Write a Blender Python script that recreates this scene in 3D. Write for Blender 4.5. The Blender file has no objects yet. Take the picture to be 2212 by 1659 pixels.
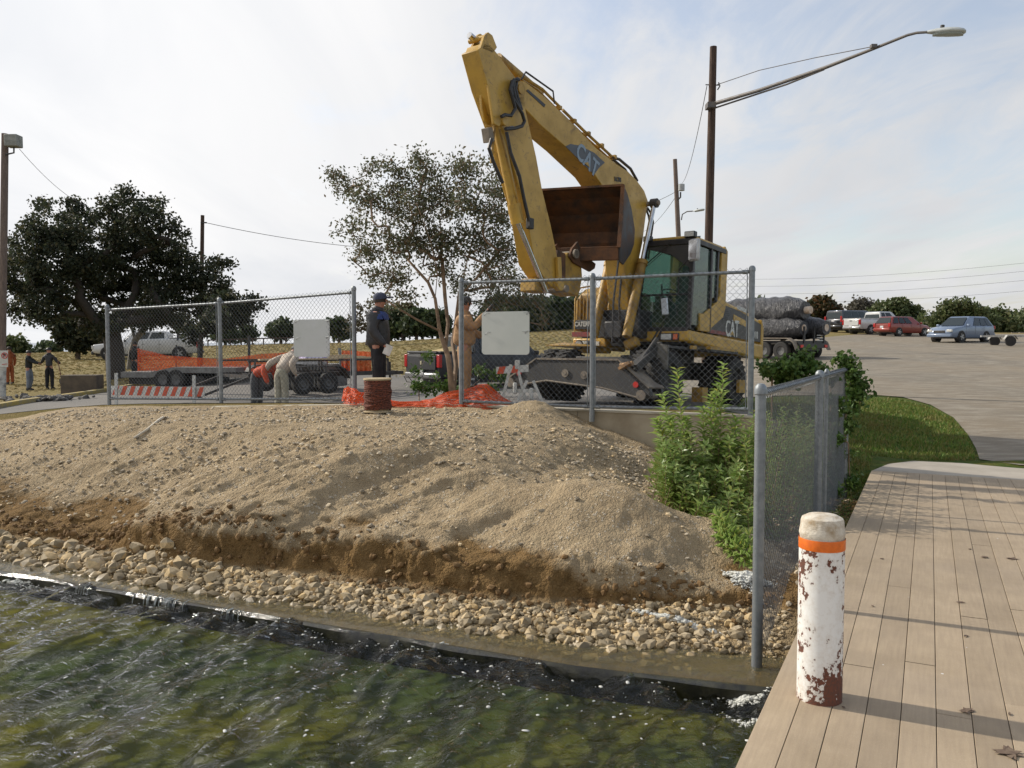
import bpy, bmesh, math, random
import numpy as np
from mathutils import Vector, Matrix, Quaternion, noise as mnoise
from mathutils.geometry import delaunay_2d_cdt
random.seed(7); RNG = np.random.default_rng(7)
SC = bpy.context.scene; COL = SC.collection
# ---------------------------------------------------------------- camera
F_ = 1800.0; PITCH = math.atan(89.5/F_); CAMZ = 1.65
cam = bpy.data.cameras.new('camera'); camo = bpy.data.objects.new('camera', cam); COL.objects.link(camo)
cam.sensor_width = 36; cam.lens = 36*F_/2212; cam.clip_start = .05; cam.clip_end = 9000
camo.location = (0, 0, CAMZ); camo.rotation_euler = (math.pi/2-PITCH, 0, 0); SC.camera = camo
# ---------------------------------------------------------------- world and sun
SUN_EL = math.radians(33); SUN_DIR = Vector((.905, -.424, 0)).normalized()   # travel direction of the light on the ground
w = bpy.data.worlds.new("World"); SC.world = w; w.use_nodes = True
nt = w.node_tree; nt.nodes.clear(); N = nt.nodes; L = nt.links
def wn(t, **k):
    n = N.new(t)
    for a, b in k.items(): setattr(n, a, b)
    return n
def wmath(op, a, b=None, clamp=False):
    n = wn('ShaderNodeMath', operation=op, use_clamp=clamp)
    for i, q in enumerate((a, b)):
        if q is None: continue
        if isinstance(q, (int, float)): n.inputs[i].default_value = q
        else: L.new(q, n.inputs[i])
    return n.outputs[0]
sky = wn('ShaderNodeTexSky', sky_type='NISHITA'); sky.sun_disc = False
sky.sun_elevation = SUN_EL; sky.sun_rotation = math.atan2(-SUN_DIR.x, -SUN_DIR.y)
sky.dust_density = 2.0; sky.air_density = 1.0
tc = wn('ShaderNodeTexCoord'); sp = wn('ShaderNodeSeparateXYZ'); L.new(tc.outputs['Generated'], sp.inputs[0])
zz = wmath('ADD', wmath('MAXIMUM', sp.outputs[2], 0.0), .12)
cb = wn('ShaderNodeCombineXYZ'); L.new(wmath('DIVIDE', sp.outputs[0], zz), cb.inputs[0]); L.new(wmath('DIVIDE', sp.outputs[1], zz), cb.inputs[1])
def wnoise(scale, det, rough, dist, sx=1, sy=1, rot=0):
    mp_ = wn('ShaderNodeMapping'); mp_.inputs['Scale'].default_value = (sx, sy, 1); mp_.inputs['Rotation'].default_value = (0, 0, rot)
    L.new(cb.outputs[0], mp_.inputs[0]); n = wn('ShaderNodeTexNoise'); n.inputs['Scale'].default_value = scale
    n.inputs['Detail'].default_value = det; n.inputs['Roughness'].default_value = rough; n.inputs['Distortion'].default_value = dist
    L.new(mp_.outputs[0], n.inputs['Vector']); return n.outputs[0]
big = wnoise(.55, 3, .5, .3, 1, 1.0, .5); fib = wnoise(2.6, 9, .62, .9, 1.0, .42, .75); fin = wnoise(9, 6, .6, .4, 1, .5, .75)
dens = wmath('ADD', wmath('MULTIPLY', big, .55), wmath('ADD', wmath('MULTIPLY', fib, .52), wmath('MULTIPLY', fin, .10)))
# cover thins away from the sun's side (right, higher up)
side = wmath('MULTIPLY', sp.outputs[0], .24); up = wmath('MULTIPLY', sp.outputs[2], .30)
dens = wmath('SUBTRACT', dens, wmath('ADD', side, up))
mr = wn('ShaderNodeMapRange'); mr.inputs['From Min'].default_value = .30; mr.inputs['From Max'].default_value = .545; L.new(dens, mr.inputs['Value']); mr.interpolation_type = 'SMOOTHSTEP'
cr = wn('ShaderNodeMapRange'); cr.inputs['To Min'].default_value = .30; cr.inputs['To Max'].default_value = 1.0; L.new(mr.outputs[0], cr.inputs['Value'])
shade = wnoise(1.3, 5, .55, .5, 1, .35, .6)
sh = wn('ShaderNodeMapRange'); sh.inputs['From Min'].default_value = .3; sh.inputs['From Max'].default_value = .7; L.new(shade, sh.inputs['Value'])
cc = wn('ShaderNodeMix', data_type='RGBA'); L.new(sh.outputs[0], cc.inputs[0]); cc.inputs[6].default_value = (6.5, 6.65, 6.95, 1); cc.inputs[7].default_value = (8.0, 7.95, 7.95, 1)
# brighter veil around the sun
geo_dot = wn('ShaderNodeVectorMath', operation='DOT_PRODUCT'); L.new(tc.outputs['Generated'], geo_dot.inputs[0])
geo_dot.inputs[1].default_value = (-SUN_DIR.x*math.cos(SUN_EL), -SUN_DIR.y*math.cos(SUN_EL), math.sin(SUN_EL))
glow = wn('ShaderNodeMapRange'); glow.inputs['From Min'].default_value = .2; glow.inputs['From Max'].default_value = 1; glow.inputs['To Min'].default_value = 1.0; glow.inputs['To Max'].default_value = 1.42
L.new(geo_dot.outputs['Value'], glow.inputs['Value'])
cg = wn('ShaderNodeVectorMath', operation='SCALE'); L.new(cc.outputs[2], cg.inputs[0]); L.new(glow.outputs[0], cg.inputs['Scale'])
blue = wn('ShaderNodeVectorMath', operation='MULTIPLY'); L.new(sky.outputs[0], blue.inputs[0]); blue.inputs[1].default_value = (2.25, 2.05, 1.9)
mx = wn('ShaderNodeMix', data_type='RGBA'); L.new(cr.outputs[0], mx.inputs[0]); L.new(blue.outputs[0], mx.inputs[6]); L.new(cg.outputs[0], mx.inputs[7])
bg = wn('ShaderNodeBackground'); bg.inputs['Strength'].default_value = .10; L.new(mx.outputs[2], bg.inputs[0])
wo = wn('ShaderNodeOutputWorld'); L.new(bg.outputs[0], wo.inputs[0])
sl = bpy.data.lights.new('sun', 'SUN'); slo = bpy.data.objects.new('sun', sl); COL.objects.link(slo)
sl.energy = 4.3; sl.angle = math.radians(.9); sl.color = (1, .93, .82)
slo.rotation_euler = Vector((SUN_DIR.x*math.cos(SUN_EL), SUN_DIR.y*math.cos(SUN_EL), -math.sin(SUN_EL))).to_track_quat('-Z', 'Y').to_euler()
SC.view_settings.view_transform = 'Standard'; SC.view_settings.look = 'None'; SC.view_settings.exposure = 0; SC.view_settings.gamma = 1; SC.view_settings.use_curve_mapping = False
# ---------------------------------------------------------------- helpers
def ray(px, py):
    u = (px-1106)/F_; v = (829.5-py)/F_
    return Vector((u, v*math.sin(PITCH)+math.cos(PITCH), v*math.cos(PITCH)-math.sin(PITCH)))
def P(px, py, d):
    r = ray(px, py); return Vector((0, 0, CAMZ)) + r*(d/r.y)
OU = np.array((1.585, 4.97)); EU = np.array((.894, -.448)); EV = np.array((.448, .894))
def UV(u, v, z=0): return Vector((OU[0]+u*EU[0]+v*EV[0], OU[1]+u*EU[1]+v*EV[1], z))
def touv(x, y):
    x = np.asarray(x)-OU[0]; y = np.asarray(y)-OU[1]; return x*EU[0]+y*EU[1], x*EV[0]+y*EV[1]
def tagp(o, label=None, cat=None, group=None, kind=None):
    if label: o['label'] = label
    if cat: o['category'] = cat
    if group: o['group'] = group
    if kind: o['kind'] = kind
    return o
def thing(name, label, cat, loc=(0, 0, 0), rot=0.0, group=None):
    o = bpy.data.objects.new(name, None); COL.objects.link(o); o.location = loc
    o.rotation_euler = (0, 0, rot) if isinstance(rot, (int, float)) else rot
    o.empty_display_size = .2
    return tagp(o, label, cat, group)
def pmat(o): return Matrix.LocRotScale(o.location, o.rotation_euler, o.scale)
def link(name, me, mat, parent=None, local=True):
    me.name = name; o = bpy.data.objects.new(name, me); COL.objects.link(o)
    if mat is not None:
        me.materials.clear()
        for m in (mat if isinstance(mat, (list, tuple)) else [mat]): me.materials.append(m)
    if parent is not None:
        o.parent = parent
        if not local:
            m = pmat(parent); 
            if parent.parent is not None: m = pmat(parent.parent) @ parent.matrix_parent_inverse @ m
            o.matrix_parent_inverse = m.inverted()
    return o
def copy_tree(o, parent=None):
    c = o.copy(); COL.objects.link(c); c.parent = parent
    for ch in list(o.children): copy_tree(ch, c)
    return c
class MB:
    def __init__(s): s.v = []; s.f = []; s.m = []; s.mi = 0
    def add(s, vs, fs):
        b = len(s.v); s.v += [tuple(q) for q in vs]; s.f += [tuple(b+i for i in f) for f in fs]; s.m += [s.mi]*len(fs); return s
    def box(s, c, sz, rot=None, taper=1.0):
        c = Vector(c); r = rot or Matrix.Identity(3); vs = []
        for k in (-1, 1):
            t = taper if k == 1 else 1
            for i, j in ((-1, -1), (1, -1), (1, 1), (-1, 1)): vs.append(c + r @ Vector((i*sz[0]/2*t, j*sz[1]/2*t, k*sz[2]/2)))
        return s.add(vs, [(3, 2, 1, 0), (4, 5, 6, 7), (0, 1, 5, 4), (1, 2, 6, 5), (2, 3, 7, 6), (3, 0, 4, 7)])
    def bar(s, a, b, wd, th, up=(0, 0, 1)):
        a = Vector(a); b = Vector(b); d = (b-a); ln = d.length; d.normalize(); upv = Vector(up)
        if abs(d.dot(upv)) > .98: upv = Vector((1, 0, 0))
        x = d.cross(upv).normalized(); z = x.cross(d)
        return s.box((a+b)/2, (wd, ln, th), Matrix((x, d, z)).transposed())
    def tube(s, pts, r, n=8, cap=True):
        pts = [Vector(p) for p in pts]; rs = r if isinstance(r, (list, tuple)) else [r]*len(pts); vs = []; prev = None
        for i, p in enumerate(pts):
            d = (pts[min(i+1, len(pts)-1)]-pts[max(i-1, 0)]).normalized()
            if prev is None: a = d.cross(Vector((0, 0, 1)) if abs(d.z) < .9 else Vector((1, 0, 0))).normalized()
            else: a = (prev-d*prev.dot(d)).normalized()
            prev = a; b = d.cross(a)
            vs += [p+(a*math.cos(2*math.pi*k/n)+b*math.sin(2*math.pi*k/n))*rs[i] for k in range(n)]
        fs = [(i*n+k, i*n+(k+1) % n, (i+1)*n+(k+1) % n, (i+1)*n+k) for i in range(len(pts)-1) for k in range(n)]
        if cap: fs += [tuple(range(n))[::-1], tuple((len(pts)-1)*n+k for k in range(n))]
        return s.add(vs, fs)
    def cyl(s, a, b, r, r2=None, n=16): return s.tube([a, b], [r, r if r2 is None else r2], n)
    def prism(s, pts, ext):
        n = len(pts); pts = [Vector(p) for p in pts]; ext = Vector(ext)
        return s.add(pts+[p+ext for p in pts], [tuple(range(n))[::-1], tuple(range(n, 2*n))]+[(i, (i+1) % n, n+(i+1) % n, n+i) for i in range(n)])
    def loft(s, rings, close=True, caps=True):
        n = len(rings[0]); vs = [p for r in rings for p in r]
        fs = [(i*n+k, i*n+(k+1) % n, (i+1)*n+(k+1) % n, (i+1)*n+k) for i in range(len(rings)-1) for k in range(n if close else n-1)]
        if caps: fs += [tuple(range(n))[::-1], tuple((len(rings)-1)*n+k for k in range(n))]
        return s.add(vs, fs)
    def lathe(s, prof, c, axis=(0, 0, 1), n=24):
        c = Vector(c); ax = Vector(axis).normalized(); a = ax.cross(Vector((0, 0, 1)) if abs(ax.z) < .9 else Vector((1, 0, 0))).normalized(); b = ax.cross(a)
        rg = [[c+ax*h+(a*math.cos(2*math.pi*k/n)+b*math.sin(2*math.pi*k/n))*max(r, 1e-4) for k in range(n)] for r, h in prof]
        if prof[0][0] > .001 and prof[-1][0] > .001 and len(prof) > 3 and (Vector(prof[0])-Vector(prof[-1])).length > 1e-6 and abs(prof[0][0]-prof[-1][0]) < .02: return s.loft(rg+[rg[0]], True, False)
        return s.loft(rg, True, prof[0][0] < .001 or (Vector(prof[0])-Vector(prof[-1])).length > 1e-6)
    def build(s, name, mat, parent=None, local=True, bevel=0, smooth=35):
        me = bpy.data.meshes.new(name); me.from_pydata(s.v, [], s.f); me.update()
        bm = bmesh.new(); bm.from_mesh(me); bmesh.ops.recalc_face_normals(bm, faces=bm.faces); bm.to_mesh(me); bm.free()
        if isinstance(mat, (list, tuple)): me.polygons.foreach_set('material_index', s.m)
        me.shade_smooth(); me.set_sharp_from_angle(angle=math.radians(smooth))
        o = link(name, me, mat, parent, local)
        if bevel:
            b = o.modifiers.new('bevel', 'BEVEL'); b.width = bevel; b.segments = 2; b.limit_method = 'ANGLE'; b.angle_limit = math.radians(40)
        return o
def npmesh(name, verts, faces, mat, parent=None, local=True, smooth=False):
    """faces: (n,k) int array, all the same size"""
    verts = np.asarray(verts, np.float32); faces = np.asarray(faces, np.int32); k = faces.shape[1]
    me = bpy.data.meshes.new(name); me.vertices.add(len(verts)); me.vertices.foreach_set('co', verts.ravel())
    me.loops.add(faces.size); me.loops.foreach_set('vertex_index', faces.ravel()); me.polygons.add(len(faces))
    me.polygons.foreach_set('loop_start', np.arange(0, faces.size, k, dtype=np.int32))
    me.update(calc_edges=True); me.validate()
    if smooth: me.shade_smooth()
    else: me.shade_flat()
    return link(name, me, mat, parent, local)
# ---------------------------------------------------------------- materials
def newmat(name):
    m = bpy.data.materials.new(name); m.use_nodes = True; t = m.node_tree; b = t.nodes['Principled BSDF']; return m, t, b
def nd(t, ty, **k):
    n = t.nodes.new(ty)
    for a, b in k.items():
        if a.startswith('_'): n.inputs[a[1:].replace('_', ' ')].default_value = b
        else: setattr(n, a, b)
    return n
def mixc(t, fac, a, b, mode='MIX'):
    n = t.nodes.new('ShaderNodeMix'); n.data_type = 'RGBA'; n.blend_type = mode
    for i, q in ((0, fac), (6, a), (7, b)):
        if isinstance(q, (tuple, list)): n.inputs[i].default_value = tuple(q)+((1,) if len(q) == 3 else ())
        elif isinstance(q, (int, float)): n.inputs[i].default_value = q
        else: t.links.new(q, n.inputs[i])
    return n.outputs[2]
def nz(t, scale, detail=6, rough=.6, vec=None, dist=0, out=0, sc=None):
    n = nd(t, 'ShaderNodeTexNoise', _Scale=scale, _Detail=detail, _Roughness=rough, _Distortion=dist)
    if sc is not None:
        mp_ = nd(t, 'ShaderNodeMapping'); mp_.inputs['Scale'].default_value = sc; t.links.new(vec, mp_.inputs[0]); vec = mp_.outputs[0]
    if vec is not None: t.links.new(vec, n.inputs['Vector'])
    return n.outputs[out]
def rng_(t, v, a, b, c=0.0, d=1.0, smooth=False):
    n = nd(t, 'ShaderNodeMapRange'); t.links.new(v, n.inputs['Value'])
    for k, q in (('From Min', a), ('From Max', b), ('To Min', c), ('To Max', d)): n.inputs[k].default_value = q
    if smooth: n.interpolation_type = 'SMOOTHSTEP'
    return n.outputs[0]
def mth(t, op, a, b=None, clamp=False):
    n = nd(t, 'ShaderNodeMath', operation=op, use_clamp=clamp)
    for i, q in enumerate((a, b)):
        if q is None: continue
        if isinstance(q, (int, float)): n.inputs[i].default_value = q
        else: t.links.new(q, n.inputs[i])
    return n.outputs[0]
def bump(t, b, h, strength=.3, dist=.02):
    n = nd(t, 'ShaderNodeBump', _Strength=strength, _Distance=dist); t.links.new(h, n.inputs['Height']); t.links.new(n.outputs[0], b.inputs['Normal'])
def pos(t, obj=False):
    if obj: return nd(t, 'ShaderNodeTexCoord').outputs['Object']
    return nd(t, 'ShaderNodeNewGeometry').outputs['Position']
MATS = {}
def M(name, c1, c2=None, scale=4, rough=.6, metal=0, bmp=0, bscale=None, lo=.38, hi=.62, obj=True, dist=.01, spec=.5, sc=None, coat=0, island=0, stain=None):
    if name in MATS: return MATS[name]
    m, t, b = newmat(name); v = pos(t, obj)
    if c2 is None: c2 = tuple(q*.72 for q in c1)
    n = nz(t, scale, 8, .62, v, sc=sc); f = rng_(t, n, lo, hi); c = mixc(t, f, c1, c2)
    if stain:
        s1 = nz(t, scale*2.3, 9, .72, v, dist=.8); c = mixc(t, rng_(t, s1, .56, .66, 0, .75), c, stain)
    if island:
        g = nd(t, 'ShaderNodeNewGeometry'); r = rng_(t, g.outputs['Random Per Island'], 0, 1, 1-island, 1+island)
        h = nd(t, 'ShaderNodeHueSaturation'); t.links.new(r, h.inputs['Value']); t.links.new(c, h.inputs['Color']); c = h.outputs[0]
    t.links.new(c, b.inputs['Base Color']); b.inputs['Metallic'].default_value = metal; b.inputs['Specular IOR Level'].default_value = spec
    b.inputs['Coat Weight'].default_value = coat
    t.links.new(rng_(t, n, .3, .7, max(rough-.1, .02), min(rough+.12, 1)), b.inputs['Roughness'])
    if bmp: bump(t, b, nz(t, bscale or scale*6, 6, .65, v, sc=sc), bmp, dist)
    MATS[name] = m; return m
# ---------------------------------------------------------------- ground height
CP = []
def cp(px, py, d): q = P(px, py, d); CP.append((q.x, q.y, q.z))
for q in [(3.06, 10.9, .70), (1.09, 11.6, .70), (-.745, 12.4, .69), (-2.55, 13.6, .66), (-5.2, 15.0, .55), (-7.78, 16.3, .42), (-11, 18.3, .05), (-15, 20, -.15), (-25, 25, -.2),
          (5.3, 12.0, .01), (6.6, 11.6, .01), (8.5, 10.5, 0), (11, 9, 0), (20, 8, 0), (35, 5, 0), (2.5, 14.5, .57), (.9, 15.3, .53), (4.1, 16.2, .47), (4.3, 12.3, .25), (-2, 19, .32), (0, 20, .36), (-5.6, 20, -.02), (-5.6, 24, .0), (-3.5, 24.5, .04), (-7.8, 21.5, .0)]: CP.append(q)
for d in (16, 20, 28, 40, 54, 75):
    for k in (.50, .62, .9): CP.append((k*d, d, .039*(d-11.7)))
for d in (28, 40, 54): CP.append((.3*d, d, .039*(d-11.7)*.8))
cp(920, 840, 27); cp(1080, 838, 29)
cp(0, 900, 20); cp(0, 880, 23); cp(230, 846, 30); cp(90, 842, 36); cp(-300, 850, 34); cp(255, 817, 38); cp(430, 800, 38); cp(700, 800, 33)
cp(100, 790, 48); cp(300, 776, 56); cp(430, 775, 57); cp(650, 764, 60); cp(60, 766, 80); cp(300, 752, 88); cp(500, 746, 90); cp(700, 741, 92); cp(850, 740, 90); cp(1000, 729, 90); cp(1150, 716, 90); cp(1300, 708, 90); cp(1500, 705, 90)
cp(-400, 790, 60); cp(-400, 770, 90); cp(950, 760, 55); cp(1200, 745, 55)
for x, z in ((-90, -.6), (-50, -1.0), (-10, -1.0), (20, 1.0), (50, 3.0), (90, 3.5)): CP.append((x, 135, z))
for x, z in ((-130, -1.5), (-60, -1.8), (0, -1.8), (60, 1.0), (120, 2.0)): CP.append((x, 190, z))
CPa = np.array(CP); K = 1.0
def _phi(r): return np.sqrt(r*r+4.0)
_n = len(CPa); _A = _phi(np.hypot(CPa[:, None, 0]-CPa[None, :, 0], CPa[:, None, 1]-CPa[None, :, 1])) - np.eye(_n)*-.0
_W = np.linalg.solve(_A + 1e-3*np.eye(_n), CPa[:, 2]-.3)
def gz0(x, y):
    x = np.asarray(x, float); y = np.asarray(y, float); sh_ = x.shape; x = x.ravel(); y = y.ravel(); o = np.empty(len(x))
    for i in range(0, len(x), 20000): o[i:i+20000] = _phi(np.hypot(x[i:i+20000, None]-CPa[None, :, 0], y[i:i+20000, None]-CPa[None, :, 1])) @ _W + .3
    return o.reshape(sh_)
def gz(x, y):
    z = gz0(x, y); u, v = touv(x, y)
    # bank that drops from the lawn into the gap beside the dock
    k = np.clip((u+1.1)/.9, 0, 1); k = k*k*(3-2*k); q = np.clip((v-5.7)/2.2, 0, 1); low = -.42+q*(z+.42)
    z = np.where(v < 8, z*(1-k)+np.minimum(low, z)*k, z)
    return z
def gzs(x, y): return float(gz(np.array([x]), np.array([y]))[0])
def lin(*segs):
    o = []
    for a, b, st in segs: n = max(1, round((b-a)/st)); o += [a+(b-a)*i/n for i in range(n)]
    return np.array(o+[segs[-1][1]])
def gridmesh(name, us, vs, zf, mat, kind='structure', smooth=True, uvmode=True, keep=None):
    U, V = np.meshgrid(us, vs, indexing='ij')
    if uvmode: X = OU[0]+U*EU[0]+V*EV[0]; Y = OU[1]+U*EU[1]+V*EV[1]
    else: X, Y = U, V
    Z = zf(U, V, X, Y); nu, nv = U.shape; idx = np.arange(nu*nv).reshape(nu, nv)
    f = np.stack([idx[:-1, :-1], idx[1:, :-1], idx[1:, 1:], idx[:-1, 1:]], -1)
    if keep is not None:
        kk = keep(U, V); f = f[kk[:-1, :-1] & kk[1:, 1:] & kk[1:, :-1] & kk[:-1, 1:]]
    f = f.reshape(-1, 4)
    o = npmesh(name, np.stack([X, Y, Z], -1).reshape(-1, 3), f, mat, smooth=smooth)
    if kind: o['kind'] = kind
    return o
def fbm(x, y, sc, oct=4, seed=0.0):
    """vectorised value noise"""
    x = np.asarray(x)*sc; y = np.asarray(y)*sc; o = np.zeros_like(x); a = 1.0; tot = 0
    def hsh(i, j): q = np.sin(i*127.1+j*311.7+seed*74.7)*43758.5453; return q-np.floor(q)
    for k in range(oct):
        i = np.floor(x); j = np.floor(y); fx = x-i; fy = y-j; fx = fx*fx*(3-2*fx); fy = fy*fy*(3-2*fy)
        o += a*((hsh(i, j)*(1-fx)+hsh(i+1, j)*fx)*(1-fy)+(hsh(i, j+1)*(1-fx)+hsh(i+1, j+1)*fx)*fy-.5); tot += a
        x = x*2.03+17.3; y = y*2.03+9.1; a *= .5
    return o/tot*2
# ---------------------------------------------------------------- ground sheet
def ground_mat():
    m, t, b = newmat('dry_grass_ground'); v = pos(t)
    n1 = nz(t, .12, 6, .6, v); n2 = nz(t, 1.1, 8, .65, v, sc=(1, .35, 1)); n3 = nz(t, 14, 5, .7, v)
    c = mixc(t, rng_(t, n1, .35, .65), (.25, .19, .082), (.18, .155, .06)); c = mixc(t, rng_(t, n2, .4, .68, 0, .6), c, (.30, .225, .11)); c = mixc(t, rng_(t, n3, .45, .75, 0, .4), c, (.12, .095, .045))
    # greener where the lawn meets the dock
    s = nd(t, 'ShaderNodeSeparateXYZ'); t.links.new(v, s.inputs[0])
    g = mth(t, 'MULTIPLY', rng_(t, s.outputs[0], 2.8, 3.8), rng_(t, s.outputs[1], 26, 21))
    gr = mixc(t, rng_(t, nz(t, 3, 6, .6, v), .42, .66), (.062, .105, .018), (.15, .135, .035)); gr = mixc(t, rng_(t, n3, .4, .7, 0, .7), gr, (.03, .055, .012))
    c = mixc(t, g, c, gr)
    t.links.new(c, b.inputs['Base Color']); b.inputs['Roughness'].default_value = .95; b.inputs['Specular IOR Level'].default_value = .1
    bump(t, b, nz(t, 22, 6, .75, v), .9, .05); return m
us = lin((-170, -40, 6), (-40, -16, 1.5), (-16, -2, .5), (-2, 1, .1), (1, 6, .3), (6, 30, 1.5), (30, 170, 7))
vs = np.concatenate([[5.62, 5.64], lin((5.7, 8.4, .12), (8.4, 14, .35), (14, 60, 1.0), (60, 130, 3), (130, 230, 8))])
def gfun(U, V, X, Y):
    Z = gz(X, Y); Z += np.where(V > 6, fbm(X, Y, .5, 3)*.012, 0); return np.where(V < 5.63, -1.4, Z)
gridmesh('ground', us, vs, gfun, ground_mat())
# overlay sheets that follow the ground
def sheet(name, poly, mat, dz, step=.8, kind='structure', label=None, zfun=None):
    pv = [Vector(p[:2]) for p in poly]; dense = []
    for i in range(len(pv)):
        a, b_ = pv[i], pv[(i+1) % len(pv)]; n = max(1, int((b_-a).length/step)); dense += [a+(b_-a)*k/n for k in range(n)]
    xs = [q.x for q in dense]; ys = [q.y for q in dense]; nb = len(dense); pts = list(dense)
    gx = np.arange(min(xs), max(xs), step); gy = np.arange(min(ys), max(ys), step)
    P0 = np.array([(q.x, q.y) for q in dense]); P1 = np.roll(P0, -1, 0)
    GX, GY = np.meshgrid(gx, gy); GX = GX.ravel(); GY = GY.ravel(); ins = np.zeros(len(GX), bool)
    for (x0, y0), (x1, y1) in zip(P0, P1):
        c = ((y0 > GY) != (y1 > GY))
        if y1 != y0: ins ^= c & (GX < (x1-x0)*(GY-y0)/(y1-y0)+x0)
    md = np.full(len(GX), 1e9)
    for q in P0: md = np.minimum(md, np.hypot(GX-q[0], GY-q[1]))
    for x, y in zip(GX[ins & (md > step*.45)], GY[ins & (md > step*.45)]): pts.append(Vector((float(x), float(y))))
    vo, _, fo, _, _, _ = delaunay_2d_cdt(pts, [(i, (i+1) % nb) for i in range(nb)], [], 1, 1e-5)
    X = np.array([q.x for q in vo]); Y = np.array([q.y for q in vo]); Z = (zfun or gz)(X, Y)+dz
    o = npmesh(name, np.stack([X, Y, Z], -1), [tuple(f) for f in fo if len(f) == 3], mat, smooth=True)
    me = o.data
    if sum(p.normal.z for p in me.polygons) < 0: me.flip_normals()
    return tagp(o, kind=kind)
def gpt(px, py, d): q = P(px, py, d); return (q.x, q.y)
def asphalt_mat():
    m, t, b = newmat('gravelly_asphalt'); v = pos(t)
    n1 = nz(t, .28, 7, .62, v, sc=(1, .55, 1)); n2 = nz(t, 2.5, 7, .7, v, sc=(.5, 1.6, 1)); n3 = nz(t, 60, 4, .7, v)
    c = mixc(t, rng_(t, n1, .38, .64), (.225, .178, .118), (.18, .152, .112)); c = mixc(t, rng_(t, n2, .47, .68, 0, .9), c, (.36, .32, .25)); c = mixc(t, rng_(t, n3, .4, .7, 0, .55), c, (.09, .08, .062))
    t.links.new(c, b.inputs['Base Color']); b.inputs['Roughness'].default_value = .9; bump(t, b, n3, .5, .01); return m
def road_mat():
    m, t, b = newmat('worn_road'); v = pos(t); n1 = nz(t, .5, 7, .62, v); n3 = nz(t, 70, 4, .7, v)
    c = mixc(t, rng_(t, n1, .35, .65), (.19, .17, .145), (.13, .122, .108)); c = mixc(t, rng_(t, n3, .4, .7, 0, .5), c, (.07, .065, .06))
    t.links.new(c, b.inputs['Base Color']); b.inputs['Roughness'].default_value = .85; bump(t, b, n3, .4, .008); return m
edge = [(5.05, 13.9), (5.6, 16.5), (6.3, 19.0), (8.6, 19.4), (9.6, 17.3), (9.1, 16.0), (8.05, 14.2), (7.0, 12.45)]
sl_ = [gpt(1842, 866, 20), gpt(1885, 858, 20.6), gpt(1950, 866, 20), gpt(2010, 880, 18.3), gpt(2060, 904, 16.2), gpt(2092, 935, 14.2), gpt(2108, 965, 12.9), gpt(2116, 998, 11.55)]
lot = [(4.6, 17.2), (5.2, 18.6), (6.6, 20.0)]+sl_[1:]+[tuple(UV(1.9, 7.7))[:2], tuple(UV(5.0, 7.9))[:2], (40, -5), (60, 20), (62, 66), (45, 73), (33, 74), (24, 64), (14, 60), (8, 50), (5.5, 40), (4.2, 30), (4.0, 22)]
sheet('parking_lot', lot, asphalt_mat(), .016, 1.2)
rd = [(-25, 19.5), (-12.6, 20.2)]
road = [(-60, 24), (-30, 22), *[tuple(UV(k_, 5.68))[:2] for k_ in (-24, -18, -13.5, -9, -6, -3.5)], (1.5, 11.7), (3.7, 12.2), (4.3, 14.5), (4.0, 22), (4.3, 28), (3, 30.5), (-2, 31), (-8.0, 33.5), (-12, 31.5), gpt(232, 847, 29.6), gpt(140, 862, 26.5), gpt(70, 872, 24.6), gpt(0, 884, 22.6), (-20, 20.5+1.2), (-34, 26), (-60, 30)]
sheet('road', road, road_mat(), .012, 1.0)
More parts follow.
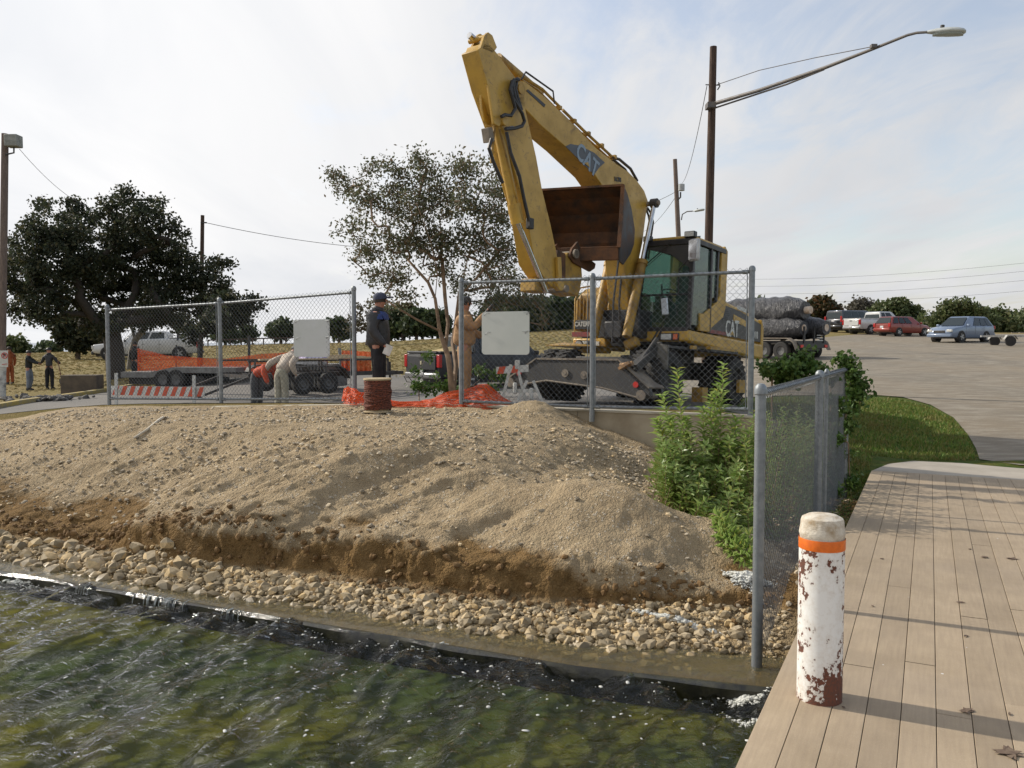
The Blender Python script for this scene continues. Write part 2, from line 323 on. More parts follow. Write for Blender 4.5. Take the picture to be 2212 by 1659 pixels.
# ---------------------------------------------------------------- gravel mound between the sill and the wall
def sst(x, a, b): t_ = np.clip((x-a)/(b-a), 0, 1); return t_*t_*(3-2*t_)
def ve(u): return np.interp(u, [-30, -6.05, -3.94, -2.47, -1.15, 0, 1], [-1.75, -.537, -.44, -.365, -.30, -.09, -.02])
def mound_z(U, V, coarse=False):
    t = V-ve(U)
    wob = fbm(U, V*.3, 1.1, 3, 3)*.16+fbm(U, V, 3.2, 3, 5)*.05
    toe = .60+.16*sst(U, -5.5, -3.2)+.50*sst(U, -2.2, -.4)+wob; lipt = toe+.15+.10*fbm(U, V*.4, 1.9, 3, 8)
    bed = -.56+.27*np.clip(t/toe, 0, 1.25)
    liph = -.045+.24*fbm(U, V*0, .9, 4, 11)+.06*sst(U, -4.5, -2)-.05*sst(-U, 5, 7)
    w_ = U+1.6*(V-3.2); plate = np.interp(U, [-17, -13.5, -6], [.25, .42, .71])-.25*sst(-w_, 10.2, 13)-.45*sst(-w_, 13, 17)
    s = np.clip((t-lipt)/(2.55-lipt+.35*fbm(U, V*0, .7, 3, 2)), 0, 1)
    slope = liph+(plate-liph)*(.85*s+.15*s*s*(3-2*s))
    # rills that run down the face
    rr = fbm(U*3.6-V*2.6, V*.22+U*.1, 1.0, 4, 21); face = np.sin(np.pi*np.clip((t-.5)/2.3, 0, 1))
    zone = .35+.9*np.exp(-((U+4.2)/2.6)**2); slope = slope-face*zone*(.11*np.clip(rr, -.8, .25)+.08*np.abs(fbm(U*1.6-V*1.2, V*.2, 1.0, 3, 33)))
    slope += (.06*fbm(U, V, 1.2, 4, 41)+.045*fbm(U-V*.6, V*.6, 4.2, 5, 43))*(.4+.6*face)
    end = .80-.75*sst(U, -4.6, -1.2)-.28*sst(U, -2.0, -.2)+.10*fbm(U, V, 1.5, 3, 51)
    e = end-slope; k = .18; hmx = np.clip(.5+.5*e/k, 0, 1); top = end*(1-hmx)+slope*hmx-k*hmx*(1-hmx)
    top = np.maximum(top, -.42)
    g = lambda a, b, ru, rv: np.exp(-((U-a)/ru)**2-((V-b)/rv)**2)
    top = top+.34*g(-1.5, 1.72, .72, .55)+.14*g(-.6, 1.9, .5, .5)+.17*g(-3.95, 5.0, .42, .45)+.16*g(-2.9, 3.6, .7, .9)-.10*g(-2.6, 3.0, .35, .7)-.05*g(-9.0, 2.9, .8, .5)
    cut = sst(t, toe-.02, lipt)
    z = bed*(1-cut)+np.maximum(top, bed)*cut
    z += .018*fbm(U, V, 11, 4, 61)+.009*fbm(U, V, 30, 2, 63)
    z -= (.06*np.clip(fbm(U, V, 6, 3, 71), 0, 1)+.05*np.abs(fbm(U, V*.7, 9, 3, 73)))*np.exp(-((t-lipt+.04)/.16)**2)
    return np.where(t < 0, -1.3, z)
def mound_mat():
    m, t, b = newmat('limestone_gravel'); v = pos(t); s = nd(t, 'ShaderNodeSeparateXYZ'); t.links.new(v, s.inputs[0])
    n1 = nz(t, 1.6, 8, .65, v); n2 = nz(t, 9, 8, .7, v); n3 = nz(t, 55, 5, .75, v)
    vo = nd(t, 'ShaderNodeTexVoronoi', _Scale=34.0); t.links.new(v, vo.inputs['Vector']); vo2 = nd(t, 'ShaderNodeTexVoronoi', _Scale=80.0); t.links.new(v, vo2.inputs['Vector'])
    dry = mixc(t, rng_(t, n1, .35, .65), (.385, .295, .182), (.285, .215, .13)); dry = mixc(t, rng_(t, n2, .45, .7, 0, .6), dry, (.48, .38, .235))
    dry = mixc(t, rng_(t, n3, .5, .75, 0, .5), dry, (.20, .145, .085))
    peb = mth(t, 'LESS_THAN', vo.outputs['Distance'], .30); pk = mth(t, 'MULTIPLY', peb, mth(t, 'GREATER_THAN', nz(t, 7, 4, .6, v), .53))
    dry = mixc(t, mth(t, 'MULTIPLY', pk, .6), dry, (.56, .50, .40))
    wet = mixc(t, rng_(t, n2, .35, .65), (.22, .135, .055), (.13, .078, .03)); wet = mixc(t, rng_(t, n3, .5, .7, 0, .6), wet, (.27, .18, .08))
    hh = mth(t, 'ADD', s.outputs[2], mth(t, 'MULTIPLY', mth(t, 'SUBTRACT', n1, .5), .55)); hh = mth(t, 'ADD', hh, mth(t, 'MULTIPLY', mth(t, 'SUBTRACT', nz(t, .9, 3, .6, v), .5), .5)); hh = mth(t, 'ADD', hh, mth(t, 'MULTIPLY', mth(t, 'SUBTRACT', n2, .5), .10))
    uu_ = mth(t, 'SUBTRACT', mth(t, 'MULTIPLY', s.outputs[0], .894), mth(t, 'MULTIPLY', s.outputs[1], .448)); hh = mth(t, 'ADD', hh, rng_(t, uu_, -3.0, -1.6, 0, .17)); c = mixc(t, rng_(t, hh, -.045, .05), wet, dry); c = mixc(t, rng_(t, s.outputs[2], -.27, -.33), c, (.30, .225, .13))
    c = mixc(t, rng_(t, s.outputs[2], -.38, -.48), c, (.17, .115, .045))
    t.links.new(c, b.inputs['Base Color']); b.inputs['Roughness'].default_value = .95; b.inputs['Specular IOR Level'].default_value = .15
    hb = mth(t, 'ADD', mth(t, 'MULTIPLY', n3, .6), mth(t, 'ADD', mth(t, 'MULTIPLY', mth(t, 'SUBTRACT', .5, vo.outputs['Distance']), .7), mth(t, 'MULTIPLY', mth(t, 'SUBTRACT', .5, vo2.outputs['Distance']), .5)))
    bump(t, b, hb, .9, .022); return m
MU = lin((-24, -11, .12), (-11, .12, .024)); MV = lin((-1.9, -.6, .05), (-.6, 3.4, .024), (3.4, 5.5, .045))
mound = gridmesh('gravel_embankment', MU, MV, lambda U, V, X, Y: mound_z(U, V), mound_mat(), smooth=True, keep=lambda U, V: V > ve(U)-.03)
_me = mound.data; _co = np.empty(len(_me.vertices)*3, np.float32); _me.vertices.foreach_get('co', _co); _co = _co.reshape(-1, 3).astype(float); _u, _v = touv(_co[:, 0], _co[:, 1]); _tt = _v-ve(_u)
_k = np.exp(-((_tt-.9)/.42)**2)*sst(_tt, .35, .6); _dv = _k*(.075*fbm(_u, _co[:, 2]*2.0+_v, 5.5, 4, 81)+.03*fbm(_u, _v, 16, 3, 83)); _du = _k*.04*fbm(_u, _v, 7, 3, 85)
_co[:, 0] += EV[0]*_dv+EU[0]*_du; _co[:, 1] += EV[1]*_dv+EU[1]*_du; _me.vertices.foreach_set('co', _co.astype(np.float32).ravel()); _me.update()
def mz(u, v): return float(mound_z(np.array([float(u)]), np.array([float(v)]))[0])
# ---------------------------------------------------------------- stones
_t = (1+5**.5)/2
ICO = np.array([(-1, _t, 0), (1, _t, 0), (-1, -_t, 0), (1, -_t, 0), (0, -1, _t), (0, 1, _t), (0, -1, -_t), (0, 1, -_t), (_t, 0, -1), (_t, 0, 1), (-_t, 0, -1), (-_t, 0, 1)])/np.hypot(1, _t)
ICF = np.array([(0, 11, 5), (0, 5, 1), (0, 1, 7), (0, 7, 10), (0, 10, 11), (1, 5, 9), (5, 11, 4), (11, 10, 2), (10, 7, 6), (7, 1, 8), (3, 9, 4), (3, 4, 2), (3, 2, 6), (3, 6, 8), (3, 8, 9), (4, 9, 5), (2, 4, 11), (6, 2, 10), (8, 6, 7), (9, 8, 1)])
def rotz(n):
    a = RNG.uniform(0, 6.28, n); b = RNG.uniform(-.5, .5, n); ca, sa, cb, sb = np.cos(a), np.sin(a), np.cos(b), np.sin(b); z = np.zeros(n); o = np.ones(n)
    A = np.stack([ca, -sa, z, sa, ca, z, z, z, o], -1).reshape(n, 3, 3); B = np.stack([cb, z, sb, z, o, z, -sb, z, cb], -1).reshape(n, 3, 3); return B @ A
def stones(name, C, S, mat, parent=None, flat=.6):
    n = len(C); V = ICO[None]*(1+RNG.uniform(-.28, .28, (n, 12, 1))); V = V*np.stack([S*RNG.uniform(.8, 1.25, n), S*RNG.uniform(.6, 1, n), S*RNG.uniform(flat-.15, flat+.2, n)], -1)[:, None]
    V = np.einsum('nij,nkj->nki', rotz(n), V)+C[:, None]
    Fc = (ICF[None]+(np.arange(n)*12)[:, None, None]).reshape(-1, 3); o = npmesh(name, V.reshape(-1, 3), Fc, mat, parent); return o
def stone_mat(nm, c1, c2, wet):
    m, t, b = newmat(nm); v = pos(t); g = nd(t, 'ShaderNodeNewGeometry'); oi = nd(t, 'ShaderNodeObjectInfo')
    r = mth(t, 'FRACT', mth(t, 'ADD', g.outputs['Random Per Island'], oi.outputs['Random']))
    cr_ = nd(t, 'ShaderNodeValToRGB'); t.links.new(r, cr_.inputs[0]); e = cr_.color_ramp.elements; e[0].color = c1+(1,); e[1].color = c2+(1,)
    k = e.new(.12); k.color = tuple(q*.5 for q in c1)+(1,)
    k = e.new(.5); k.color = tuple(.5*(a+b_)*1.05 for a, b_ in zip(c1, c2))+(1,); k = e.new(.8); k.color = (c2[0]*1.02, c2[1]*.88, c2[2]*.62, 1)
    c = mixc(t, rng_(t, nz(t, 28, 6, .7, v), .45, .7, 0, .6), cr_.outputs[0], tuple(q*.45 for q in c1))
    s = nd(t, 'ShaderNodeSeparateXYZ'); t.links.new(v, s.inputs[0]); wz = rng_(t, s.outputs[2], -.37, -.44)
    c = mixc(t, mth(t, 'MULTIPLY', wz, .55), c, (.13, .095, .04)); t.links.new(c, b.inputs['Base Color'])
    t.links.new(rng_(t, wz, 0, 1, .85, .25), b.inputs['Roughness']); bump(t, b, nz(t, 60, 5, .7, v), .5, .006); return m
st_m = stone_mat('shore_stone', (.30, .23, .13), (.56, .46, .31), True); pb_m = stone_mat('pebble', (.37, .30, .20), (.62, .54, .42), False)
def proj_ok(x, y): return np.abs(x/np.maximum(y, .1)) < .72
def scatter(n, urange, tfun, smin, smax, pw=2.5):
    u = RNG.uniform(*urange, n); v = ve(u)+tfun(n, u); s = smin+(smax-smin)*RNG.uniform(0, 1, n)**pw
    X = OU[0]+u*EU[0]+v*EV[0]; Y = OU[1]+u*EU[1]+v*EV[1]; ok = proj_ok(X, Y); return u[ok], v[ok], X[ok], Y[ok], s[ok]
# loose pebbles all over the face, thicker in patches and along the lip
u, v, X, Y, s = scatter(78000, (-17, .0), lambda n, u: RNG.uniform(.45, 5.6, n), .004, .031, 4.6)
d_ = fbm(u-v*.5, v*.6, 1.3, 3, 90)*1.5+fbm(u, v, 5, 2, 91)*.5-.25; tt_ = v-ve(u); ok = (d_ > RNG.uniform(-.9, .8, len(u))) & ((tt_ > 1.0) | (RNG.uniform(0, 1, len(u)) < .22)); u, v, X, Y, s = [q[ok] for q in (u, v, X, Y, s)]
Z = mound_z(u, v)+s*.25
tagp(stones('loose_pebbles', np.stack([X, Y, Z], -1), s, pb_m), 'pale loose pebbles and crushed limestone strewn over the dirt bank', 'gravel', kind='stuff')
cl_m = M('dirt_clod', (.20, .115, .042), (.13, .075, .028), 20, .95, obj=False, bmp=.5, bscale=60)
_nc = 1800; u = RNG.uniform(-9.5, -.2, _nc); v = ve(u)+RNG.normal(.76, .10, _nc)+.42*sst(u, -2.2, -.4); v = np.maximum(v, ve(u)+.45); s = .008+.032*RNG.uniform(0, 1, _nc)**3
tagp(stones('dirt_clods', np.stack([OU[0]+u*EU[0]+v*EV[0], OU[1]+u*EU[1]+v*EV[1], mound_z(u, v)+s*.1], -1), s, cl_m, flat=.8), 'brown damp dirt clods fallen along the undercut foot of the bank', 'clods', kind='stuff')
# beach shingle
def beach(n, a, b, c0, c1, ur=(-9.5, -.05)):
    u = RNG.uniform(*ur, n); wdt = (1+.15*fbm(u, u*0, .8, 2, 14))*(.60+.16*sst(u, -5.5, -3.2)+.50*sst(u, -2.2, -.4))/.68; lo_ = .02+.22*sst(u, -6, -4)+.12*sst(u, -2, -.5); t = (lo_+(1-lo_)*RNG.uniform(a, b, n)/b)*b*wdt; s = c0+(c1-c0)*RNG.uniform(0, 1, n)**1.8; v = ve(u)+t
    X = OU[0]+u*EU[0]+v*EV[0]; Y = OU[1]+u*EU[1]+v*EV[1]; return u, v, X, Y, s
u, v, X, Y, s = beach(14000, .05, .66, .007, .026); Z = mound_z(u, v)+s*.3
tagp(stones('beach_shingle', np.stack([X, Y, Z], -1), s, st_m), 'tan shingle along the waterline at the foot of the bank', 'shingle', kind='stuff')
u, v, X, Y, s = beach(1500, .06, .66, .024, .048, (-9.5, -.3)); Z = mound_z(u, v)+s*.45
tagp(stones('beach_cobbles', np.stack([X, Y, Z], -1), s, st_m, flat=.62), 'small tan cobbles packed along the waterline', 'cobbles', kind='stuff')
_vars = []
for k in range(14):
    V = ICO*(1+RNG.uniform(-.3, .28, (12, 1)))*np.array([1.15, .85, .66]); me = bpy.data.meshes.new('stone'); me.from_pydata([tuple(q) for q in V], [], [tuple(int(i) for i in f) for f in ICF]); me.materials.append(st_m)
    bm = bmesh.new(); bm.from_mesh(me); bmesh.ops.subdivide_edges(bm, edges=bm.edges, cuts=1, smooth=.22)
    for q in bm.verts: q.co *= 1+.06*mnoise.noise(q.co*2.3+Vector((k, 0, 0)))
    bm.to_mesh(me); bm.free(); me.shade_smooth(); me.set_sharp_from_angle(angle=math.radians(24)); _vars.append(me)
placed = []; n_st = 0; tries = 0
while n_st < 290 and tries < 9000:
    tries += 1
    left = random.random() < .62
    u = random.uniform(-8.8, -4.2) if left else random.uniform(-4.4, -.5); r = random.uniform(.035, .08)*(1.1 if left else .8)
    t = random.uniform(.08, .62 if left else .60); t = max(t, .06 if u < -5 else .24+.06*random.random()); v = ve(u)+t
    if any((u-a)**2+(v-b)**2 < ((r+c)*.82)**2 for a, b, c in placed): continue
    placed.append((u, v, r)); q = UV(u, v, mz(u, v)+r*.28); o = bpy.data.objects.new('stone', random.choice(_vars)); COL.objects.link(o); o.parent = mound
    o.location = q; o.rotation_euler = (random.uniform(-.5, .5), random.uniform(-.5, .5), random.uniform(0, 6.3)); o.scale = (r, r, r); n_st += 1
# ---------------------------------------------------------------- water
def wave(X, Y):
    z = np.zeros_like(X); wind = math.atan2(-.35, .93)
    r = random.Random(5)
    for k in range(34):
        lam = .085*1.095**k; a = .0050*(lam/.5)**.50; th = wind+r.gauss(0, .42); kx, ky = math.cos(th)*6.283/lam, math.sin(th)*6.283/lam
        ph = kx*X+ky*Y+r.uniform(0, 6.28)+1.2*fbm(X, Y, 1.1, 2, k); sn = .5+.5*np.sin(ph); z += a*1.9*(sn**1.7-.4)
    return z*(.6+.8*(.5+.5*fbm(X, Y, .8, 2, 7)))*1.3
def water_mat():
    m, t, b = newmat('lake_water'); v = pos(t)
    n = nz(t, .75, 5, .6, v, sc=(1, 1.4, 1)); n2 = nz(t, 3, 5, .6, v)
    c = mixc(t, rng_(t, n, .44, .66), (.040, .052, .014), (.125, .108, .008)); c = mixc(t, rng_(t, n2, .42, .7, 0, .5), c, (.022, .034, .011))
    df = nd(t, 'ShaderNodeBsdfTransparent'); df.inputs[0].default_value = (.93, .95, .90, 1)
    gl = nd(t, 'ShaderNodeBsdfGlossy'); gl.inputs['Roughness'].default_value = .05; fr_ = nd(t, 'ShaderNodeFresnel'); fr_.inputs[0].default_value = 1.45; mxw = nd(t, 'ShaderNodeMixShader'); t.links.new(fr_.outputs[0], mxw.inputs[0]); t.links.new(df.outputs[0], mxw.inputs[1]); t.links.new(gl.outputs[0], mxw.inputs[2]); t.links.new(mxw.outputs[0], t.nodes['Material Output'].inputs[0])
    bn = nd(t, 'ShaderNodeBump', _Strength=.9, _Distance=.07); t.links.new(nz(t, 4.6, 6, .56, v, sc=(.75, 1.6, 1), dist=.9), bn.inputs['Height']); [t.links.new(bn.outputs[0], q_.inputs['Normal']) for q_ in (gl, fr_)]; return m
WU = lin((-60, -12, 2), (-12, -7.8, .1), (-7.8, .9, .022), (.9, 4, .2), (4, 60, 3)); WV = lin((-60, -4.5, 2), (-4.5, -2.9, .1), (-2.9, .02, .022), (.02, 5.4, .4))
def wfun(U, V, X, Y):
    inn = sst(U, -14, -11)*sst(-U, -4, -1.5)*sst(V, -6, -4.2); z = -.45+wave(X, Y)*inn
    return np.where(V > ve(U)-.01, -.9, z)
gridmesh('lake_water', WU, WV, wfun, water_mat(), keep=lambda U, V: V < ve(U)+.3)
def body_mat():
    m, t, b = newmat('murky_water_body'); v = pos(t); n = nz(t, .42, 3, .5, v, sc=(1, 1.3, 1)); n2 = nz(t, 1.3, 3, .5, v)
    c = mixc(t, rng_(t, n, .42, .64), (.066, .086, .024), (.20, .17, .014)); c = mixc(t, rng_(t, n2, .40, .75, 0, .4), c, (.040, .060, .02)); t.links.new(c, b.inputs['Base Color']); b.inputs['Roughness'].default_value = 1; b.inputs['Specular IOR Level'].default_value = 0; return m
gridmesh('lake_bed', lin((-60, -12, 6), (-12, 4, .25), (4, 60, 6)), lin((-60, -4, 6), (-4, .2, .2), (.2, 5.4, 1)), lambda U, V, X, Y: -.585+.02*fbm(X, Y, .7, 3, 9)-.3*(V > 0), body_mat())
# far lake beyond the hill
MB().add([(-1500, 150, -.5), (1500, 150, -.5), (6000, 6500, -.5), (-6000, 6500, -.5)], [(0, 1, 2, 3)]).build('distant_lake', M('distant_water', (.16, .20, .25), (.13, .17, .22), .01, .25, obj=False))['kind'] = 'structure'
# thin clear sheet over the shelf behind the sill
def shallow_mat():
    m, t, b = newmat('shallow_water'); v = pos(t); b.inputs['Base Color'].default_value = (.72, .66, .40, 1); b.inputs['Roughness'].default_value = .03; b.inputs['IOR'].default_value = 1.33
    b.inputs['Transmission Weight'].default_value = .93; bump(t, b, nz(t, 14, 6, .6, v), .5, .02); return m
SU = lin((-9.5, .16, .03)); SV = lin((-.75, .75, .03))
gridmesh('shallow_water', SU, SV, lambda U, V, X, Y: -.425+.008*fbm(X, Y, 4, 3, 77)+.006*fbm(X, Y, 11, 2, 78)-.03*sst(ve(U)+.12-V, 0, .1), shallow_mat(), keep=lambda U, V: V > ve(U)-.02)
# dark rim of the sill that the ripples spill over
sill_m = M('wet_black_liner', (.016, .016, .014), (.045, .042, .025), 9, .12, bmp=.6, bscale=30, obj=False)
q = MB(); ks = np.arange(-9.2, .17, .12)
q.loft([[UV(k, ve(k)-.05+.006*math.sin(k*3), -.52), UV(k, ve(k)-.045+.01*math.sin(k*4.1), -.425+.006*math.sin(k*7)), UV(k, ve(k)-.02, -.408+.007*math.sin(k*5+1)), UV(k, ve(k)+.022, -.418), UV(k, ve(k)+.025, -1.3), UV(k, ve(k)-.06, -1.3)] for k in ks])
tagp(q.build('submerged_sill', sill_m), 'glistening black sill that the ripples spill over at the gravel shore', 'sill')
foam_m = M('foam', (.62, .62, .58), (.45, .45, .40), 20, .5, obj=False, bmp=.5, bscale=60)
# foam flecks and bubbles on the waves
n = 1300; u = RNG.uniform(-8, .1, n); v = ve(u)-.04-np.abs(RNG.exponential(.55, n)); keep = (v > -2.9) & (fbm(u, v, 1.6, 3, 5) > RNG.uniform(-.6, 1.0, n)-.25*np.exp(-((u+2.5)/1.8)**2)); u, v = u[keep], v[keep]
X = OU[0]+u*EU[0]+v*EV[0]; Y = OU[1]+u*EU[1]+v*EV[1]; s = .003+.011*RNG.uniform(0, 1, len(u))**3; Z = -.45+wave(X, Y)+s*.15
V_ = ICO[None]*np.stack([s*RNG.uniform(.8, 2.4, len(s)), s, s*.35], -1)[:, None]; V_ = np.einsum('nij,nkj->nki', rotz(len(s))*1.0, V_); V_[..., 2] *= .6; V_ += np.stack([X, Y, Z], -1)[:, None]
tagp(npmesh('foam_flecks', V_.reshape(-1, 3), (ICF[None]+(np.arange(len(s))*12)[:, None, None]).reshape(-1, 3), foam_m, smooth=True), 'white foam flecks and bubbles drifting on the green water', 'foam', kind='stuff')
def foam_patch(px, py, d, ru, rv, n, label, zb=None, hs=.012):
    c = P(px, py, d); uu, vv = touv(c.x, c.y); C = []; S = []
    for i in range(n*3):
        a = random.uniform(0, 6.28); r = random.random()**.6*(.7+.5*math.sin(a*3+ru*40)); u = uu+math.cos(a)*r*ru+.05*math.sin(i); v = vv+math.sin(a)*r*rv+.3*(math.cos(a)*r)**2*rv
        p = UV(u, v); z = (float((-.45+wave(np.array([p.x]), np.array([p.y])))[0])) if zb is None else max(mz(u, v), -.43)+zb*(1-r)
        C.append((p.x, p.y, z+random.uniform(0, hs))); S.append(random.uniform(.003, .014)*(1.2-r*.6))
    S = [q_*(2.2 if zb is not None else 1) for q_ in S]; o = stones('foam_patch', np.array(C), np.array(S), foam_m, flat=.4); o.data.shade_smooth(); tagp(o, label, 'foam', kind='stuff')
foam_patch(915, 1402, 5.7, .17, .05, 70, 'curl of white foam where a ripple breaks on the middle of the black sill')
foam_patch(985, 1420, 5.6, .25, .03, 60, 'thin streak of foam just right of the breaking curl')
foam_patch(1610, 1512, 4.85, .16, .07, 130, 'thick foam patch beside the fence post at the dock corner')
foam_patch(1620, 1585, 4.5, .12, .06, 45, 'loose foam patch on the dark water close to the dock edge')
foam_patch(1612, 1318, 6.3, .16, .10, 420, 'white foam heap washed up against the gravel by the fence post', zb=.05, hs=.03)
foam_patch(1450, 1358, 5.9, .40, .03, 200, 'thin foam line along the pebbles at the right end of the beach', zb=.015)
foam_patch(30, 1262, 7.3, .4, .12, 160, 'foam and spray at the left end of the black sill')
# spill of water over the sill
spm = M('spilling_water', (.42, .44, .42), (.16, .17, .15), 60, .06, obj=False, spec=.8)
for (px, py), nn in (((352, 1308), 16), ((310, 1296), 7), ((168, 1272), 7), ((495, 1330), 6)):
    c = P(px, py, 2.06*1800/(py-740)); uu = touv(c.x, c.y)[0]; q = MB()
    for i in range(nn):
        u = uu+random.gauss(0, .07); v0 = ve(u); q.tube([UV(u, v0+.01, -.404), UV(u, v0-.04, -.408), UV(u+.01, v0-.062, -.43), UV(u+.015, v0-.075, -.47)], [.002, .004, .0035, .002], 5)
    tagp(q.build('water_spill', spm), {16: 'widest curtain of water spilling over the black sill', 7: None, 6: 'small trickle over the sill, farthest right of the spills'}[nn] or ('trickle over the sill just left of the wide curtain' if px > 200 else 'trickle over the sill near its left end'), 'spill', group='water spilling over the sill', kind='stuff')
# ---------------------------------------------------------------- retaining wall
conc = M('weathered_concrete', (.36, .31, .225), (.25, .205, .14), 1.6, .9, bmp=.5, bscale=40, obj=False)
cap_m = M('wall_top_concrete', (.46, .42, .34), (.34, .30, .22), 3, .9, bmp=.4, bscale=50, obj=False)
q = MB(); q.mi = 0
def wt(u): return float(np.interp(u, [-19, -16, -13.5, -6], [-.3, .0, .39, .735]))
for a, b in ((-19, -16), (-16, -13.3), (-13.3, -10), (-10, -6), (-6, -3.5), (-3.5, -1.02)):
    q.mi = 0; q.loft([[UV(k, 5.46, -1.3), UV(k, 5.46, wt(k)-.03), UV(k, 5.61, wt(k)-.03), UV(k, 5.61, -1.3)] for k in (a+.004, b-.004)])
w_ = q.build('retaining_wall', conc); tagp(w_, 'tan stained concrete retaining wall under the chain link fence', 'wall')
q = MB(); q.loft([[UV(k, 5.445, wt(k)-.028), UV(k, 5.445, wt(k)), UV(k, 5.63, wt(k)+.004), UV(k, 5.63, wt(k)-.028)] for k in (-19, -16, -13.3, -10, -6, -1.0)]); q.build('coping', cap_m, w_, bevel=.006)
q = MB(); q.loft([[UV(-1.02, 5.46, -1.3), UV(-1.02, 5.46, .70), UV(-.90, 5.46, .70), UV(-.90, 5.46, -1.3)], [UV(-1.02, 6.3, -1.3), UV(-1.02, 6.3, .6), UV(-.90, 6.3, .6), UV(-.90, 6.3, -1.3)]]); q.build('return_wall', conc, w_)
# ---------------------------------------------------------------- dock
def plank_mat():
    m, t, b = newmat('composite_deck'); v = pos(t); oi = nd(t, 'ShaderNodeObjectInfo')
    mp_ = nd(t, 'ShaderNodeMapping'); mp_.inputs['Rotation'].default_value = (0, 0, math.radians(26.6)); t.links.new(v, mp_.inputs[0]); vv = mp_.outputs[0]
    n = nz(t, 2.0, 8, .65, vv, sc=(1, 1, 1)); g = nz(t, 60, 6, .6, vv, sc=(1, .06, 1)); r = nz(t, 130, 4, .75, v)
    c = mixc(t, rng_(t, n, .36, .66), (.415, .325, .222), (.325, .252, .168)); c = mixc(t, rng_(t, g, .4, .7, 0, .4), c, (.25, .19, .135)); c = mixc(t, rng_(t, r, .55, .75, 0, .5), c, (.52, .45, .35))
    c = mixc(t, rng_(t, nz(t, .8, 6, .6, v), .5, .72, 0, .45), c, (.27, .22, .17))
    vs_ = nd(t, 'ShaderNodeTexVoronoi', _Scale=4.2); t.links.new(v, vs_.inputs['Vector']); c = mixc(t, mth(t, 'LESS_THAN', vs_.outputs['Distance'], .028), c, (.62, .60, .56)); vs2 = nd(t, 'ShaderNodeTexVoronoi', _Scale=2.3); t.links.new(v, vs2.inputs['Vector']); c = mixc(t, mth(t, 'LESS_THAN', vs2.outputs['Distance'], .018), c, (.10, .07, .05))
    h = nd(t, 'ShaderNodeHueSaturation'); t.links.new(rng_(t, oi.outputs['Random'], 0, 1, .90, 1.08), h.inputs['Value']); t.links.new(c, h.inputs['Color'])
    t.links.new(h.outputs[0], b.inputs['Base Color']); b.inputs['Roughness'].default_value = .8; b.inputs['Specular IOR Level'].default_value = .25; bump(t, b, r, .35, .004); return m
dm = plank_mat(); dark = M('dark_timber', (.06, .045, .03), (.03, .024, .018), 6, .9)
q = MB(); q.loft([[UV(u, v, z) for u, z in ((.215, -.055), (4.0, -.055), (4.0, -.25), (.215, -.25))] for v in (-9, 6.5)]); dock = q.build('dock', dark); dock['kind'] = 'structure'
pw_ = .1405; random.seed(11); last = []
for i in range(27):
    u0 = .17+i*pw_; u1 = u0+pw_-.0030; js = [-9.0]; v = -9+random.uniform(1.5, 4)
    while v < 6: js.append(v); v += random.choice((3.66, 3.66, 4.88))*random.uniform(.9, 1)
    if i == 0: js = [-9, -5, -1.95, 2.08]
    if i == 1: js = [-9, -3.2]
    if i == 2: js = [-9, -4.3, -.62, 3.9]
    if i == 5: js = [-9, -3, -1.05]
    js.append(6.5-.0)
    for a, b in zip(js[:-1], js[1:]):
        z = random.uniform(-.0018, .0018); q = MB(); c = .0018
        q.loft([[UV(u0, v, -.052), UV(u0, v, z-c), UV(u0+c, v, z), UV(u1-c, v, z), UV(u1, v, z-c), UV(u1, v, -.052)] for v in (a+.003, b-.003)])
        q.build('plank', dm, dock)
q = MB(); q.loft([[UV(u, v, z) for u, z in ((.18, -.056), (.212, -.056), (.212, -.33), (.18, -.33))] for v in (-9, 6.5)]); q.build('rim_joist', dark, dock)
slabm = M('dock_apron_concrete', (.40, .355, .29), (.30, .265, .215), 1.4, .9, bmp=.4, bscale=60, obj=False)
pts = [(.17, 6.51), (.33, 7.25), (.62, 7.72), (4.2, 8.15), (5.4, 6.51)]
q = MB(); q.prism([UV(a, b, -.3) for a, b in pts], (0, 0, .298)); tagp(q.build('concrete_apron', slabm, bevel=.012), kind='structure')
# dead leaves and litter on the deck
leafm = M('dead_leaf', (.11, .07, .045), (.17, .12, .08), 40, .8)
for (px, py), lb, s in (((2187, 1213), 'largest curled dark leaf on the deck, beside the right edge', .045), ((2126, 1209), 'long thin dark leaf scrap left of the largest curled leaf', .035), ((2095, 1192), 'small dark leaf crumb uppermost on the deck', .018), ((2075, 1310), 'faded twig scrap on the middle planks', .03), ((2086, 1385), 'small flat leaf below the faded twig', .022), ((2088, 1553), 'grey crumpled leaf lying in the bollard shadow', .038), ((2180, 1560), 'tiny leaf right of the grey crumpled leaf', .016), ((2178, 1648), 'bunched brown leaves at the bottom right corner', .06), ((1822, 1545), 'dark crumb beside the foot of the bollard', .015), ((1885, 1318), 'reddish leaf flake on the planks behind the bollard', .016), ((1905, 1213), 'small twig lying near the dock edge', .018)):
    c = P(px, py, 1.65*1800/(py-740)); q = MB(); r = random.Random(px)
    for k in range(4 if s > .03 else 2):
        a = r.uniform(0, 6.28); rot = Matrix.Rotation(a, 3, 'Z') @ Matrix.Rotation(r.uniform(-.5, .5), 3, 'X'); vs = []
        for x, y, z in ((-1, 0, .1), (-.4, .4, .25), (.4, .35, .3), (1, 0, .6), (.4, -.35, .2), (-.4, -.4, .3), (0, 0, .02)): vs.append(c+Vector((0, 0, .006))+rot @ (Vector((x, y*.8, z*.5))*s))
        vs = [Vector((w.x, w.y, max(w.z, .003+r.uniform(0, .006)))) for w in vs]
        q.add(vs, [(0, 1, 6), (1, 2, 6), (2, 3, 6), (3, 4, 6), (4, 5, 6), (5, 0, 6)])
    tagp(q.build('dead_leaf', leafm, smooth=10), lb, 'leaf', group='dead leaves on the deck')
